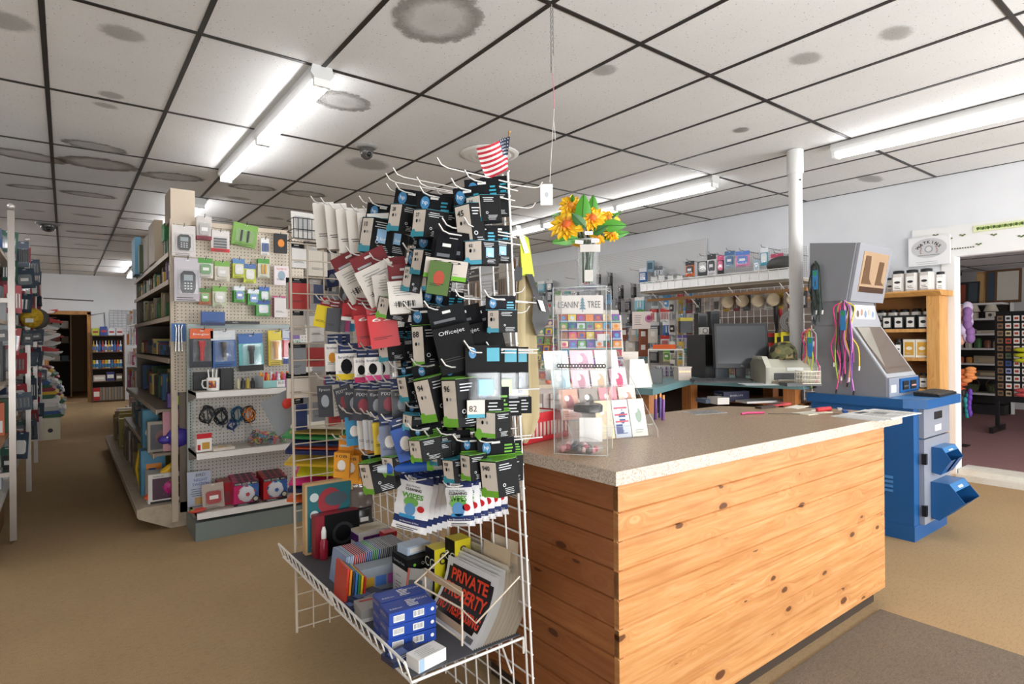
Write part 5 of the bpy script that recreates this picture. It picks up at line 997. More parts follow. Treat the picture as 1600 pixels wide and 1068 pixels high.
# candle house, papers, wire basket on the wing
p = at(1072, 593, z=DZ); ch = empty('candle_lantern', (p.x - .02, p.y + .02, DZ), -.5, label='white house shaped candle box with small orange lit holes', cat='candle box')
MB().box(-.055, .055, -.045, .045, 0, .1, M('#d8cabd', .5)).box(-.06, .06, -.05, .05, .1, .108, M('#d8cabd', .5)).build('box_body', ch)
for i in range(5): MB().disc(.005, M('#ffb25a', .4, emit=2.5), 8, 1, 1, -.0462, (-.04 + i * .02, .07)).build('lit_hole', ch)
for i, (u, v, w_, h_, c_, rz, lb) in enumerate(((987, 603, .17, .25, '#efe6dc', -.9, 'tall blank cream card standing on the cashier desk'), (1010, 606, .2, .2, '#ece7df', -.2, 'white folded paper leaning behind the cream card'), (1022, 602, .16, .16, '#e3dbd0', .3, 'white paper bag standing at the end of the desk'))):
    p = at(u, v, z=DZ); MB().prism([(-w_ / 2, 0), (w_ / 2, 0), (w_ / 2 * (.5 if i else 1), h_), (-w_ / 2 * (.7 if i else 1), h_)], 0, .008 if i == 0 else .07, M(c_, .6), 'y').build('folded_paper', mw=T(p.x, p.y + .05, DZ, rz, math.radians(-8)), label=lb, cat='paper')
p = at(1024, 598, z=DZ); MB().box(-.06, .06, -.035, .035, 0, .11, M('#4b4c4c', .5), .01).build('card_reader', mw=T(p.x - .02, p.y, DZ, -.5), label='dark grey card reader box at the corner of the desk', cat='card reader')
p = at(981, 600, z=DZ); q = MB().box(-.1, .1, 0, .003, 0, .1, WHITE); q.text('SALE', .035, M('#d6205c', .4), 0, .06, -.001) if False else q.disc(.03, M('#d6205c', .4), 12, 1.1, .7, -.001, (-.03, .06)).disc(.026, M('#d6205c', .4), 12, 1.1, .7, -.001, (.04, .065)); q.build('notice_card', mw=T(p.x - .15, p.y - .12, DZ + .0, -.6), label='white card with bright pink lettering shapes behind the card stand', cat='card')
def wire_basket(name, W, D, Hh, mw, m, label, n=10, cat='basket', group=None):
    b = MB(); r = .0018
    for z in (0, Hh): b.tube([(0, 0, z), (W, 0, z), (W, D, z), (0, D, z), (0, 0, z)], r * 1.4, m, 5)
    for i in range(n + 1):
        x = W * i / n; b.tube([(x, 0, Hh), (x, 0, 0), (x, D, 0), (x, D, Hh)], r, m, 4)
    for i in range(1, 5): y = D * i / 5; b.tube([(0, y, Hh), (0, y, 0), (W, y, 0), (W, y, Hh)], r, m, 4)
    for z in (Hh * .33, Hh * .66): b.tube([(0, 0, z), (W, 0, z), (W, D, z), (0, D, z), (0, 0, z)], r, m, 4)
    return b.build(name, mw=mw, label=label, cat=cat, group=group)
p = at(1040, 592, z=DZ); wire_basket('wire_basket', .17, .14, .1, T(p.x + .05, p.y + .12, DZ, -.5), M('#d9d4cd', .4), 'white wire basket of small bottles on the desk wing')
for i in range(7): MB().lathe([(.012, 0), (.013, .06), (.006, .075), (.006, .09)], M(('#6a4a8a', '#b8b4b8', '#58607a', '#c9b8c9')[i % 4], .35), 8).build('small_bottle', mw=T(p.x + .09 + .022 * i, p.y + .17 - .01 * i, DZ + .01), label='small bottle in the white wire basket on the desk', cat='bottle', group='small bottles in the wire basket')
# printer with a camouflage cap
p = Vector((4.38, 2.295, DZ)); prn = empty('printer', mw=T(p.x, p.y, DZ, math.radians(-40)) @ Matrix.Scale(1.0, 4), label='beige desktop printer under the camouflage cap', cat='printer')
pb = M('#b5b3a3', .45); b = MB().prism([(-.14, 0), (.14, 0), (.16, .04), (.16, .13), (.1, .18), (-.1, .18), (-.16, .12), (-.16, .02)], -.21, .21, pb, 'x').build('printer_body', prn)
MB().box(-.15, .15, -.165, -.155, .03, .08, BLACK).box(-.14, .14, -.22, -.14, .028, .036, M('#8d8c80', .4)).build('paper_slot', prn); MB().box(-.06, .06, -.165, -.155, .095, .12, M('#cfd0c8', .4)).build('badge', prn)
for x in (-.21, .17): MB().prism([(-.16, 0), (.16, 0), (.16, .14), (.08, .2), (-.08, .2), (-.16, .13)], x, x + .04, M('#c4c2b3', .45), 'x').build('side_cover', prn)
pM = prn.matrix_world.copy()
cam_m = printed('camouflage_cloth', ['#5a5a3a', '#3c3a28', '#8a7a52', '#2b2a20', '#6a6a48'], 26, .9); cp = empty('camouflage_cap', mw=pM @ T(-.02, 0, .2), label='camouflage baseball cap on top of the printer', cat='cap')
MB().lathe([(.1, -.02), (.1, .02), (.085, .07), (.05, .1), (.001, .11)], cam_m, 18).build('crown', cp); MB().add([(.09 * math.cos(a), .09 * math.sin(a), -.01) for a in [pi + pi * i / 8 for i in range(9)]] + [(.085 * math.cos(a) , .17 * math.sin(a) - .02, -.025) for a in [pi + pi * i / 8 for i in range(9)]], [(i, i + 1, 10 + i, 9 + i) for i in range(8)], cam_m, True).build('brim', cp)
p = at(1253, 603, z=DZ); wire_basket('plastic_basket', .13, .1, .085, T(p.x - .03, p.y - .02, DZ + .02, -.6), M('#e4dcc8', .5), 'cream slotted basket at the end of the desk near the kiosk', 12)
flat(1250, 602, .25, .12, .022, DGREY, -.6, 'desk_drawer', 'dark grey shallow tray under the cream basket', 'tray', DZ)
for u, v, w_, h_, c_, lb in ((1110, 628, .17, .03, '#6f7f96', 'folded blue grey cloth on the shelf below the desk'), (1122, 630, .1, .05, '#e5e2dd', 'white small box on the shelf below the desk')): flat(u, v, w_, .14, h_, M(c_, .6), -.4, 'shelf_item', lb, 'box', .84)
def pr(b, W, D, Hh): side(b, W, D, 'l'); b.text('ENVELOPE', .012, LT, 0, Hh * .7, -.001, w=D * .7); b.lines(-D * .4, D * .3, Hh * .15, Hh * .5, 4, -.001, LT, .25); side(b, W, D, 'f'); b.text('ENVELOPE', .012, LT, 0, Hh * .6, -.001, w=W * .5)
p = at(1145, 628, z=.84); bx_thing('navy_box', p.x - .05, p.x + .2, p.y, p.y + .12, .84, .92, M('#1f2040', .4), 'navy box with pale print on the shelf below the desk', 'box', -.3, pr)
flat(1185, 627, .35, .2, .015, M('#dcdcdc', .6), -.4, 'paper_stack', 'stack of white papers on the shelf below the desk', 'paper', .84)
# ------------------------------------------------------------ white column
cl = empty('support_column', (4.72, 2.38, 0), label='round white steel column rising from behind the kiosk to the ceiling', cat='column')
MB().lathe([(.052, 0), (.052, CH - .2)], M('#e9e8e6', .35), 24).build('pole', cl); MB().lathe([(.063, CH - .2), (.063, CH - .01), (.058, CH - .005)], M('#e9e8e6', .35), 24).build('collar', cl); MB().sphere((-.03, -.055, CH - .26), .008, DGREY, 6, 4).build('bolt', cl)
# ------------------------------------------------------------ photo kiosk
kx, ky = 4.40, 1.455; kb_ = M('#17558f', .35); kg = M('#8b8f9a', .35); kg2 = M('#7f8085', .4); kl = M('#3f78ae', .35)
ki = empty('photo_kiosk', (kx, ky, 0), label='blue and grey photo kiosk with a sloped viewing window and two bins', cat='photo kiosk')
MB().box(0, .6, 0, .66, .0, .87, kb_).box(-.004, .604, -.004, .664, .0, .1, kb_).build('cabinet', ki)
b = MB()
for i in range(4): b.prism([(-.002, .30 + i * .03), (-.012, .305 + i * .03), (-.002, .32 + i * .03)], .12, .3, kl, 'y')
b.X = I4; b.build('vent_slots', ki)
MB().prism([(-.03, .05), (.03, -.07), (.68, -.07), (.72, -.03), (.72, .68), (-.03, .68)], .87, .93, kb_).add([(-.03, .05, .9305), (.03, -.07, .9305), (.68, -.07, .9305), (.72, -.03, .9305), (.72, .68, .9305), (-.03, .68, .9305)], [tuple(range(6))], kl).build('top_shelf', ki)
dr = MB().box(.09, .58, -.03, 0, .67, .86, kg).box(.28, .42, -.034, -.03, .78, .83, BLACK).box(.29, .4, -.034, -.03, .7, .74, WHITE); dr.build('drawer', ki)
dd = MB().box(.09, .58, -.03, 0, .1, .66, kg).build('door', ki); MB().box(.075, .105, -.045, -.02, .5, .57, BLACK).box(.075, .105, -.045, -.02, .16, .23, BLACK).build('hinge', dd)
def bin_(x0, x1, z0, z1, dpt, lb):
    h_ = z1 - z0; b = MB(); y = -.03
    pts = [(y, z0), (y - .05, z0 - .01), (y - dpt, z0 + h_ * .55), (y - dpt * .55, z1), (y, z1)]
    for x in (x0, x1 - .006): b.prism(pts, x, x + .006, kb_, 'x')
    b.quad((x0, y, z1), (x1, y, z1), (x1, y - dpt * .55, z1), (x0, y - dpt * .55, z1), kl)
    b.quad((x0, y - dpt * .55, z1), (x1, y - dpt * .55, z1), (x1, y - dpt * .72, z1 - h_ * .18), (x0, y - dpt * .72, z1 - h_ * .18), kl)
    m_ = (x0 + x1) / 2
    for a, c in ((x0, m_ - .03), (m_ + .03, x1)): b.quad((a, y - .05, z0 - .01), (c, y - .05, z0 - .01), (c, y - dpt, z0 + h_ * .55), (a, y - dpt, z0 + h_ * .55), kb_)
    b.quad((x0, y, z0), (x1, y, z0), (x1, y - .05, z0 - .01), (x0, y - .05, z0 - .01), kb_); b.quad((x0, y - .002, z0), (x1, y - .002, z0), (x1, y - .002, z1), (x0, y - .002, z1), M('#0c3560', .5))
    o = b.build('collection_bin', ki); MB().add([(m_ - .04, y - dpt * .58 - .002, z1 - .012), (m_ + .04, y - dpt * .58 - .002, z1 - .012), (m_ + .04, y - dpt * .68 - .002, z1 - h_ * .14), (m_ - .04, y - dpt * .68 - .002, z1 - h_ * .14)], [(3, 2, 1, 0)], WHITE).build('bin_label', o)
bin_(.22, .47, .43, .60, .11, ''); bin_(.20, .50, .13, .37, .19, '')
# console: side profile in the Y-Z plane
Z0 = .931; prof = [(.165, Z0), (.165, 1.06), (.40, 1.43), (.47, 1.59), (.41, 2.0), (.64, 2.0), (.64, Z0)]
MB().prism([(.165, Z0), (.165, 1.06), (.4, 1.43), (.64, 1.43), (.64, Z0)], .02, .56, kg2, 'x').build('console_body', ki)
MB().prism([(.40, 1.43), (.455, 1.61), (.66, 1.61), (.66, 1.43)], .01, .57, kg2, 'x').build('console_neck', ki); MB().add([(.012, .397, 1.432), (.568, .397, 1.432), (.568, .452, 1.605), (.012, .452, 1.605)], [(0, 1, 2, 3)], M('#a2a3a7', .35)).build('neck_plate', ki)
s0 = MB(); s0.quad((.03, .163, 1.062), (.55, .163, 1.062), (.55, .398, 1.432), (.03, .398, 1.432), M('#a4a5a9', .3)); s0.build('sloped_frame', ki)
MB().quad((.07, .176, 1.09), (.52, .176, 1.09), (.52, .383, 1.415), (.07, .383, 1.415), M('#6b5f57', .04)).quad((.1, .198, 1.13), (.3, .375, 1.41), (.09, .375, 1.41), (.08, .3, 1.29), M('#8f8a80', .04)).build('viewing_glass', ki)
MB().box(.03, .55, .15, .165, Z0, 1.06, kg).box(.2, .54, .143, .15, Z0 + .02, 1.05, kb_).build('front_panel', ki)
for x in (.24, .38): MB().box(x, x + .1, .138, .143, Z0 + .04, Z0 + .1, BLACK).box(x + .01, x + .09, .136, .138, Z0 + .06, Z0 + .07, M('#c98f8a' if x > .3 else '#4a4d50')).build('card_slot', ki)
MB().box(.06, .14, .148, .15, Z0 + .03, Z0 + .08, WHITE).build('slot_label', ki)
MB().prism([(.41, 1.6), (.34, 2.0), (.66, 2.04), (.66, 1.6)], .0, .58, kg2, 'x').build('hood', ki)
mt = math.atan2(.07, .4)
sf = MB().box(.02, .58, -.02, .0, 0, .41, M('#97989e', .35)); sf.build('screen_frame', ki, mw=T(0, .408, 1.6, 0, mt))
MB().box(.10, .53, -.024, -.02, .07, .36, M('#b3977a', .08)).box(.11, .53, -.026, -.024, .07, .11, M('#4a3426', .3)).prism([(.14, .33), (.22, .33), (.24, .17), (.30, .13), (.13, .13)], -.027, -.024, M('#6b5038', .3), 'y').prism([(.38, .3), (.46, .3), (.45, .16), (.51, .13), (.36, .13)], -.027, -.024, M('#6b5038', .3), 'y').build('screen', ki, mw=T(0, .408, 1.6, 0, mt))
MB().box(.15, .5, .413, .42, 1.46, 1.575, WHITE).build('photo_sign_back', ki); p_ = MB().rect(.16, .49, 1.47, 1.565, .41, M('#d9d2cf', .4))
for i, c_ in enumerate(('#6b5b4e', '#b08b7a', '#7a8fa8', '#c9b0a0', '#8aa0c0')): p_.disc(.022, M(c_, .5), 9, .9, 1.2, .408, (.19 + i * .065, 1.51 + .012 * (i % 2)))
p_.build('photo_sign', ki)
kk = empty('keyboard', (kx + .47, ky + .02, .932), .04, label='black keyboard on the kiosk top', cat='keyboard'); keyb(kk, .4, .15, '#3a3834')
def cord_bunch(x, y, z, cols, L, lb, spread, n):
    e = empty('cord_bunch', (kx + x, ky + y, z), label=lb, cat='cords')
    MB().tube([(0, 0, 0), (-.05, 0, .004), (-.06, 0, .02)], .004, CHROME, 5).build('hook', e)
    for i in range(n):
        c_ = cols[i % len(cols)]; a = R.uniform(-spread, spread); l = L * R.uniform(.6, 1); w_ = a * 1.2
        pts = [(-.035, a * .15, .02 + .01 * math.sin(i)), (-.04, a * .7, .0), (-.035, a, -.09 * l), (-.03 - .01 * (i % 3), a + R.uniform(-.03, .03), -l * .45), (-.03, w_ + R.uniform(-.02, .02), -l * .7), (-.025, w_ * .9 + R.uniform(-.02, .02), -l)]
        P = [Vector(q) for q in pts]; sm_ = []
        for k in range(len(P) - 1):
            p0, p1, p2, p3 = P[max(k - 1, 0)], P[k], P[k + 1], P[min(k + 2, len(P) - 1)]
            for t in (0, .25, .5, .75): sm_.append(.5 * ((2 * p1) + (p2 - p0) * t + (2 * p0 - 5 * p1 + 4 * p2 - p3) * t * t + (3 * p1 - p0 - 3 * p2 + p3) * t ** 3))
        o = MB().tube(sm_ + [P[-1]], .0042, M(c_, .55), 6).build('cord', e)
        if i % 2 == 0: MB().tube([P[-1], P[-1] + Vector((0, .003, -.03))], .006, BLACK if i % 4 else WHITE, 6).build('cord_tip', o)
    MB().box(-.052, -.046, -.018, .018, -.18, -.04, M('#2b79b0', .4)).box(-.053, -.052, -.012, .012, -.08, -.045, M('#2f8f5a')).build('price_card', e)
cord_bunch(0, .41, 1.57, ['#e23b86', '#20242c', '#d98ac8', '#2b3a5c', '#e8c93c', '#20242c', '#e84f92', '#b04a9a', '#1f3a4c', '#b8d84a', '#e08a3a', '#8a5ab8'], .62, 'bunch of pink, yellow and dark lanyard cords hanging on the kiosk side', .075, 20)
cord_bunch(0, .60, 1.87, ['#25352a', '#1f2a22', '#2f4034', '#1c231e'], .46, 'bunch of dark green cords at the back top of the kiosk', .035, 12)
cord_bunch(0, .64, 1.38, ['#c9d84a', '#e23b86', '#e08a5a', '#9fb8a8', '#20242c'], .42, 'smaller bunch of lime and pink cords low at the back of the kiosk', .07, 8)
# ------------------------------------------------------------ gondola with pegboard end
peg = pegboard_mat('tan_pegboard', '#ddd0bd'); peg2 = pegboard_mat('pale_pegboard', '#d5d1ca'); tanm = M('#c8b8a4', .45); brn = M('#8c7c6b', .5); gond = M('#7f7263', .5); base_m = M('#77817f', .4); shw = M('#ebe9e6', .35)
gd = empty('gondola_shelving', (1.08, 6.2, 0), label='long tan gondola shelving along the aisle with a tall pegboard end', cat='shelving unit'); gi = Matrix.Translation((1.08, 6.2, 0)).inverted()
def gp(b, n, par=gd, inv=gi): o = b.build(n, par); o.matrix_parent_inverse = inv; return o
def pegpanel(x0, x1, y, z0, z1, mat, par, inv, nm='pegboard_panel'):
    o = MB().box(0, x1 - x0, 0, .006, 0, z1 - z0, mat).build(nm, par); o.matrix_parent_inverse = inv; o.location = (x0, y, z0); return o
pegpanel(.64, 1.56, 4.86, .98, 2.2, peg, gd, gi); gp(MB().box(.605, 1.58, 4.845, 4.875, 2.2, 2.235, tanm), 'top_rail')
up = MB().box(.605, .645, 4.84, 4.88, .05, 2.235, tanm)
for i in range(62): up.rect(.628, .634, 1.0 + i * .0195, 1.011 + i * .0195, 4.8395, M('#4a4036'))
gp(up, 'upright'); gp(MB().box(1.05, 1.11, 4.88, 7.55, .1, 2.0, gond), 'spine_panel'); gp(MB().box(.62, .66, 7.5, 7.56, .05, 2.35, gond), 'upright'); gp(MB().box(.66, 1.08, 7.52, 7.55, .1, 2.1, gond), 'end_panel'); gp(MB().box(.66, 1.08, 4.88, 4.9, .1, .98, gond), 'end_panel')
SHL = ((.60, 2.0), (.60, 1.80), (.60, 1.535), (.60, 1.225), (.52, .86), (.50, .545))
for xo, z in SHL: gp(MB().prism([(xo, z - .035), (xo, z), (1.05, z), (1.05, z - .02), (xo + .02, z - .02)], 4.9, 7.5, gond, 'y').box(xo - .003, xo, 4.9, 7.5, z - .035, z, tanm), 'shelf')
o = gp(MB().prism([(.40, .10), (.40, .165), (.44, .175), (1.05, .175), (1.05, .0), (.60, .0)], 4.88, 9.0, dirty('worn_gondola_base', '#b7a892', '#7a6853', 12), 'y').box(.395, .402, 4.88, 9.0, .11, .165, tanm), 'base_deck')
MB().add([(.70 + .02 * math.cos(a), 4.879, .075 + .02 * math.sin(a)) for a in [2 * pi * i / 12 for i in range(12)]], [tuple(range(12))], BLACK).build('cable_hole', o).matrix_parent_inverse = gi
# end unit
eu = empty('endcap_unit', (1.08, 4.6, 0), label='white shelved end unit on a grey green base, facing the camera', cat='shelving unit'); ei = Matrix.Translation((1.08, 4.6, 0)).inverted()
gp2 = lambda b, n: gp(b, n, eu, ei)
pegpanel(.72, 1.6, 4.78, .17, 1.45, peg2, eu, ei); gp2(MB().box(.70, 1.6, 4.77, 4.79, 1.445, 1.475, M('#a9b5b3', .4)), 'top_rail')
up = MB().box(.695, .73, 4.765, 4.80, .1, 1.46, M('#a9b3b0', .4))
for i in range(64): up.rect(.712, .718, .2 + i * .0195, .211 + i * .0195, 4.7645, M('#3c4140'))
gp2(up, 'upright'); gp2(MB().box(.69, 1.6, 4.43, 4.79, 0, .125, base_m), 'base')
for z in (1.0, .585, .18): gp2(MB().box(.70, 1.6, 4.45, 4.77, z - .02, z, M('#bdb4aa', .45)).box(.70, 1.6, 4.43, 4.452, z - .035, z + .004, shw), 'shelf'); 
for z in (1.0, .585, .18): gp2(MB().prism([(4.77, z - .09), (4.77, z), (4.44, z), (4.44, z - .03)], .70, .705, M('#8f8a82', .4), 'x'), 'shelf_bracket')
def peghook(x, y, z, L, par, inv):
    o = MB().tube([(x, y, z), (x, y - L, z + .004), (x, y - L - .01, z + .025)], .0025, M('#4a4643', .3, .5), 5).build('peg_hook', par); o.matrix_parent_inverse = inv
def pegpack(u, v, kf, label, y=4.78, n=1, cat='packet', roll=0, group='packets on the tan pegboard', yaw=0):
    p = at(u, v, y=y)
    for k in range(n):
        place(kf[0], kf[1], Matrix.Translation((p.x, p.y + .022 * k, p.z)) @ Matrix.Rotation(math.radians(yaw), 4, 'Z') @ Matrix.Rotation(math.radians(roll), 4, 'Y'), label if k == 0 else label.split(',')[0] + ', %s back on its hook' % nth(k), cat, group)
    peghook(p.x, 4.858 if p.z > 1.47 else 4.778, p.z - .012, 4.85 - y + .03, gd if p.z > 1.47 else eu, gi if p.z > 1.47 else ei)
LG = M('#7aa84a', .4); PKW = M('#ddd6d2', .35)
pegpack(287, 352, blister(PKW, .15, .22, 'phone', im=BLACK, name='phone_case_pack', dp=.03), 'clear pack with a black flip phone case, top corner of the tan pegboard', n=2)
pegpack(319, 338, blister(M('#cfc9c4', .35), .1, .17, 'plain', im=M('#b9b4b0'), a2=M('#8a3340'), name='phone_case_pack'), 'clear pack with a pale cover, tilted at the pegboard top', n=3)
pegpack(344, 360, blister(PKW, .125, .16, 'strips', im=M('#4a4c4e'), a2=RED, name='battery_pack'), 'pack of four grey strips with a red base', n=1)
pegpack(385, 350, blister(LG, .175, .17, 'pair', im=BLACK, name='travel_pack'), 'wide pale green pack with a black plug, tilted', n=2, roll=8)
pegpack(414, 372, blister(WHITE, .06, .13, 'pens', im=M('#3c5f9a'), name='pen_pack'), 'narrow clear pack with a blue and pink pen', n=1)
pegpack(437, 366, hang_box(BLACK, BLACK, None, .095, .15, .035, deco=ORG, hh=0, name='boxed_gadget'), 'black box with a red and orange picture on the pegboard', n=1)
pegpack(293, 403, blister(M('#c9c3c9', .35), .17, .31, 'phone', im=BLACK, name='handset_pack', dp=.04), 'large clear pack with a long black phone handset', n=3)
for u, v, c1, a_, im_, lb, n in ((321, 403, '#ddd8cf', '#4f9a3c', '#6fa06a', 'cream pack with green top and small green screen', 2), (347, 408, '#e0d8c6', '#7ab04a', '#d8d4cc', 'cream pack with green top and pale adapter', 2), (373, 404, '#c9cf3a', '#5a86b8', '#e8e6de', 'lime pack with blue top and white square', 3), (390, 412, '#ccd43a', '#4a6ea8', '#e8e6de', 'smaller lime pack with blue top', 2), (412, 404, '#d8dac8', '#4f9a3c', '#e8b02a', 'pale green pack of two yellow batteries', 3)):
    pegpack(u, v, blister(M(c1, .35), .1 if u < 360 else .085, .145, 'plain' if u != 412 else 'pair', accent=M(a_, .4), im=M(im_, .4), name='adapter_pack'), lb + ', second row', n=n)
pegpack(438, 416, hang_box(M('#e8dde0', .4), M('#d8ccd0', .5), None, .11, .15, .03, deco=M('#8fa8b8', .4), hh=0, txt='recorder kit', txm=M('#d0503a', .4), name='boxed_gadget'), 'pale pink box with red writing on the pegboard edge')
for u, v, c1, a_, im_, lb, n, w_ in ((320, 450, '#b8683a', '#5a8a3c', '#6fae4a', 'orange brown pack with green item', 2, .075), (343, 447, '#c9cfae', '#7ab04a', '#dcd8cf', 'pale green pack with white adapter', 2, .095), (374, 447, '#4fae3c', '#e8eef2', '#5a78c0', 'green pack with white and blue label', 4, .075), (396, 452, '#52b040', '#e8eef2', '#4a86c8', 'green pack with round white top', 3, .08), (413, 448, '#3f9a3a', '#3a66b8', '#dfe6ee', 'green pack with dark blue top', 2, .075), (411, 469, '#4aa83c', '#2f56a8', '#dfe6ee', 'low green pack with blue label', 3, .1)):
    pegpack(u, v, blister(M(c1, .35), w_, .12 if u != 343 else .15, 'plain', accent=M(a_, .4), im=M(im_, .4), name='plug_pack'), lb + ', third row', n=n)
pegpack(436, 462, hang_box(PKW, M('#b8657f', .4), M('#c0507a', .4), .1, .15, .05, hh=.02, name='boxed_gadget'), 'pink sided box with a pale front, third row')
pegpack(332, 487, hang_box(M('#3c5fa0', .35), M('#2f4f8c', .4), None, .155, .1, .03, hh=0, band=M('#27335a', .4), name='flashlight_box'), 'blue box lying on the rail of the end unit', y=4.74)
MB().box(-.14, .14, -.02, .02, 0, .02, BLACK).text('MAXELL', .008, LT, -.03, .01, -.021).build('flashlight_tube', mw=T(at(374, 507, y=4.74).x, 4.74, 1.477), label='long black torch lying on the rail beside the blue box', cat='torch')
b = MB(); b.box(-.045, .045, 0, .004, -.13, 0, M('#2f66a8', .4))
for i in (-1, 0, 1): b.tube([(i * .022, -.008, -.2), (i * .015, -.008, -.04), (i * .022, -.008, -.01)], .006, CHROME, 6)
b.build('plier_set', mw=T(*at(279, 505, y=4.80)), label='set of blue handled pliers on a blue card at the pegboard edge', cat='plier set')
# torches row
for u, v, c1, a_, im_, w_, h_, it, txt, lb in ((315, 513, '#1d2230', '#e0622a', '#c92a30', .15, .28, 'light', 'Energizer', 'black and orange pack with a red and white torch'), (348, 516, '#2a5fa0', '#d9dee2', '#23262c', .165, .27, 'light', 'RIPOINT', 'blue pack with a black torch and loop'), (391, 521, '#6fc0c4', '#3a6ab0', '#2c2e31', .17, .28, 'light', None, 'turquoise pack with a silver black torch'), (430, 516, '#d9c022', '#e6d02a', '#e8a21c', .105, .27, 'light', None, 'yellow pack with a black and yellow torch'), (446, 514, '#2f4fa0', '#c9d0dc', '#c92f3a', .06, .27, 'pens', None, 'narrow blue pack of pens'), (460, 518, '#9aa48a', '#6a3f8c', '#3a6a3c', .08, .22, 'pens', None, 'grey and purple pack beside the narrow blue one')):
    pegpack(u, v, blister(M(c1, .35), w_, h_, it, accent=M(a_, .4), im=M(im_, .35), txt=txt, name='torch_pack', dp=.045, a2=BLACK if u == 391 else None), lb + ' on the end unit', y=4.70, n=2 if u in (391, 430, 446) else 1, cat='torch pack', group='torch packs on the end unit', roll=R.uniform(-3, 3))
# shelf 1.0
mg = empty('picture_mug', (at(333, 606, y=4.55).x, 4.55, 1.004), -.3, label='white mug with an orange picture on the top white shelf', cat='mug'); MB().lathe([(.04, 0), (.042, .09), (.038, .09), (.036, .01), (.001, .008)], WHITE, 20).build('mug_body', mg)
MB().tube([(-.04, 0, .075), (-.065, 0, .07), (-.07, 0, .045), (-.06, 0, .02), (-.04, 0, .018)], .006, WHITE, 6).build('handle', mg); MB().add([(.0425 * math.sin(a), -.0425 * math.cos(a), z) for z in (.02, .07) for a in (-.6, -.3, 0, .3, .6)], [(i, i + 1, i + 6, i + 5) for i in range(4)], printed('mug_picture', ['#d8772c', '#2c4a8c', '#e8b04a', '#8a3a1c'], 60)).build('mug_picture', mg)
for k, (x, dz) in enumerate(((-.02, .02), (.0, .025), (.015, .02))): MB().tube([(0, 0, 0), (.01 * (k - 1), 0, .12)], .005, WHITE, 6).build('white_stick', mw=T(mg.location.x + x, 4.56, 1.01 + dz), label='white stick standing in the picture mug', cat='stick', group='white sticks in the mug')
X = lambda u, v, y: at(u, v, y=y).x
MB().box(-.06, .06, 0, .05, 0, .12, M('#2c2d30', .3)).tube([(-.065, -.002, .0), (-.065, -.002, .125), (.065, -.002, .125), (.065, -.002, 0)], .004, BLACK, 5).build('wire_frame_box', mw=T(X(318, 600, 4.66), 4.66, 1.003), label='small black framed box behind the picture mug', cat='box')
pb_ = MB().box(-.048, .048, -.03, .03, 0, .15, M('#1e1f21', .35), .01); pb_.build('phone_dock', mw=T(X(353, 608, 4.6), 4.6, 1.003), label='black boxy phone dock with pale buttons on the white shelf', cat='dock'); 
for i in range(4): MB().lathe([(.014, 0), (.015, .05), (.008, .06), (.008, .075)], M(('#c9c2a0', '#33353a', '#b8a23c', '#24262a')[i], .3), 8).build('small_bottle', mw=T(X(372 + 7 * i, 604, 4.6), 4.6 - .01 * i, 1.003), label='small dark and gold bottle on the white shelf', cat='bottle', group='small bottles on the white shelf')
b = MB().box(-.14, .14, -.08, .08, 0, .006, WHITE).box(-.14, .14, -.08, -.076, 0, .055, M('#8ec7c4', .4)).box(-.14, -.136, -.08, .08, 0, .085, M('#a8b4bc', .4)).box(.136, .14, -.08, .08, 0, .085, M('#a8b4bc', .4)).box(.02, .14, -.081, -.08, 0, .055, M('#b05ac0', .4)); b.text('BLEO', .018, INKT, 0, .035, -.082); b.rect(-.04, .02, .005, .05, -.0812, WHITE)
b.build('display_tray', mw=T(X(434, 607, 4.58), 4.58, 1.003, .12), label='turquoise and purple display tray of small bottles on the white shelf', cat='display tray')
for i in range(14):
    c_ = ('#e0782a', '#e8a03a', '#c92f3a', '#eceaf0', '#d85a8a', '#e87a2c')[i % 6]
    MB().lathe([(.012, 0), (.013, .06), (.009, .065), (.01, .09), (.001, .095)], M(c_, .3), 8).build('polish_bottle', mw=T(X(434, 607, 4.58) - .115 + .038 * (i % 7), 4.55 + .05 * (i // 7), 1.01 + .012 * (i // 7)), label='small orange or pink bottle in the turquoise tray', cat='bottle', group='small bottles in the turquoise tray')
# cables hanging under the shelf
def coil(u, v, r, cols, lb, n=5):
    p = at(u, v, y=4.72); e = empty('cable_bundle', p, label=lb, cat='cable'); 
    for i in range(n):
        a0 = R.random() * 6; rr = r * R.uniform(.6, 1); pts = [(rr * math.cos(a) * .8 + .01 * math.sin(3 * a + i), -.012 * (i % 3) + .006 * math.sin(2 * a), -r * 1.1 + rr * math.sin(a) * 1.2) for a in [2 * pi * k / 16 for k in range(17)]]
        MB().tube(pts, .0045, M(cols[i % len(cols)], .4), 5).build('cable_loop', e)
    MB().tube([(0, 0, 0), (.01, -.02, -r * 2.6)], .004, M(cols[0], .4), 5).box(0, .02, -.03, -.015, -r * 2.9, -r * 2.6, M('#c9c9c8', .3)).build('plug', e)
coil(323, 634, .055, ['#1c1d1f', '#2a2a2c', '#55585c'], 'coil of black cable hanging below the top white shelf'); coil(345, 637, .055, ['#1c1d1f', '#24304a', '#18191b'], 'black and navy cable coil beside the plain black one'); coil(371, 634, .055, ['#2a7fa0', '#1c1d1f', '#225a86'], 'blue cable coil hanging in the middle'); coil(388, 634, .055, ['#e07a1c', '#1c1d1f', '#e88a2a'], 'orange and black cable coil nearest the candy bin'); coil(362, 655, .035, ['#1f4a8c', '#1c1d1f'], 'short blue cable hanging lower between the coils', 3)
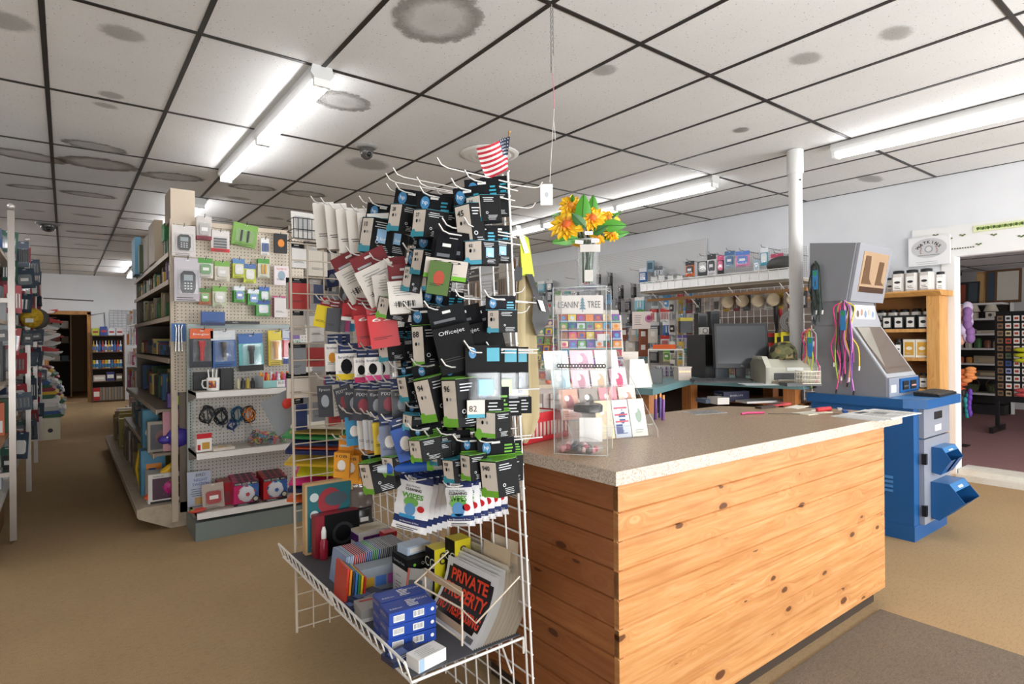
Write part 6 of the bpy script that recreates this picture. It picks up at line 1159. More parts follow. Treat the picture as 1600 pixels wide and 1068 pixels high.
# shelf .585
def spr(b, W, D, Hh): side(b, W, D, 'f'); b.rect(-W / 2, W / 2, Hh * .72, Hh, -.001, RED); b.rect(-W * .15, W * .35, Hh * .12, Hh * .5, -.001, M('#c99a3a', .4)); b.rect(-W * .45, -W * .25, Hh * .1, Hh * .4, -.001, RED)
x = X(318, 703, 4.52); bx_thing('card_deck_box', x - .048, x + .048, 4.5, 4.54, .59, .715, WHITE, 'red and white box with a gold picture on the middle white shelf', 'box', .1, spr)
x = X(347, 698, 4.52); bx_thing('flat_tray', x - .07, x + .07, 4.47, 4.57, .589, .607, M('#ded4c6', .5), 'shallow cream tray with a small gold packet', 'tray', .1, lambda b, W, D, Hh: (topf(b, Hh), b.rect(-W * .2, W * .25, -D * .2, D * .2, -.001, M('#d0a63c'))))
bn_M = T(X(425, 690, 4.58), 4.58, .589, .05); bn = empty('candy_bin', mw=bn_M, label='clear plastic bin heaped with colourful wristbands', cat='bin'); MB().box(-.17, .17, -.09, .09, 0, .003, CLEAR).box(-.17, .17, -.09, -.087, 0, .15, CLEAR).box(-.17, .17, .087, .09, 0, .15, CLEAR).box(-.17, -.167, -.09, .09, 0, .15, CLEAR).box(.167, .17, -.09, .09, 0, .15, CLEAR).build('bin_wall', bn)
cl_ = ['#e83a8c', '#2f8fd0', '#3caa4a', '#e8d02c', '#f0782a', '#8a4ab8', '#f2f2f0', '#1c1c20', '#d02f3a']
for i in range(96):
    a, b_ = R.uniform(-.145, .145), R.uniform(-.07, .07); z = .012 + R.random() * .075
    kf = (('band', i % 9), lambda i=i: MB().tube([(.022 * math.cos(t), .016 * math.sin(t), .004 * math.sin(2 * t)) for t in [2 * pi * k / 10 for k in range(11)]], .0042, M(cl_[i % 9], .4), 5).build('wristband'))
    place(kf[0], kf[1], bn_M @ T(a, b_, z, 0) @ Euler((R.uniform(-1, 1), R.uniform(-1, 1), R.random() * 6)).to_matrix().to_4x4(), 'coloured rubber wristband heaped in the clear bin', 'wristband', 'rubber wristbands in the clear bin')
# bottom shelf: ball boxes
def ballbox(c1, c2, nm_, pent):
    def f():
        W, D, Hh = .165, .1, .165; b = MB().box(-W / 2, W / 2, -D / 2, D / 2, 0, Hh, M(c1, .35)); side(b, W, D, 'f')
        b.rect(0, W / 2, Hh * .12, Hh * .95, -.001, M('#3a5fa8', .35)); b.rect(-W / 2, W / 2, Hh * .86, Hh, -.002, M('#2a2c3a', .35)); b.text('HOVER', .012, WHITE, -W * .33, Hh * .92, -.003, w=W * .26); b.text('SOCCER', .014, WHITE, 0, Hh * .92, -.003, w=W * .32); b.text('BALL', .01, WHITE, W * .34, Hh * .92, -.003, w=W * .2)
        b.rect(-W * .15, W * .2, Hh * .8, Hh * .845, -.002, M('#4ab8d0', .4)); b.rect(-W / 2, W / 2, 0, Hh * .09, -.002, BLACK); b.lines(-W * .4, W * .2, Hh * .02, Hh * .08, 2, -.003, LT, .35)
        topf(b, Hh)
        for q in range(3): b.rect(-W * .3 + q * W * .25, -W * .12 + q * W * .25, -D * .4, D * .4, -.001, M('#3a2c4a', .4))
        b.X = I4; o = b.build('ball_box'); q = MB().sphere((0, -D / 2 - .0, Hh * .47), (.058, .022, .058), M('#cfd2da', .25), 18, 10); P5 = M(pent, .35)
        q.disc(.016, P5, 5, 1, 1, -D / 2 - .0225, (.004, Hh * .47)); 
        for a in range(5): ang = a * 2 * pi / 5 + .3; q.disc(.013, P5, 6, 1, 1, -D / 2 - .009, (.052 * math.cos(ang), Hh * .47 + .052 * math.sin(ang)))
        q.build('ball', o); MB().disc(.022, BLACK, 14, 1, 1, -D / 2 - .024, (W * .34, Hh * .25)).disc(.015, M('#b9b8a8'), 12, 1, 1, -D / 2 - .025, (W * .34, Hh * .25)).disc(.02, M('#2f6fb0', .4), 12, 1, 1, -D / 2 - .004, (W * .34, Hh * .58)).build('toy_picture', o); return o
    return ('ball', nm_), f
for i in range(3):
    for c, (u, c1, nm_, pent) in enumerate(((384, '#c8286a', 'pink', '#b84a5a'), (429, '#c0282c', 'red', '#3a62a8'))):
        kf = ballbox(c1, None, nm_, pent); xx = X(u, 790, 4.5); place(kf[0], kf[1], T(xx + .012 * i, 4.52 + .105 * i, .184, -.02), nm_ + (' hover soccer ball box with %s spots, ' % ('red', 'blue')[c]) + ('front', 'middle', 'back')[i] + ' of its row', 'ball box', 'soccer ball boxes on the bottom shelf')
xx = X(352, 780, 4.6)
for i in range(2): bx_thing('ball_box', xx - .04, xx + .04, 4.56 + .09 * i, 4.64 + .09 * i, .184, .34, M('#b0242c', .35), 'narrow red box end seen beside the pink ball box, %s one' % ('front', 'back')[i], 'ball box', 0, lambda b, W, D, Hh: (side(b, W, D, 'f'), b.rect(-W * .3, W * .3, Hh * .1, Hh * .6, -.001, M('#8a3a44'))))
xx = X(334, 785, 4.5); o = blister(M('#b9aca0', .4), .14, .17, 'plain', im=M('#b03a3a', .4), name='picture_frame_pack')[1](); o.matrix_world = T(xx, 4.54, .355, .1, math.radians(-10)); tag(o, 'clear pack holding a small red picture frame on the bottom shelf', 'frame pack')
b = MB().box(-.075, .075, 0, .003, 0, .24, M('#b9c2d8', .5)); b.text('BIRD', .02, INKT, .01, .215, -.001); b.text('NIGHT', .02, BLU, .01, .18, -.001); b.text('SWITCH', .02, BLU, .01, .15, -.001); b.lines(-.06, .06, .07, .13, 4, -.001, DGREY, .25); b.rect(-.03, .05, .01, .06, -.001, M('#c9a05a')); b.build('switch_card', mw=T(X(312, 780, 4.66), 4.66, .184, 0, -.1), label='pale blue card with dark lettering at the back of the bottom shelf', cat='card')
b = MB().sphere((0, 0, .015), (.06, .035, .015), M('#c8463c', .3), 12, 6).sphere((-.03, 0, .018), (.02, .02, .012), M('#7aa83c', .3), 8, 5); b.build('candy_packet', mw=T(X(309, 796, 4.47), 4.48, .184, .3), label='red and green sweet packet at the corner of the bottom shelf', cat='sweet packet')
# ------------------------------------------------------------ goods on the aisle side of the gondola
def rowfill(y0, y1, x0, z, hmax, pal_, label, cat, group, dmin=.03, dmax=.1, dx=.3, face='x', name='boxed_item', hmin=.5):
    y = y0; i = 0
    while y < y1:
        d = R.uniform(dmin, dmax); h_ = hmax * R.uniform(hmin, 1); c_, cn2 = R.choice(pal_); dd = dx * R.uniform(.75, 1); off = R.uniform(0, .05)
        b = MB().box(0, dd, 0, d, 0, h_, M(c_, .5)); c2 = M(R.choice(pal_)[0], .5)
        b.X = Matrix.Translation((0, d, 0)) @ Matrix.Rotation(-pi / 2, 4, 'Z')
        b.rect(d * .1, d * .9, h_ * .55, h_ * .9, -.001, c2); b.X = I4; b.rect(dd * .1, dd * .7, h_ * .3, h_ * .85, -.001, c2); b.lines(dd * .1, dd * .6, h_ * .08, h_ * .22, 2, -.001, LT, .4)
        b.build(name, mw=T(x0 + off, y, z, R.uniform(-.04, .04)), label=cn2 + ' ' + label, cat=cat, group=group); y += d + R.uniform(.004, .02); i += 1
mix1 = [('#6a5c4c', 'brown'), ('#8a7a66', 'tan'), ('#3f6a3c', 'green'), ('#c9c0ac', 'cream'), ('#4a4238', 'dark brown'), ('#a8925a', 'mustard')]
mixb = [('#2c4a78', 'blue'), ('#3c6a9a', 'pale blue'), ('#2a2f45', 'navy'), ('#8a3a34', 'red'), ('#c9b46a', 'yellow'), ('#3a5a3a', 'green')]
mixt = [('#c9a12c', 'yellow'), ('#2f6a3c', 'green'), ('#dad2c0', 'cream'), ('#54483a', 'brown'), ('#8a6a9a', 'purple')]
rowfill(4.93, 7.4, .62, 1.82, .15, mixt, 'box on the second highest gondola shelf', 'box', 'boxes on the second gondola shelf')
rowfill(4.93, 7.4, .62, 1.555, .2, mix1, 'item on the third gondola shelf', 'box', 'items on the third gondola shelf')
rowfill(4.93, 7.4, .62, 1.24, .14, mixb, 'toy box on the fourth gondola shelf', 'toy box', 'toy boxes on the fourth gondola shelf', dmin=.06, dmax=.16)
rowfill(4.93, 7.4, .62, .87, .26, mixb, 'bagged toy on the fifth gondola shelf', 'toy bag', 'bagged toys on the fifth gondola shelf', dmin=.08, dmax=.18, name='bagged_toy')
rowfill(5.35, 7.4, .54, .55, .24, [('#5f93a8', 'teal'), ('#8a8478', 'grey'), ('#c9c2b4', 'cream'), ('#3c5a78', 'blue')], 'boxed game on the sixth gondola shelf', 'game box', 'boxed games on the sixth gondola shelf', dmin=.05, dmax=.12)
rowfill(6.1, 8.8, .46, .178, .36, [('#4a3c30', 'dark framed'), ('#7a5f3c', 'wood framed'), ('#c9bfae', 'pale'), ('#8a7a2c', 'gold')], 'picture on the gondola base', 'framed picture', 'pictures on the gondola base', dmin=.05, dmax=.12, name='framed_picture')
def gb(name, u, v, y, w_, d_, h_, c_, z, lb, cat='box', rz=0, pr_=None, mat=None):
    x = X(u, v, y); return bx_thing(name, x - w_ / 2, x + w_ / 2, y, y + d_, z, z + h_, mat or M(c_, .5), lb, cat, rz, pr_)
gb('cardboard_box', 286, 345, 4.93, .16, .3, .24, '#cbbba6', 2.236, 'tall cream sided box on top of the pegboard end', mat=M('#cbbba6', .5), pr_=lambda b, W, D, Hh: (side(b, W, D, 'l'), b.rect(-D * .48, D * .48, 0, Hh, -.001, M('#8d7c68', .6))))
gb('green_box', 268, 345, 5.2, .1, .15, .13, '#2f7a45', 2.13, 'small bright green box on the gondola top beside the cream box')
rowfill(4.95, 5.3, .61, 2.003, .22, [('#6f7f6a', 'grey green')], 'album leaning on the gondola top by the end panel', 'album', 'albums on the gondola top', dmin=.05, dmax=.07, dx=.25)
gb('photo_album', 248, 395, 5.55, .06, .42, .34, '#9a8a76', 2.003, 'large beige album standing on the gondola top', 'album')
gb('photo_album', 236, 415, 6.1, .05, .4, .3, '#8a7d6c', 2.003, 'weathered brown album farther along the gondola top', 'album')
gb('blue_case', 216, 430, 6.7, .05, .35, .36, '#5a93b0', 2.003, 'pale blue case standing at the far end of the gondola top', 'case')
gb('green_album', 222, 430, 6.5, .04, .1, .26, '#4a5a3a', 2.003, 'dark green album beside the pale blue case', 'album')
# toys at the near end
def spike(b, W, D, Hh):
    side(b, W, D, 'f'); b.rect(-W * .4, W * .45, Hh * .12, Hh * .85, -.001, M('#4a2c40', .4)); b.rect(-W * .45, W * .2, 0, Hh * .07, -.001, BLACK); b.text('hedstrom', .012, INKT, -W * .25, Hh * .92, -.001)
o = gb('ball_carton', 264, 765, 4.95, .26, .2, .21, '#dcd8d2', .178, 'white window carton with a spiky pink and yellow ball', 'ball carton', 0, spike)
b = MB().sphere((0, 0, 0), .082, M('#b8287a', .4), 16, 10)
for i in range(130):
    a = math.acos(R.uniform(-1, 1)); t = R.random() * 6.28; d = Vector((math.sin(a) * math.cos(t), math.sin(a) * math.sin(t), math.cos(a)))
    b.tube([d * .08, d * .096], [.006, .002], M('#d8c82c' if d.x > .03 * 10 * (R.random() - .2) else '#c02f86', .4), 4)
b.build('spiky_ball', o, mw=T(.01, -.035, .105))
gb('toy_box', 240, 755, 5.25, .16, .16, .34, '#4f8fb0', .178, 'blue carton with an orange picture on the gondola base', 'toy box', 0, lambda b, W, D, Hh: (side(b, W, D, 'f'), b.rect(-W * .3, W * .35, Hh * .4, Hh * .7, -.001, ORG), b.rect(-W * .2, W * .1, Hh * .48, Hh * .6, -.002, BLU)))
tg = empty('toy_blaster', (.50, 5.0, .178), label='orange, blue and yellow toy water gun leaning on the gondola base', cat='toy gun'); cs = (('#e0501c', .0, .0), ('#2f62b0', .04, .05), ('#e8b81c', .10, .17), ('#2f9a5a', .06, .10), ('#e0501c', .08, .13))
for i, (c_, a, z) in enumerate(cs): MB().tube([(a - .04, 0, z + .03), (a + .0, -.005, z + .06), (a + .05, 0, z + .1)], [.022, .03, .02], M(c_, .35), 8).build('gun_section', tg)
MB().sphere((.02, 0, .04), (.06, .045, .04), M('#3c7fc0', .3), 12, 8).build('water_tank', tg); MB().prism([(-.05, 0), (.09, 0), (.14, .1), (.0, .12)], -.03, .04, clear('clear_bag', '#dfe6ee', .3), 'y').build('clear_bag', tg)
MB().tube([(.47, 5.5, .18), (.44, 5.45, .36), (.46, 5.42, .5)], .012, M('#d0a82a', .4), 8).build('yellow_stick', label='yellow plastic stick leaning beside the blue carton', cat='toy bat')
gb('framed_toy', 252, 680, 4.95, .17, .06, .22, '#8f887c', .55, 'grey framed box with dark toy figures on the sixth shelf', 'box', 0, lambda b, W, D, Hh: (side(b, W, D, 'f'), b.rect(-W * .4, W * .4, Hh * .08, Hh * .9, -.001, M('#35343a', .4)), b.disc(.04, M('#6a4a48'), 10, 1, 1.2, -.002, (0, Hh * .5))))
gb('pink_book', 277, 700, 4.93, .18, .05, .31, '#c9909a', .55, 'large pink picture book behind the purple toy', 'book')
b = MB().sphere((0, 0, .08), (.085, .05, .075), M('#43349a', .5), 14, 8).sphere((-.09, -.01, .07), (.045, .035, .03), M('#43349a', .5), 10, 6).sphere((-.02, 0, .15), (.02, .02, .03), M('#43349a', .5), 8, 5).sphere((-.08, -.04, .09), .007, WHITE, 6, 4); b.build('toy_dinosaur', mw=T(.66, 4.9, .57), label='round purple toy dinosaur on the sixth shelf by the end unit', cat='toy')
gb('toy_box', 282, 640, 4.9, .16, .1, .1, '#5a3f86', .87, 'small purple box with a lime toy on the fifth shelf end', 'toy box', 0, lambda b, W, D, Hh: (side(b, W, D, 'f'), b.rect(-W * .4, W * .4, Hh * .1, Hh * .9, -.001, M('#3f4a66', .4)), b.disc(.025, M('#c3d82c', .4), 8, .6, 1.4, -.002, (-W * .1, Hh * .5)), b.disc(.018, M('#a35ac0', .4), 8, 1, 1, -.002, (W * .25, Hh * .55))))
gb('teal_toy_box', 235, 660, 5.2, .1, .14, .28, '#3f7f9a', .55, 'teal box with white spots beside the grey framed box', 'toy box', 0, lambda b, W, D, Hh: (side(b, W, D, 'f'), b.disc(.035, WHITE, 10, 1, 1, -.001, (0, Hh * .4)), b.disc(.02, RED, 10, 1, 1, -.002, (0, Hh * .4))))
# farther unit beyond the gondola
fu = empty('far_gondola', (1.1, 11, 0), label='farther gondola with hanging white packs down the aisle', cat='shelving unit'); fi = Matrix.Translation((1.1, 11, 0)).inverted()
gp(MB().box(1.16, 1.2, 9.2, 13.2, 0, 1.95, M('#cfcfcc', .5)).box(.9, 1.2, 9.2, 13.2, 0, .15, tanm), 'back_panel', fu, fi)
for z in (.5, .95, 1.3, 1.65): gp(MB().box(.92, 1.17, 9.2, 13.2, z - .02, z, shw), 'shelf', fu, fi)
mixw = [('#d9d9d6', 'white'), ('#c2c6c9', 'pale grey'), ('#e6e2da', 'ivory'), ('#b6bcc2', 'grey'), ('#c44a84', 'pink'), ('#d98a2c', 'orange')]
for z, h_ in ((.15, .3), (.5, .38), (.95, .3), (1.3, .3), (1.65, .26)): rowfill(9.25, 13.1, .91, z, h_, mixw, 'pack on the farther gondola', 'pack', 'packs on the farther gondola', dmin=.06, dmax=.16, dx=.22, name='hanging_pack')
# ------------------------------------------------------------ left aisle racks
lr = empty('display_racks', (-.6, 7.5, 0), label='row of metal posted display racks along the left aisle', cat='display rack'); li = Matrix.Translation((-.6, 7.5, 0)).inverted()
pst = M('#a39c96', .3, .85)
for x, y in ((-.285, 5.19), (-.265, 6.8), (-.265, 8.38), (-.27, 10.2)):
    gp(MB().box(x - .018, x + .018, y - .018, y + .018, .02, 2.24, pst).sphere((x, y, 2.27), .022, M('#d0ccc8', .3, .6), 8, 6), 'post', lr, li); gp(MB().box(x - .624, x - .584, y - .02, y + .02, .02, 2.24, pst), 'post', lr, li)
    for z in (.45, 1.62): gp(MB().box(x - .6, x, y - .012, y + .012, z, z + .03, pst), 'cross_bar', lr, li)
lwd = wood('rack_shelf_wood', '#a97a4c', '#c0925f', '#8a5f38', 0, knots=False)
for z, m_ in ((.35, M('#c9c6c0', .5)), (.72, lwd), (1.08, tanm), (1.5, tanm), (1.95, tanm)): gp(MB().box(-.86, -.32, 4.6, 10.1, z - .025, z, m_), 'shelf', lr, li)
gp(MB().box(-.9, -.87, 4.6, 10.1, .1, 2.2, M('#8f8a84', .6)), 'back_panel', lr, li); gp(MB().box(-.85, -.36, 4.7, 5.6, .05, .3, M('#7a5636', .6)), 'wooden_crate', lr, li)
mixl = [('#d6d4d0', 'white'), ('#9aa0a2', 'grey'), ('#3f5f4a', 'green'), ('#8a3038', 'dark red'), ('#2c4a7a', 'blue'), ('#c9c4ba', 'ivory'), ('#5a5c60', 'charcoal'), ('#b9bcc0', 'silver'), ('#d8d6d4', 'pale')]
for z, h_, nm_ in ((.35, .16, 'lowest'), (.72, .26, 'second'), (1.08, .34, 'middle'), (1.5, .36, 'fourth'), (1.95, .3, 'top')):
    rowfill(5.3, 10.0, -.64, z + .002, h_, mixl, 'packet on the %s shelf of the left racks' % nm_, 'packet', 'packets on the %s shelf of the left racks' % nm_, dmin=.05, dmax=.16, dx=.3, name='shelf_packet', hmin=.35)
MB().box(-.05, .05, -.1, .1, 0, .22, M('#d8642c', .4)).rect(-.04, .04, .02, .1, -.101, WHITE).build('orange_carton', mw=T(-.40, 5.35, .722, .2), label='bright orange carton on the wooden shelf by the first post', cat='carton')
# hanging clear packs at the rack front
for i in range(110):
    y = 5.35 + .043 * i; z = (2.2, 1.98, 1.76, 1.52, 1.3, 1.02, .68)[(i * 3) % 7] - .03 * (i % 3); kf = blister((PKW, M('#b9bec2', .4), M('#2f5a4a', .5), M('#a83a40', .45), M('#3c4a5a', .45), WHITE)[(i * 7 + i // 5) % 6], (.1, .13, .08)[i % 3], (.16, .2, .13)[(i // 2) % 3], ('plain', 'pens', 'pair')[(i // 3) % 3], im=(WHITE, M('#7a7f84'), BLACK)[i % 3], name='hanging_pack')
    place(kf[0], kf[1], T(-.40 + .035 * (i % 5), y, z, R.uniform(-.6, .4), R.uniform(-.1, .1), R.uniform(-.12, .12)), 'clear hanging pack at the front of the left racks', 'hanging pack', 'hanging packs on the left racks')
ycap = empty('trucker_cap', (-.22, 6.45, 1.56), -.2, label='mustard yellow mesh cap hanging on the second rack post', cat='cap'); ym = printed('mesh_yellow', ['#c9a01c', '#b8901a', '#d8b02a'], 60, .8)
MB().sphere((0, 0, 0), (.085, .05, .085), ym, 16, 10).build('cap_crown', ycap); MB().sphere((.03, .02, -.008), (.085, .045, .088), M('#5a5550', .7), 14, 8).build('cap_back', ycap); MB().box(-.035, .02, -.056, -.051, -.04, -.005, WHITE).build('cap_badge', ycap)
# stacked goods beyond the racks
fb = MB().box(-.62, -.06, 10.35, 13.5, 0, .3, M('#cfcbb6', .5)); o = fb.build('base_cabinet', label='cream metal gondola base with a round hole at the left aisle', cat='gondola base'); MB().add([(-.17 + .03 * math.cos(a), 10.349, .13 + .03 * math.sin(a)) for a in [2 * pi * i / 12 for i in range(12)]], [tuple(range(12))], BLACK).build('cable_hole', o)
st_ = [('#2f5a44', 'dark green'), ('#dcdcd8', 'white'), ('#d8b02c', 'yellow'), ('#34558c', 'blue'), ('#e2e0da', 'ivory'), ('#8a2f3a', 'dark red'), ('#b9bcb8', 'grey'), ('#3a6a4a', 'green')]
for col, (x, y) in enumerate(((-.05, 10.4), (-.02, 11.3), (0, 12.2))):
    z = .302
    for k in range(13):
        h_ = R.uniform(.035, .06); c_, n2 = st_[(k * 3 + col) % 8]; sh = -.012 * k
        b = MB(); b.prism([(-.5 + sh, 0), (-.02 + sh, 0), (.02 + sh, h_ * .5), (-.02 + sh, h_), (-.5 + sh, h_)], 0, .75, M(c_, .6), 'y'); b.build('folded_goods', mw=T(x + R.uniform(-.03, .03), y, z), label=n2 + ' folded item in the stacked goods, %s up' % nth(k), cat='folded goods', group='stacked folded goods at the left aisle'); z += h_ + .002
hb_ = MB().box(-.66, -.63, 10.35, 13.5, 0, 2.1, M('#c9c7c2', .5)).build('wall_panel', o)
for i in range(20):
    x_, y_, z_ = -.40 + .05 * (i % 3), 10.5 + .14 * i, 1.12 + .11 * (i % 7)
    MB().prism([(0, 0), (.26, .03), (.28, .06), (0, .09)], 0, .2, M(('#d9d7d2', '#b9302f', '#e8e6e0', '#9aa6a0')[i % 4], .5), 'y').build('hanging_goods', mw=T(x_, y_, z_, 0, 0, R.uniform(-.3, .3)), label='white or red hanging pack above the stacked goods', cat='hanging pack', group='hanging packs above the stacked goods')
    MB().tube([(-.64, y_ + .1, z_ + .06), (x_ + .2, y_ + .1, z_ + .06)], .004, M('#8a8886', .3, .5), 4).build('peg_hook', o)
MB().tube([(-.25, 11, 2.0), (.35, 11, 1.98)], .01, M('#6a6866', .3, .7), 6).build('rod', label='thin grey rod sticking out above the left racks into the aisle', cat='rod')
# ------------------------------------------------------------ back of the shop
bkw = wood('bookcase_wood', '#5a4330', '#6e5440', '#3f2e20', 0, knots=False); bc = empty('bookcase', (.77, 16.2, 0), label='dark wooden bookcase of bottles beside the back doorway', cat='bookcase'); bi = Matrix.Translation((.77, 16.2, 0)).inverted()
gp(MB().box(.46, .485, 16.08, 16.35, 0, 1.52, bkw), 'side_panel', bc, bi); gp(MB().box(1.06, 1.085, 16.08, 16.35, 0, 1.52, bkw), 'side_panel', bc, bi); gp(MB().box(.48, 1.07, 16.33, 16.35, 0, 1.5, M('#2f2218', .7)), 'back_panel', bc, bi)
for z in (.04, .47, .76, 1.13, 1.5): gp(MB().box(.48, 1.07, 16.08, 16.33, z - .02, z, bkw), 'shelf', bc, bi)
for i in range(10):
    kf = (('cb', i % 5), lambda i=i: MB().lathe([(.025, 0), (.027, .15), (.01, .17), (.008, .25)], M(('#e0b02c', '#d6d8dc', '#3c5f9a', '#c03a34', '#e8e6e2')[i % 5], .35), 10).rect(-.018, .018, .03, .12, -.0275, M('#3c6ab0')).build('glue_bottle'))
    place(kf[0], kf[1], T(.51 + .056 * i, 16.14, 1.132), 'tall pointed bottle on the upper bookcase shelf', 'bottle', 'pointed bottles on the bookcase')
    kf = (('jb', i % 4), lambda i=i: MB().lathe([(.028, 0), (.03, .12), (.02, .14), (.024, .15), (.024, .18), (.001, .185)], M(('#e0c02a', '#dcdcda', '#3f6aa0', '#d87a2c')[i % 4], .35), 10).lathe([(.0305, .02), (.0305, .1)], M('#3f7aa8'), 10).build('cleaner_bottle'))
    place(kf[0], kf[1], T(.51 + .056 * i, 16.14, .762), 'short bottle with bright cap on the middle bookcase shelf', 'bottle', 'short bottles on the bookcase')
for i in range(16): kf = (('mag', i % 4), lambda i=i: MB().box(0, .026, 0, .18, 0, .28, M(('#8a7f70', '#6a6f72', '#a0937c', '#7a6a58')[i % 4], .6)).build('paperback')); place(kf[0], kf[1], T(.62 + .028 * i, 16.1, .042), 'upright paperback on the lowest bookcase shelf', 'book', 'paperbacks in the bookcase')
for u0, w_, h_, c_, lb in ((.49, .13, .28, '#b8242c', 'red carton on the lowest bookcase shelf'), (.5, .22, .13, '#d8c9c2', 'white and red carton on the lower bookcase shelf'), (.74, .15, .2, '#3a3f78', 'navy and pink carton on the lower bookcase shelf'), (.92, .12, .15, '#6a5a48', 'brown carton on the lower bookcase shelf')):
    bx_thing('carton', u0, u0 + w_, 16.1, 16.25, .042 if 'lowest' in lb else .472, (.042 if 'lowest' in lb else .472) + h_, M(c_, .5), lb, 'carton', 0, lambda b, W, D, Hh: (side(b, W, D, 'f'), b.rect(-W * .4, W * .4, Hh * .3, Hh * .7, -.001, WHITE)))
for i, (c_, n2) in enumerate((('#b8c03a', 'lime'), ('#2f4f9a', 'blue'), ('#dfe3e8', 'silver'), ('#d8d0d0', 'pink and white'))): bx_thing('carton', .48 + .15 * i, .61 + .15 * i, 16.12, 16.28, 1.502, 1.66 + .04 * (i == 1), M(c_, .45), n2 + ' carton on top of the dark bookcase', 'carton', 0, lambda b, W, D, Hh: (side(b, W, D, 'f'), b.rect(-W * .35, W * .35, Hh * .35, Hh * .6, -.001, M('#a8303a'))), 'cartons on the bookcase top')
sg3 = MB()
for i in range(9): sg3.tube([(.82, 16.34, 1.6 + i * .06), (1.3, 16.34, 1.6 + i * .06)], .006, M('#b9bdc0', .3), 4)
for i in range(7): sg3.tube([(.82 + i * .08, 16.335, 1.55), (.82 + i * .08, 16.335, 2.1)], .005, M('#b9bdc0', .3), 4)
sg3.build('wall_grid', label='grey wire grid panel on the back wall above the bookcase', cat='grid panel'); MB().tube([(.42, 16.36, 1.95), (.72, 16.37, 2.02), (.74, 16.37, 1.6)], .008, DGREY, 5).build('wall_cable', label='thin cable running over the back wall by the doorway', cat='cable')
# shelves inside the back room
bs = empty('storeroom_shelves', (-.3, 18.5, 0), label='dark shelves seen through the back doorway', cat='shelving unit'); bsi = Matrix.Translation((-.3, 18.5, 0)).inverted()
gp(MB().box(-.8, .1, 18.6, 18.65, 0, 2.2, M('#2a231c', .8)), 'back_panel', bs, bsi); gp(MB().box(.1, .13, 18.1, 18.65, 0, 2.2, M('#8a6f50', .6)), 'side_panel', bs, bsi)
for z in (.9, 1.35, 1.7): gp(MB().box(-.8, .1, 18.15, 18.6, z - .02, z, M('#5a5048', .5)), 'shelf', bs, bsi)
for i in range(15): z = (.9, 1.35, 1.7)[i % 3]; c_ = ('#8a4a3a', '#b9b0a4', '#4a5a66', '#6a5a4a', '#c9c2b8')[i % 5]; MB().box(0, .14, 0, .1, 0, .12 + .03 * (i % 3), M(c_, .6)).build('storage_box', mw=T(-.75 + .17 * (i // 3), 18.2, z), label='small box on the dark storeroom shelves', cat='box', group='boxes on the storeroom shelves')
for x, z, r in ((.45, 1.75, .12), (.5, 1.45, .1), (.42, 1.1, .12)): MB().lathe([(r, 0), (r + .02, .015), (r, .03), (r - .03, .015), (r, 0)], M('#3a2c22', .6), 16).build('wall_wreath', mw=T(x + .09, 17.3 + z * .3, z, 0, 0, -pi / 2), label='dark round wreath on the storeroom side wall', cat='wreath', group='wreaths in the storeroom')
MB().box(0, .03, 0, .35, 0, .3, M('#4a2c28', .6)).build('wall_picture', mw=T(.515, 17.2, .55), label='dark red picture low on the storeroom side wall', cat='picture')
# ------------------------------------------------------------ right wall: pegboards, packs, wire shelf and gridwall
pgw = pegboard_mat('white_pegboard', '#dddedf', '#6a6a6c', .0254, (0, 2))
def wallpeg(y0, y1, z0, z1, lb, x=6.6):
    o = MB().box(0, y1 - y0, 0, .02, 0, z1 - z0, pgw).build('wall_pegboard', mw=T(x + .02, y0, z0, pi / 2), label=lb, cat='pegboard'); o.matrix_world = T(x, y1, z0, -pi / 2); return o
pb1 = wallpeg(4.5, 8.2, 1.0, 2.63, 'large white pegboard on the right wall behind the sunflowers'); pb2 = wallpeg(3.2, 4.44, 1.4, 2.36, 'small white pegboard above the wire shelf')
sl = MB()
for i in range(9): sl.box(6.6, 6.62, 8.2, 10.6, 2.0 + i * .06, 2.05 + i * .06, M('#dfe0e2', .5))
sl.build('slatwall_panel', label='white slatted wall panel beyond the large pegboard', cat='slatwall')
def wpack(y, z, kf, label, cat, group, x=6.5, yaw=None):
    place(kf[0], kf[1], T(x, y, z, -pi / 2 + (R.uniform(-.25, .35) if yaw is None else yaw)), label, cat, group)
wc_ = [('#e6e8ea', '#3c8ac0', 'white and blue'), ('#2f6ab0', '#e6e8ea', 'blue'), ('#d9dcd8', '#3aa6a0', 'pale teal'), ('#f0efec', '#c9302f', 'white and red'), ('#cfd6dc', '#5a5f66', 'silver'), ('#8ac8d8', '#f0f0ee', 'sky blue'), ('#e0e4a8', '#5aa63c', 'pale green'), ('#dcd6e4', '#6a5aa8', 'lilac'), ('#3a3f48', '#c9c9c8', 'charcoal')]
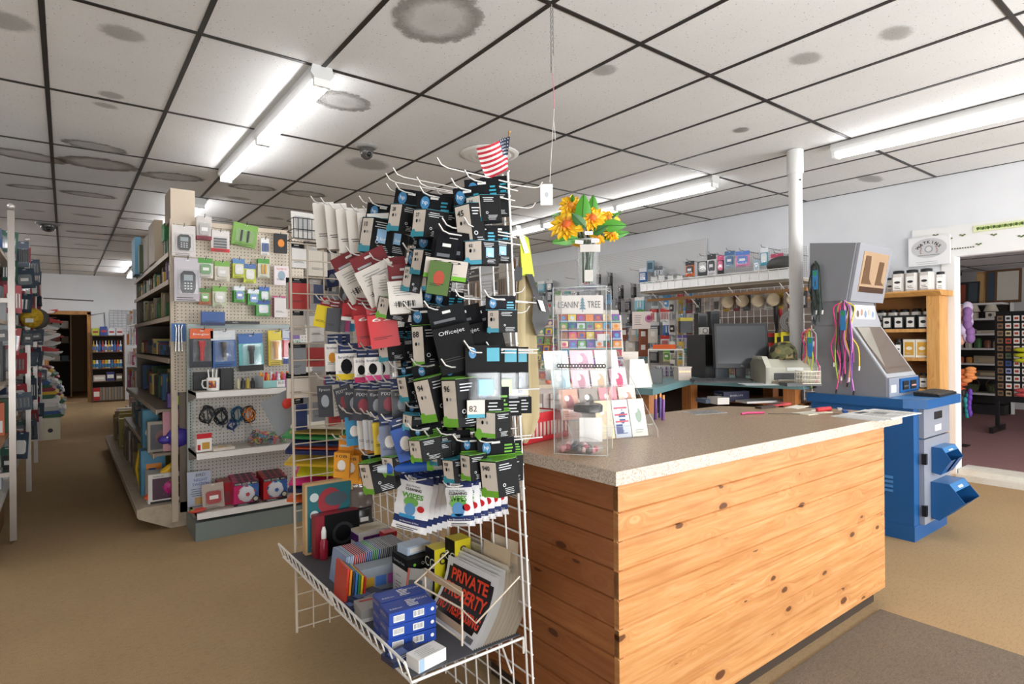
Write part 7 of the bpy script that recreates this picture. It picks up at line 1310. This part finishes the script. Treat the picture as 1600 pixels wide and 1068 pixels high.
for r_, z in enumerate((2.32, 2.12, 1.92, 1.74, 1.56, 1.38, 1.2)):
    n = 16; y0 = 4.55 if r_ > 1 else 4.7
    for i in range(n):
        y = y0 + i * .225 + R.uniform(-.04, .04)
        if r_ == 0 and i not in (2, 3, 6, 7, 8, 12, 13, 14, 15): continue
        a, b_, n2 = R.choice(wc_); w_, h_ = R.choice(((.1, .17), (.14, .18), (.08, .16), (.12, .2)))
        if r_ < 4 and 5.55 < y < 6.3: a, b_, n2 = '#2e2a2b', '#8a8488', 'dark brown'; w_, h_ = .08, .2
        kf = blister(M(a, .4), w_, h_, ('plain', 'pens', 'pair', 'strips')[(i + r_) % 4], accent=M(b_, .4), im=M(b_, .4), name='wall_packet'); 
        for k in range(2): wpack(y + .012 * k, z, kf, n2 + ' packet on the right wall, %s row down' % nth(r_), 'packet', 'packets on the white pegboard', x=6.44 + .04 * k)
    for i in range(0, n, 2):
        o = MB().tube([(0, 0, 0), (-.2, 0, .01), (-.21, 0, .03)], .003, M('#8a8886', .3, .5), 4).build('peg_hook', pb1); o.matrix_parent_inverse = pb1.matrix_world.inverted(); o.location = (6.6, y0 + i * .225, z - .01)
MB().box(-.05, .05, -.02, .02, -.16, 0, M('#7f9fb0', .4)).rect(-.035, .035, -.12, -.03, -.021, M('#3a5a6a')).build('hanging_bottle_pack', mw=T(6.5, 5.32, 2.42, -pi / 2 + .3), label='single grey blue pack hanging high on the large white pegboard', cat='packet')
lc = MB().lathe([(.04, -.16), (.045, -.1), (.035, -.02), (.01, 0)], M('#2f9ad8', .3), 14); lc.build('blue_scrubber', mw=T(6.38, 6.0, 2.0), label='bright blue oval scrubber hanging among the wall packets', cat='scrubber')
# upper items on the small pegboard and over the shelf
ups = [(1022, 432, '#1c1c1e', '#e6e6e4', 'black and white', .09, .22), (1034, 430, '#1c1c1e', '#e6e6e4', 'black and white', .09, .24), (1048, 430, '#26262a', '#d6d6d4', 'black and silver', .09, .22), (1062, 430, '#1c1c1e', '#e6e6e4', 'black and white', .08, .22), (1078, 408, '#e06a24', '#2a2a2c', 'orange', .13, .19), (1098, 400, '#333336', '#b9b9ba', 'charcoal', .13, .24), (1112, 397, '#ece9ec', '#26262a', 'white, black patterned', .12, .25), (1126, 399, '#1c1c1e', '#e05a8a', 'black and pink', .08, .22), (1140, 392, '#9fb8c4', '#3f6a9a', 'grey blue', .12, .2), (1160, 392, '#d88ab0', '#4a7ac8', 'pink and blue', .16, .18), (1182, 405, '#e6e8ea', '#9ab0c0', 'white', .06, .14), (1194, 387, '#4aa0b8', '#e8ecee', 'teal', .09, .2), (1214, 396, '#d8a0b0', '#b03a5a', 'pink ribboned', .14, .16), (1238, 396, '#dcdcd8', '#7a8a80', 'white', .1, .18)]
for u, v, a, b_, n2, w_, h_ in ups:
    p = at(u, v, x=6.25); kf = blister(M(a, .4), w_, h_, 'plain', accent=M(b_, .4), im=M(b_, .4), name='wall_packet'); wpack(p.y, p.z, kf, n2 + ' pack hanging above the white wire shelf', 'packet', 'packs above the wire shelf', x=6.25, yaw=R.uniform(-.1, .3))
    MB().tube([(6.6, p.y, p.z + .0), (6.2, p.y, p.z + .005), (6.18, p.y, p.z + .03)], .0035, M('#6a6866', .3, .5), 4).build('peg_hook', pb2).matrix_parent_inverse = pb2.matrix_world.inverted()
# wire shelf
ws = empty('wire_wall_shelf', (5.8, 3.7, 1.93), label='white wire shelf with a raised front rail above the gridwall', cat='wire shelf'); wi = Matrix.Translation((5.8, 3.7, 1.93)).inverted(); WS = M('#eceae6', .35)
g = MB(); y0, y1, x0, x1, z = 2.72, 4.62, 5.45, 5.9, 1.90
for q in ((x0, z), (x0, z + .1), (x1, z)): g.tube([(q[0], y0, q[1]), (q[0], y1, q[1])], .005, WS, 5)
for i in range(20): y = y0 + (y1 - y0) * i / 19; g.tube([(x0, y, z + .1), (x0, y, z), (x1, y, z)], .0035, WS, 4)
gp(g, 'shelf_wires', ws, wi); gp(MB().box(x0 + .01, x1, y0, y1, z - .03, z - .006, M('#9a8f80', .6)), 'shelf_board', ws, wi); gp(MB().box(x0 + .008, x0 + .014, y0, y1, z, z + .09, M('#f0efee', .4)), 'price_rail', ws, wi)
for y in (2.95, 3.5, 4.05, 4.5): gp(MB().tube([(x0 + .03, y, z), (x1 - .12, y, z - .2)], .006, WS, 5), 'brace', ws, wi)
gp(MB().box(x0 + .1, x0 + .13, 2.7, 4.6, z - .12, z - .09, M('#a97a4a', .5)), 'wood_rail', ws, wi)
for i in range(6): bx_thing('white_carton', 5.55, 5.75, 2.9 + .29 * i, 3.15 + .29 * i, 1.905, 2.0, M('#e4e4e2', .45), 'low white carton on the wire shelf', 'carton', 0, None, 'white cartons on the wire shelf')
b = MB().sphere((0, 0, .03), (.1, .16, .09), M('#3f3e3c', .5), 16, 8); b.build('cap', mw=T(5.6, 2.95, 2.02, .2), label='dark grey cap lying on the near end of the wire shelf', cat='cap')
# gridwall behind the desk
gw = empty('wall_gridwall', (5.86, 3.5, 0), label='white gridwall panel behind the cashier desk', cat='gridwall'); wi2 = Matrix.Translation((5.86, 3.5, 0)).inverted(); g = MB()
for i in range(27): y = 2.5 + i * .0762; g.tube([(5.86, y, .5), (5.86, y, 1.88)], .0035, WS, 4)
for i in range(19): g.tube([(5.862, 2.5, .5 + i * .0762), (5.862, 4.48, .5 + i * .0762)], .0035, WS, 4)
gp(g, 'grid_wires', gw, wi2); gp(MB().box(6.3, 6.32, 2.4, 4.5, .4, 1.9, M('#7d7068', .6)), 'back_sheet', gw, wi2)
tpm = M('#dcc8a8', .5)
for i, (u, v) in enumerate(((1137, 472), (1160, 470), (1184, 470), (1208, 468), (1239, 467))):
    p = at(u, v, x=5.80); e = empty('tape_roll', p, -pi / 2 + .5, label='cream masking tape roll on the gridwall, %s from the speakers' % nth(i), cat='tape roll', group='masking tape rolls on the gridwall')
    b = MB(); b.X = Matrix.Rotation(pi / 2, 4, 'X'); b.lathe([(.046, 0), (.066, 0), (.066, .05), (.046, .05)], tpm, 22); b.build('tape', e); b = MB(); b.X = Matrix.Rotation(pi / 2, 4, 'X'); b.lathe([(.041, .002), (.0455, .002), (.0455, .048), (.041, .048), (.041, .002)], M('#8a5f3c', .6), 18); b.build('cardboard_core', e)
for i in range(60):
    r_ = i // 15; y = 2.75 + (i % 15) * .122; z = (1.80, 1.55, 1.3, 1.08)[r_]
    if r_ == 1 and y < 3.75: continue
    kf = blister((M('#cfc8c0', .4), M('#8a3a3c', .45), M('#e6e4e0', .4), M('#4a4c50', .4), M('#c9a83c', .4))[(i * 3) % 5], .08, .17, ('pens', 'pair', 'plain')[i % 3], im=(M('#5a5450'), M('#b8b4b0'), BLACK)[i % 3], name='tool_packet')
    wpack(y, z, kf, 'small tool packet on the gridwall, %s row' % nth(r_), 'tool packet', 'tool packets on the gridwall', x=5.84)
e = empty('hedge_shears', at(1212, 480, x=5.82), -.9, label='black garden shears with a red grip hanging on the gridwall', cat='shears')
MB().tube([(0, 0, .02), (.0, -.01, -.12), (.01, -.02, -.25)], [.022, .024, .014], BLACK, 8).build('handle', e); MB().tube([(.04, 0, -.02), (.05, -.01, -.1), (.05, -.01, -.12)], [.017, .02, .012], RED, 8).build('grip', e); MB().prism([(-.02, -.5), (.02, -.24), (-.01, -.24)], -.004, .004, M('#2c2c2e', .3), 'y').build('blade', e)
e = empty('wire_coil', at(1236, 502, x=5.82), -.9, label='round grey coil of wire hanging low on the gridwall', cat='wire coil'); b = MB(); b.X = Matrix.Rotation(pi / 2, 4, 'X')
for k in range(6): b.tube([((.06 + .009 * k) * math.cos(t), (.06 + .009 * k) * math.sin(t), .004 * (k % 2)) for t in [2 * pi * j / 20 for j in range(21)]], .006, M('#75726e', .4), 5)
b.build('wire_loops', e); MB().tube([(0, -.02, .03), (.01, -.03, -.06), (0, -.02, -.14)], .02, M('#2a2a28', .5), 8).build('tie', e)
for i, (u, v, c_, n2) in enumerate(((1185, 512, '#9fb4c6', 'pale blue'), (1204, 520, '#c9302f', 'red'), (1222, 520, '#e0cf2c', 'bright yellow'), (1232, 518, '#e0cf2c', 'lemon yellow'), (1247, 535, '#f0efed', 'white'), (1240, 545, '#d8d6d2', 'ivory'))):
    p = at(u, v, x=5.83); MB().box(-.07, .07, -.015, .015, -.14, 0, M(c_, .4)).rect(-.05, .05, -.1, -.04, -.016, INKT).build('hanging_card', mw=T(p.x, p.y, p.z, -1.0), label=n2 + ' pack low on the gridwall behind the monitor', cat='packet', group='packs low on the gridwall')
# notices and small rack between the card rack and the gridwall
p = at(1006, 500, x=6.38); q = MB().box(-.16, .16, 0, .004, -.12, .12, M('#efe2da', .45)); q.disc(.055, M('#c98aa8', .4), 14, 1, 1, -.001, (.07, .02)).disc(.03, M('#a83a6a', .4), 10, 1, 1, -.002, (.07, .03)).lines(-.13, -.02, -.06, .09, 5, -.001, M('#8a7a80'), .25); q.build('notice_board', mw=T(p.x, p.y, p.z, -1.0), label='cream notice card with a pink heart picture on the wall packets', cat='notice')
for i, (u, v, c_) in enumerate(((975, 512, '#8a4a2c'), (990, 512, '#b9aca0'), (1005, 514, '#8a4a2c'), (1020, 514, '#dcd4c8'), (1005, 535, '#8a4a2c'), (985, 532, '#e0d8cc'))):
    p = at(u, v, x=6.42); MB().box(-.065, .065, -.02, .02, -.19, 0, M(c_, .5)).rect(-.03, .03, -.1, -.03, -.021, WHITE).build('key_pack', mw=T(p.x, p.y, p.z, -.9), label=('brown', 'pale')[i % 2] + ' carded pack below the cream notice', cat='packet', group='carded packs below the cream notice')
p = at(1040, 540, x=5.5); sh_ = empty('small_white_shelf', (p.x, p.y, 0), -.9, label='small white shelf unit with an orange tray right of the cards', cat='shelf'); MB().box(-.2, .2, 0, .2, 1.2, 1.215, WHITE).box(-.2, -.19, 0, .2, 0, 1.2, WHITE).box(.19, .2, 0, .2, 0, 1.2, WHITE).build('shelf_body', sh_)
MB().box(-.13, .13, -.04, .04, 0, .05, M('#e0642c', .4)).build('orange_tray', mw=T(p.x + .05, p.y + .06, 1.217, -.9), label='orange tray on the small white shelf', cat='tray')
# ------------------------------------------------------------ pine bookcase with jars, sign
wk = empty('pine_bookcase', (6.45, 2.5, 0), label='pine bookcase of jars and tins behind the photo kiosk', cat='bookcase'); wki = Matrix.Translation((6.45, 2.5, 0)).inverted(); pw = wood('bookcase_pine', '#d09a58', '#dfae6e', '#b37c3e', 0, knots=False, axis=0); pw2 = M('#a8723e', .6)
gp(MB().box(6.33, 6.62, 1.9, 1.96, 0, 1.72, pw), 'side_panel', wk, wki); gp(MB().box(6.33, 6.62, 3.1, 3.16, 0, 1.72, pw), 'side_panel', wk, wki); gp(MB().box(6.60, 6.625, 1.95, 3.1, 0, 1.72, pw2), 'back_panel', wk, wki); gp(MB().prism([(6.27, 1.75), (6.27, 1.765), (6.63, 1.765), (6.63, 1.715), (6.31, 1.715)], 1.86, 3.2, pw, 'y'), 'cornice', wk, wki); gp(MB().box(6.325, 6.345, 1.88, 1.98, 0, 1.72, pw), 'face_frame', wk, wki)
for z in (1.41, 1.14, .85, .55, .1): gp(MB().box(6.34, 6.6, 1.96, 3.1, z - .03, z, pw), 'shelf', wk, wki)
def tin(c1, c2, w_, h_, lid=None, nm_='spice_tin'):
    def f():
        b = MB().box(-w_ / 2, w_ / 2, -w_ * .35, w_ * .35, 0, h_, M(c1, .35)); b.rect(-w_ * .38, w_ * .38, h_ * .12, h_ * .85, -w_ * .35 - .001, M(c2, .4)); b.disc(w_ * .22, M(c1, .4), 12, 1.2, .8, -w_ * .35 - .002, (0, h_ * .5)); b.lines(-w_ * .25, w_ * .25, h_ * .18, h_ * .3, 2, -w_ * .35 - .002, LT, .35); o = b.build(nm_)
        if lid: MB().box(-w_ * .48, w_ * .48, -w_ * .34, w_ * .34, h_, h_ + .02, M(lid, .35)).build('lid', o)
        return o
    return (nm_, c1, c2, w_, h_), f
def jar(c1, w_, h_, lid='#1c1c1e'):
    def f():
        o = MB().box(-w_ / 2, w_ / 2, -w_ / 2, w_ / 2, 0, h_ * .86, M(c1, .25), w_ * .18).build('spice_jar'); MB().lathe([(w_ * .46, h_ * .86), (w_ * .48, h_), (w_ * .4, h_ * 1.02)], M(lid, .35), 14).build('lid', o); MB().rect(-w_ * .35, w_ * .35, h_ * .1, h_ * .7, -w_ / 2 - .001, WHITE).disc(w_ * .2, INKT, 10, 1.3, .6, -w_ / 2 - .002, (0, h_ * .45)).lines(-w_ * .25, w_ * .25, h_ * .15, h_ * .3, 2, -w_ / 2 - .002, INKT, .3).build('jar_label', o); return o
    return ('jar', c1, w_, h_), f
def wpl(y, z, kf, lb, cat, grp, x=6.4): place(kf[0], kf[1], T(x, y, z, -pi / 2 + R.uniform(-.1, .1)), lb, cat, grp)
for i in range(3): wpl(2.0 + .115 * i, 1.767, jar('#cfc9c2', .1, .2), 'large square jar with black lid on the pine bookcase top', 'jar', 'square jars on the pine bookcase top')
wpl(1.92, 1.767, jar('#d8d6d2', .07, .17), 'smaller clear jar at the end of the pine bookcase top', 'jar', None, 6.5); wpl(2.34, 1.767, jar('#d8d6d2', .08, .15), 'clear jar behind the square jars on the pine bookcase', 'jar', None, 6.52)
wpl(2.42, 1.767, tin('#e6e4de', '#cfd2cc', .13, .13), 'pale carton left of the square jars', 'carton', None); wpl(2.56, 1.767, tin('#d8dcd8', '#e9ebe6', .1, .13), 'white carton next to the green one', 'carton', None); wpl(2.68, 1.767, tin('#2a6a48', '#dfe6e0', .11, .13), 'dark green carton on the bookcase top by the kiosk', 'carton', None); bx_thing('tissue_pack', 6.36, 6.44, 2.58, 2.72, 1.905, 2.12, M('#3a66b8', .4), 'blue and green upright pack on the cartons by the kiosk', 'pack', 0, lambda b, W, D, Hh: (side(b, W, D, 'l'), b.rect(-D * .1, D * .45, Hh * .1, Hh * .9, -.001, M('#5a9a8a')), b.disc(.03, WHITE, 10, 1, 1.4, -.002, (0, Hh * .5))))
for i in range(9): wpl(2.02 + .1 * i, 1.412, tin('#1c1d1f', '#e2dfd8', .085, .13) if i < 4 else jar('#5a3a24', .05, .13), 'black labelled tin or bottle, upper shelf of the pine bookcase', 'tin', 'tins on the upper pine shelf', 6.39)
for i in range(10): wpl(2.02 + .1 * i, 1.412, jar('#d8d4cc', .08, .19), 'white capped jar at the back of the upper pine shelf', 'jar', 'back row jars on the upper pine shelf', 6.52)
for i in range(9): wpl(2.03 + .1 * i, 1.142, tin('#e8e2d2', '#d8a23a', .1, .17) if i < 2 else jar('#2c2a26', .06, .17, '#101010'), 'dark bottle or pale recipe box, middle shelf of the pine bookcase', 'bottle', 'bottles on the middle pine shelf', 6.39)
for i in range(8): wpl(2.03 + .11 * i, .852, jar('#7a5f42', .08, .14), 'amber jar on the lower shelf of the pine bookcase', 'jar', 'amber jars on the lower pine shelf', 6.42)
sb_ = MB().box(-.17, .17, -.01, .01, 0, .275, M('#e9e9ea', .4)); sb_.disc(.13, M('#c8c7c8', .4), 30, 1.12, .72, -.011, (0, .165)).disc(.035, M('#9a9c9e', .4), 16, 1, 1, -.012, (0, .155)).disc(.024, M('#d6d6d4', .4), 14, 1, 1, -.013, (0, .155))
for i, ch in enumerate('WATKINS'):
    a = math.radians(48 - 16 * i); V, P, tw, th = glyphs(ch, True); cx0, cz0 = -.118 * math.sin(a), .085 + .137 * math.cos(a); ca, sa = math.cos(a), math.sin(a); k = .029 / th
    sb_.add([(cx0 + (x * ca - y * sa) * k, -.0125, cz0 + (x * sa + y * ca) * k) for x, y in V], P, INKT)
for s_ in (-1, 1):
    for j in range(5): sb_.disc(.009, M('#8a5a3a', .5), 6, 1, .5, -.0125, (s_ * (.065 + .004 * math.sin(j * 1.5)), .12 + .016 * j))
sb_.lines(-.12, .12, .015, .05, 2, -.0115, M('#a8a8a8'), .2); sb_.rect(-.09, .09, .095, .1, -.0125, M('#6a6a6a'))
sb_.build('shop_sign', mw=T(6.60, 2.04, 2.02, -pi / 2), label='white Watkins sign with a grey oval emblem beside the opening', cat='sign')
iv = empty('ivy_border', (6.6, 1.2, 2.3), label='painted green ivy border and small bees above the opening', cat='wall decoration'); ii = Matrix.Translation((6.6, 1.2, 2.3)).inverted()
b = MB(); gi1, gi2 = M('#7a9a3a', .5), M('#4a5a28', .5); b.box(6.616, 6.622, .3, 1.7, 2.285, 2.345, M('#d9dfb0', .5))
for k in range(70): y = .32 + k * .0195; a = R.random() * 6; b.add([(6.6145, y + .014 * math.cos(a + t), 2.315 + .018 * math.sin(a + t * 1) * (1 if k % 2 else -1)) for t in (0, 1.8, 3.6, 5)], [(0, 1, 2, 3)], (gi1, gi2)[k % 2])
gp(b, 'ivy_strip', iv, ii); b = MB()
for y, z in ((1.99, 2.30), (1.78, 2.27), (1.55, 2.24), (1.36, 2.20), (1.66, 2.17), (1.88, 2.25)):
    for dy, dz in ((0, 0), (.016, .008), (-.014, .007)): b.add([(6.618, y + dy + .011 * math.cos(t), z + dz + .007 * math.sin(t)) for t in [k * pi / 3 for k in range(6)]], [tuple(range(6))], M('#5a6a34', .5))
for k in range(9): b.add([(6.618, 1.86 - k * .02 + .007 * math.cos(t), 2.155 + .007 * math.sin(t)) for t in [j * pi / 3 for j in range(6)]], [tuple(range(6))], M('#4a5a3a', .5))
gp(b, 'painted_motifs', iv, ii)
# ------------------------------------------------------------ next room
nr = empty('gift_shelving', (12.2, 3, .045), label='dark backed shelving with white shelves in the next room', cat='shelving unit'); nri = Matrix.Translation((12.2, 3, .045)).inverted()
gp(MB().box(12.35, 12.4, 2.65, 4.6, .045, 1.9, M('#2a2624', .7)), 'back_panel', nr, nri)
for z in (1.87, 1.62, 1.37, 1.13, .88, .66, .40): gp(MB().box(11.95 if z > .5 else 11.85, 12.35, 2.7, 4.6, z - .03, z, shw), 'shelf', nr, nri)
gp(MB().box(12.0, 12.35, 2.7, 4.6, .045, .2, M('#1f1d1c', .6)), 'toe_kick', nr, nri); gp(MB().box(12.3, 12.35, 2.64, 2.68, .045, 1.95, WHITE), 'upright', nr, nri)
def nfill(z, kinds, lb, cat, grp, y0=2.75, y1=4.3):
    y = y0; i = 0
    while y < y1:
        k, w_, h_, c_ = kinds[i % len(kinds)]
        kf = ((lb, i % len(kinds)), lambda k=k, w_=w_, h_=h_, c_=c_: (MB().box(-w_ / 2, w_ / 2, -.05, .05, 0, h_, M(c_, .5)).rect(-w_ * .3, w_ * .3, h_ * .2, h_ * .7, -.051, M('#b9a88a')) if k == 'box' else MB().lathe([(w_ / 2, 0), (w_ / 2, h_ * .8), (w_ * .35, h_)], M(c_, .35), 12)).build('gift_' + ('box' if k == 'box' else 'jar')))
        place(kf[0], kf[1], T(12.05, y + w_ / 2, z + .001, -pi / 2), lb, cat, grp); y += w_ + .02; i += 1
nfill(1.37, [('box', .3, .05, '#cfc6b8'), ('box', .25, .07, '#b9b0a2')], 'low pale box on the third shelf of the next room', 'box', 'low boxes in the next room')
nfill(1.13, [('jar', .1, .12, '#b8a890'), ('jar', .1, .13, '#7a4a38'), ('jar', .11, .16, '#3f6a3c'), ('jar', .1, .1, '#d8d2c4')], 'small candle jar on a shelf in the next room', 'jar', 'candle jars in the next room')
nfill(.88, [('box', .34, .12, '#a89a84'), ('jar', .1, .1, '#c98a3c'), ('jar', .1, .1, '#b8603c'), ('box', .2, .14, '#8a4a58')], 'tray or small jar on the fifth shelf of the next room', 'gift', 'gifts on the fifth shelf')
nfill(.66, [('box', .32, .1, '#7a6a52'), ('box', .28, .09, '#8f7d62')], 'brown carton on the sixth shelf of the next room', 'carton', 'brown cartons in the next room')
for i, y in enumerate((2.82, 3.15, 3.5)):
    e = empty('wicker_basket', (12.05, y, .401), label='green trimmed wicker basket on the low shelf, %s one' % nth(i), cat='basket', group='wicker baskets in the next room'); MB().lathe([(.1, 0), (.13, .13), (.12, .13), (.095, .01)], printed('wicker', ['#4a5a3a', '#6a5a40', '#38452c'], 60, .8), 16).build('basket_body', e); MB().tube([(0, .12 * math.cos(t), .12 + .12 * math.sin(t)) for t in [pi * k / 10 for k in range(11)]], .009, M('#6a4a30', .6), 5).build('handle', e)
for i, y in enumerate((2.86, 3.1)):
    e = empty('candle_lamp', (12.02, y, 1.621), label=('nearer', 'farther')[i] + ' small white lamp with patterned shade in the next room', cat='lamp'); MB().box(-.06, .06, -.06, .06, 0, .1, M('#d8d0c2', .5)).disc(.03, M('#5a5048'), 5, 1, 1, -.061, (0, .05)).build('lamp_base', e, rz=-pi / 2); MB().lathe([(.1, .11), (.06, .22)], M('#e0d6c4', .6), 16).build('lamp_shade', e)
b = MB()
for i in range(24): b.sphere((R.uniform(-.06, .06), R.uniform(-.15, .15), R.uniform(0, .1)), (.03, .03, .02), M(('#8a8878', '#c9c6b4')[i % 2], .6), 6, 4)
b.build('flower_garland', mw=T(12.05, 3.42, 1.64), label='grey green flower garland beside the small lamps', cat='garland')
for i, (y, h_, w_, c1, c2, rx) in enumerate(((2.68, .55, .34, '#6a4a30', '#c9c2b4', .12), (2.82, .55, .3, '#5a4030', '#3a4a55', .15), (2.95, .55, .12, '#b08a58', '#a88250', .2), (3.05, .55, .12, '#a88250', '#b89462', .2), (3.2, .38, .3, '#2a2a2c', '#3f4a52', .15), (3.4, .36, .4, '#2c2422', '#8a3f28', .12), (3.75, .3, .4, '#2a2420', '#6a3028', .1))):
    e = empty('framed_print', (12.15, y + .0, 1.872), -pi / 2, label=('white matted frame leaning at the near end', 'dark wood frame behind the white matted one', 'narrow light wood board', 'second light wood board', 'black canvas print with grey picture', 'dark canvas print with orange sunset', 'dark red canvas print at the far end')[i] + ' atop the next room shelves', cat='framed picture')
    MB().box(-w_ / 2, w_ / 2, 0, .03, 0, h_, M(c1, .5)).rect(-w_ * .4, w_ * .4, h_ * .07, h_ * .93, -.001, M(c2, .5)).build('frame', e, mw=T(0, 0, 0, 0, -rx))
# black card rack in the next room
br = empty('souvenir_rack', (10, 1.9, .045), label='black pegged rack of small souvenirs in the next room', cat='display rack'); bri = Matrix.Translation((10, 1.9, .045)).inverted()
gp(MB().box(10.0, 10.03, 1.2, 2.33, .45, 1.66, BLACK), 'rack_panel', br, bri); gp(MB().box(9.7, 10.3, 2.3, 2.34, .05, .12, BLACK).box(9.98, 10.02, 2.3, 2.34, .05, 1.6, BLACK), 'rack_leg', br, bri); gp(MB().box(9.7, 10.3, 1.25, 1.29, .05, .12, BLACK).box(9.98, 10.02, 1.25, 1.29, .05, 1.6, BLACK), 'rack_leg', br, bri)
sc_ = ['#e8e2da', '#8a5a3a', '#8f9ac8', '#c9b48a', '#5a6a4a', '#e0e0e0', '#b8503a', '#3f5a9a']
for r_ in range(11):
    for i in range(12):
        c_ = sc_[i % 2 * 0 + (0 if i in (2, 3, 6) else (r_ * 3 + i * 5) % 8)] if i > 0 else '#8a6a48'
        kf = (('sv', c_), lambda c_=c_: MB().box(-.03, .03, -.008, 0, -.07, 0, M(c_, .4)).rect(-.02, .02, -.05, -.02, -.009, M('#a8402c' if c_ == '#e8e2da' else '#3a3a3a')).build('souvenir_card')); place(kf[0], kf[1], T(9.985, 2.28 - .085 * i, 1.6 - .1 * r_, -pi / 2 + R.uniform(-.1, .1)), 'small souvenir card on the black rack, %s row down' % nth(r_), 'souvenir card', 'souvenir cards on the black rack')
for i in range(5): MB().sphere((0, 0, 0), (.05, .12, .03), M('#d8d82a' if i < 3 else '#d05a5a', .5), 10, 6).build('plush_toy', mw=T(9.92, 2.02, 1.15 - .07 * i if i < 3 else .62 - .06 * (i - 3)), label=('yellow' if i < 3 else 'red') + ' bundled shirt on the black souvenir rack, %s down' % nth(i), cat='bundle')
dome(1497, 423, .09, 'dark dome camera on the next room ceiling', 2.5)
# hanging bags at the opening
for i, (u, v, c_, n2, w_, h_) in enumerate(((1508, 470, '#c9b8d0', 'lilac striped', .12, .5), (1514, 478, '#8a5f9a', 'purple striped', .1, .45), (1502, 475, '#d8a08a', 'peach', .1, .5), (1505, 575, '#d8703a', 'orange', .16, .2), (1515, 572, '#e08a4a', 'pale orange', .12, .2), (1500, 590, '#b8502c', 'rust', .12, .16), (1503, 606, '#2a2426', 'black', .07, .4), (1510, 612, '#2f9a9a', 'teal', .05, .32), (1515, 606, '#6a3aa8', 'violet', .05, .35))):
    p = at(u, v, x=8.4); b = MB()
    for k in range(5): b.sphere((R.uniform(-.3, .3) * w_, 0, -h_ * (.15 + .17 * k)), (w_ * .5, .03, h_ * .14), M(c_, .6), 8, 6)
    b.build('hanging_bag', mw=T(p.x, p.y, p.z, -.9), label=n2 + ' scarf or bag hanging just inside the opening', cat='hanging bag', group='scarves and bags inside the opening')
MB().tube([(8.4, 2.3, .05), (8.4, 2.3, 1.85)], .012, BLACK, 8).box(8.32, 8.48, 2.22, 2.38, .045, .055, BLACK).build('scarf_stand', label='black scarf stand just inside the opening', cat='stand')
# ------------------------------------------------------------ tell look-alikes apart by their place
import re
def tops(): return [o for o in C.objects if o.parent is None and o.type in ('MESH', 'EMPTY') and 'label' in o]
def lkey(s): return ' '.join(t.lower() for t in re.findall(r"[A-Za-z0-9'-]+", s) if not t.isdigit() and t not in ('numbered', 'number'))
def nw(s): return len(re.findall(r"[A-Za-z0-9'-]+", s))
SAME = {'rubber wristbands in the clear bin'}
def trim_label(s):
    q = s.split(', ')
    while nw(', '.join(q)) > 16 and len(q) > 2: q.pop(1)
    s = ', '.join(q)
    if nw(s) > 16:
        w_ = q[0].split(); w_ = w_[:len(w_) - (nw(s) - 16)]
        while w_[-1] in ('the', 'of', 'a', 'and', 'with', 'in', 'on', 'by', 'beside', 'behind', 'to', 'at', 'above', 'below'): w_.pop()
        s = ', '.join([' '.join(w_)] + q[1:])
    return s
for rnd in range(5):
    for o in tops(): o['label'] = trim_label(o['label'])
    by = {}
    for o in tops():
        if o.get('group') in SAME: continue
        by.setdefault(lkey(o['label']), []).append(o)
    for lb, os_ in by.items():
        if len(os_) < 2: continue
        P_ = {o.name: pj(o.matrix_world.translation) for o in os_}
        if rnd == 0 and len(os_) > 14:      # rows first, then places along each row
            os_.sort(key=lambda o: P_[o.name][1]); rows = [[os_[0]]]
            for o in os_[1:]:
                if P_[o.name][1] - P_[rows[-1][-1].name][1] > 6 and len(rows) < 12: rows.append([o])
                else: rows[-1].append(o)
            for i, rw in enumerate(rows):
                if len(rows) > 1:
                    for o in rw: o['label'] = o['label'] + ', %s row down' % nth(i)
        else:
            os_.sort(key=lambda o: P_[o.name][0] if rnd % 2 == 0 or rnd == 1 else P_[o.name][1])
            for i, o in enumerate(os_): o['label'] = o['label'] + (', %s from the left' % nth(i) if rnd % 2 == 0 or rnd == 1 else ', %s down' % nth(i))
for o in tops(): o['label'] = trim_label(o['label'])
bad = [o['label'] for o in tops() if nw(o['label']) > 16 or nw(o['label']) < 4]
print('LABELS', len(tops()), 'bad', len(bad), bad[:12])
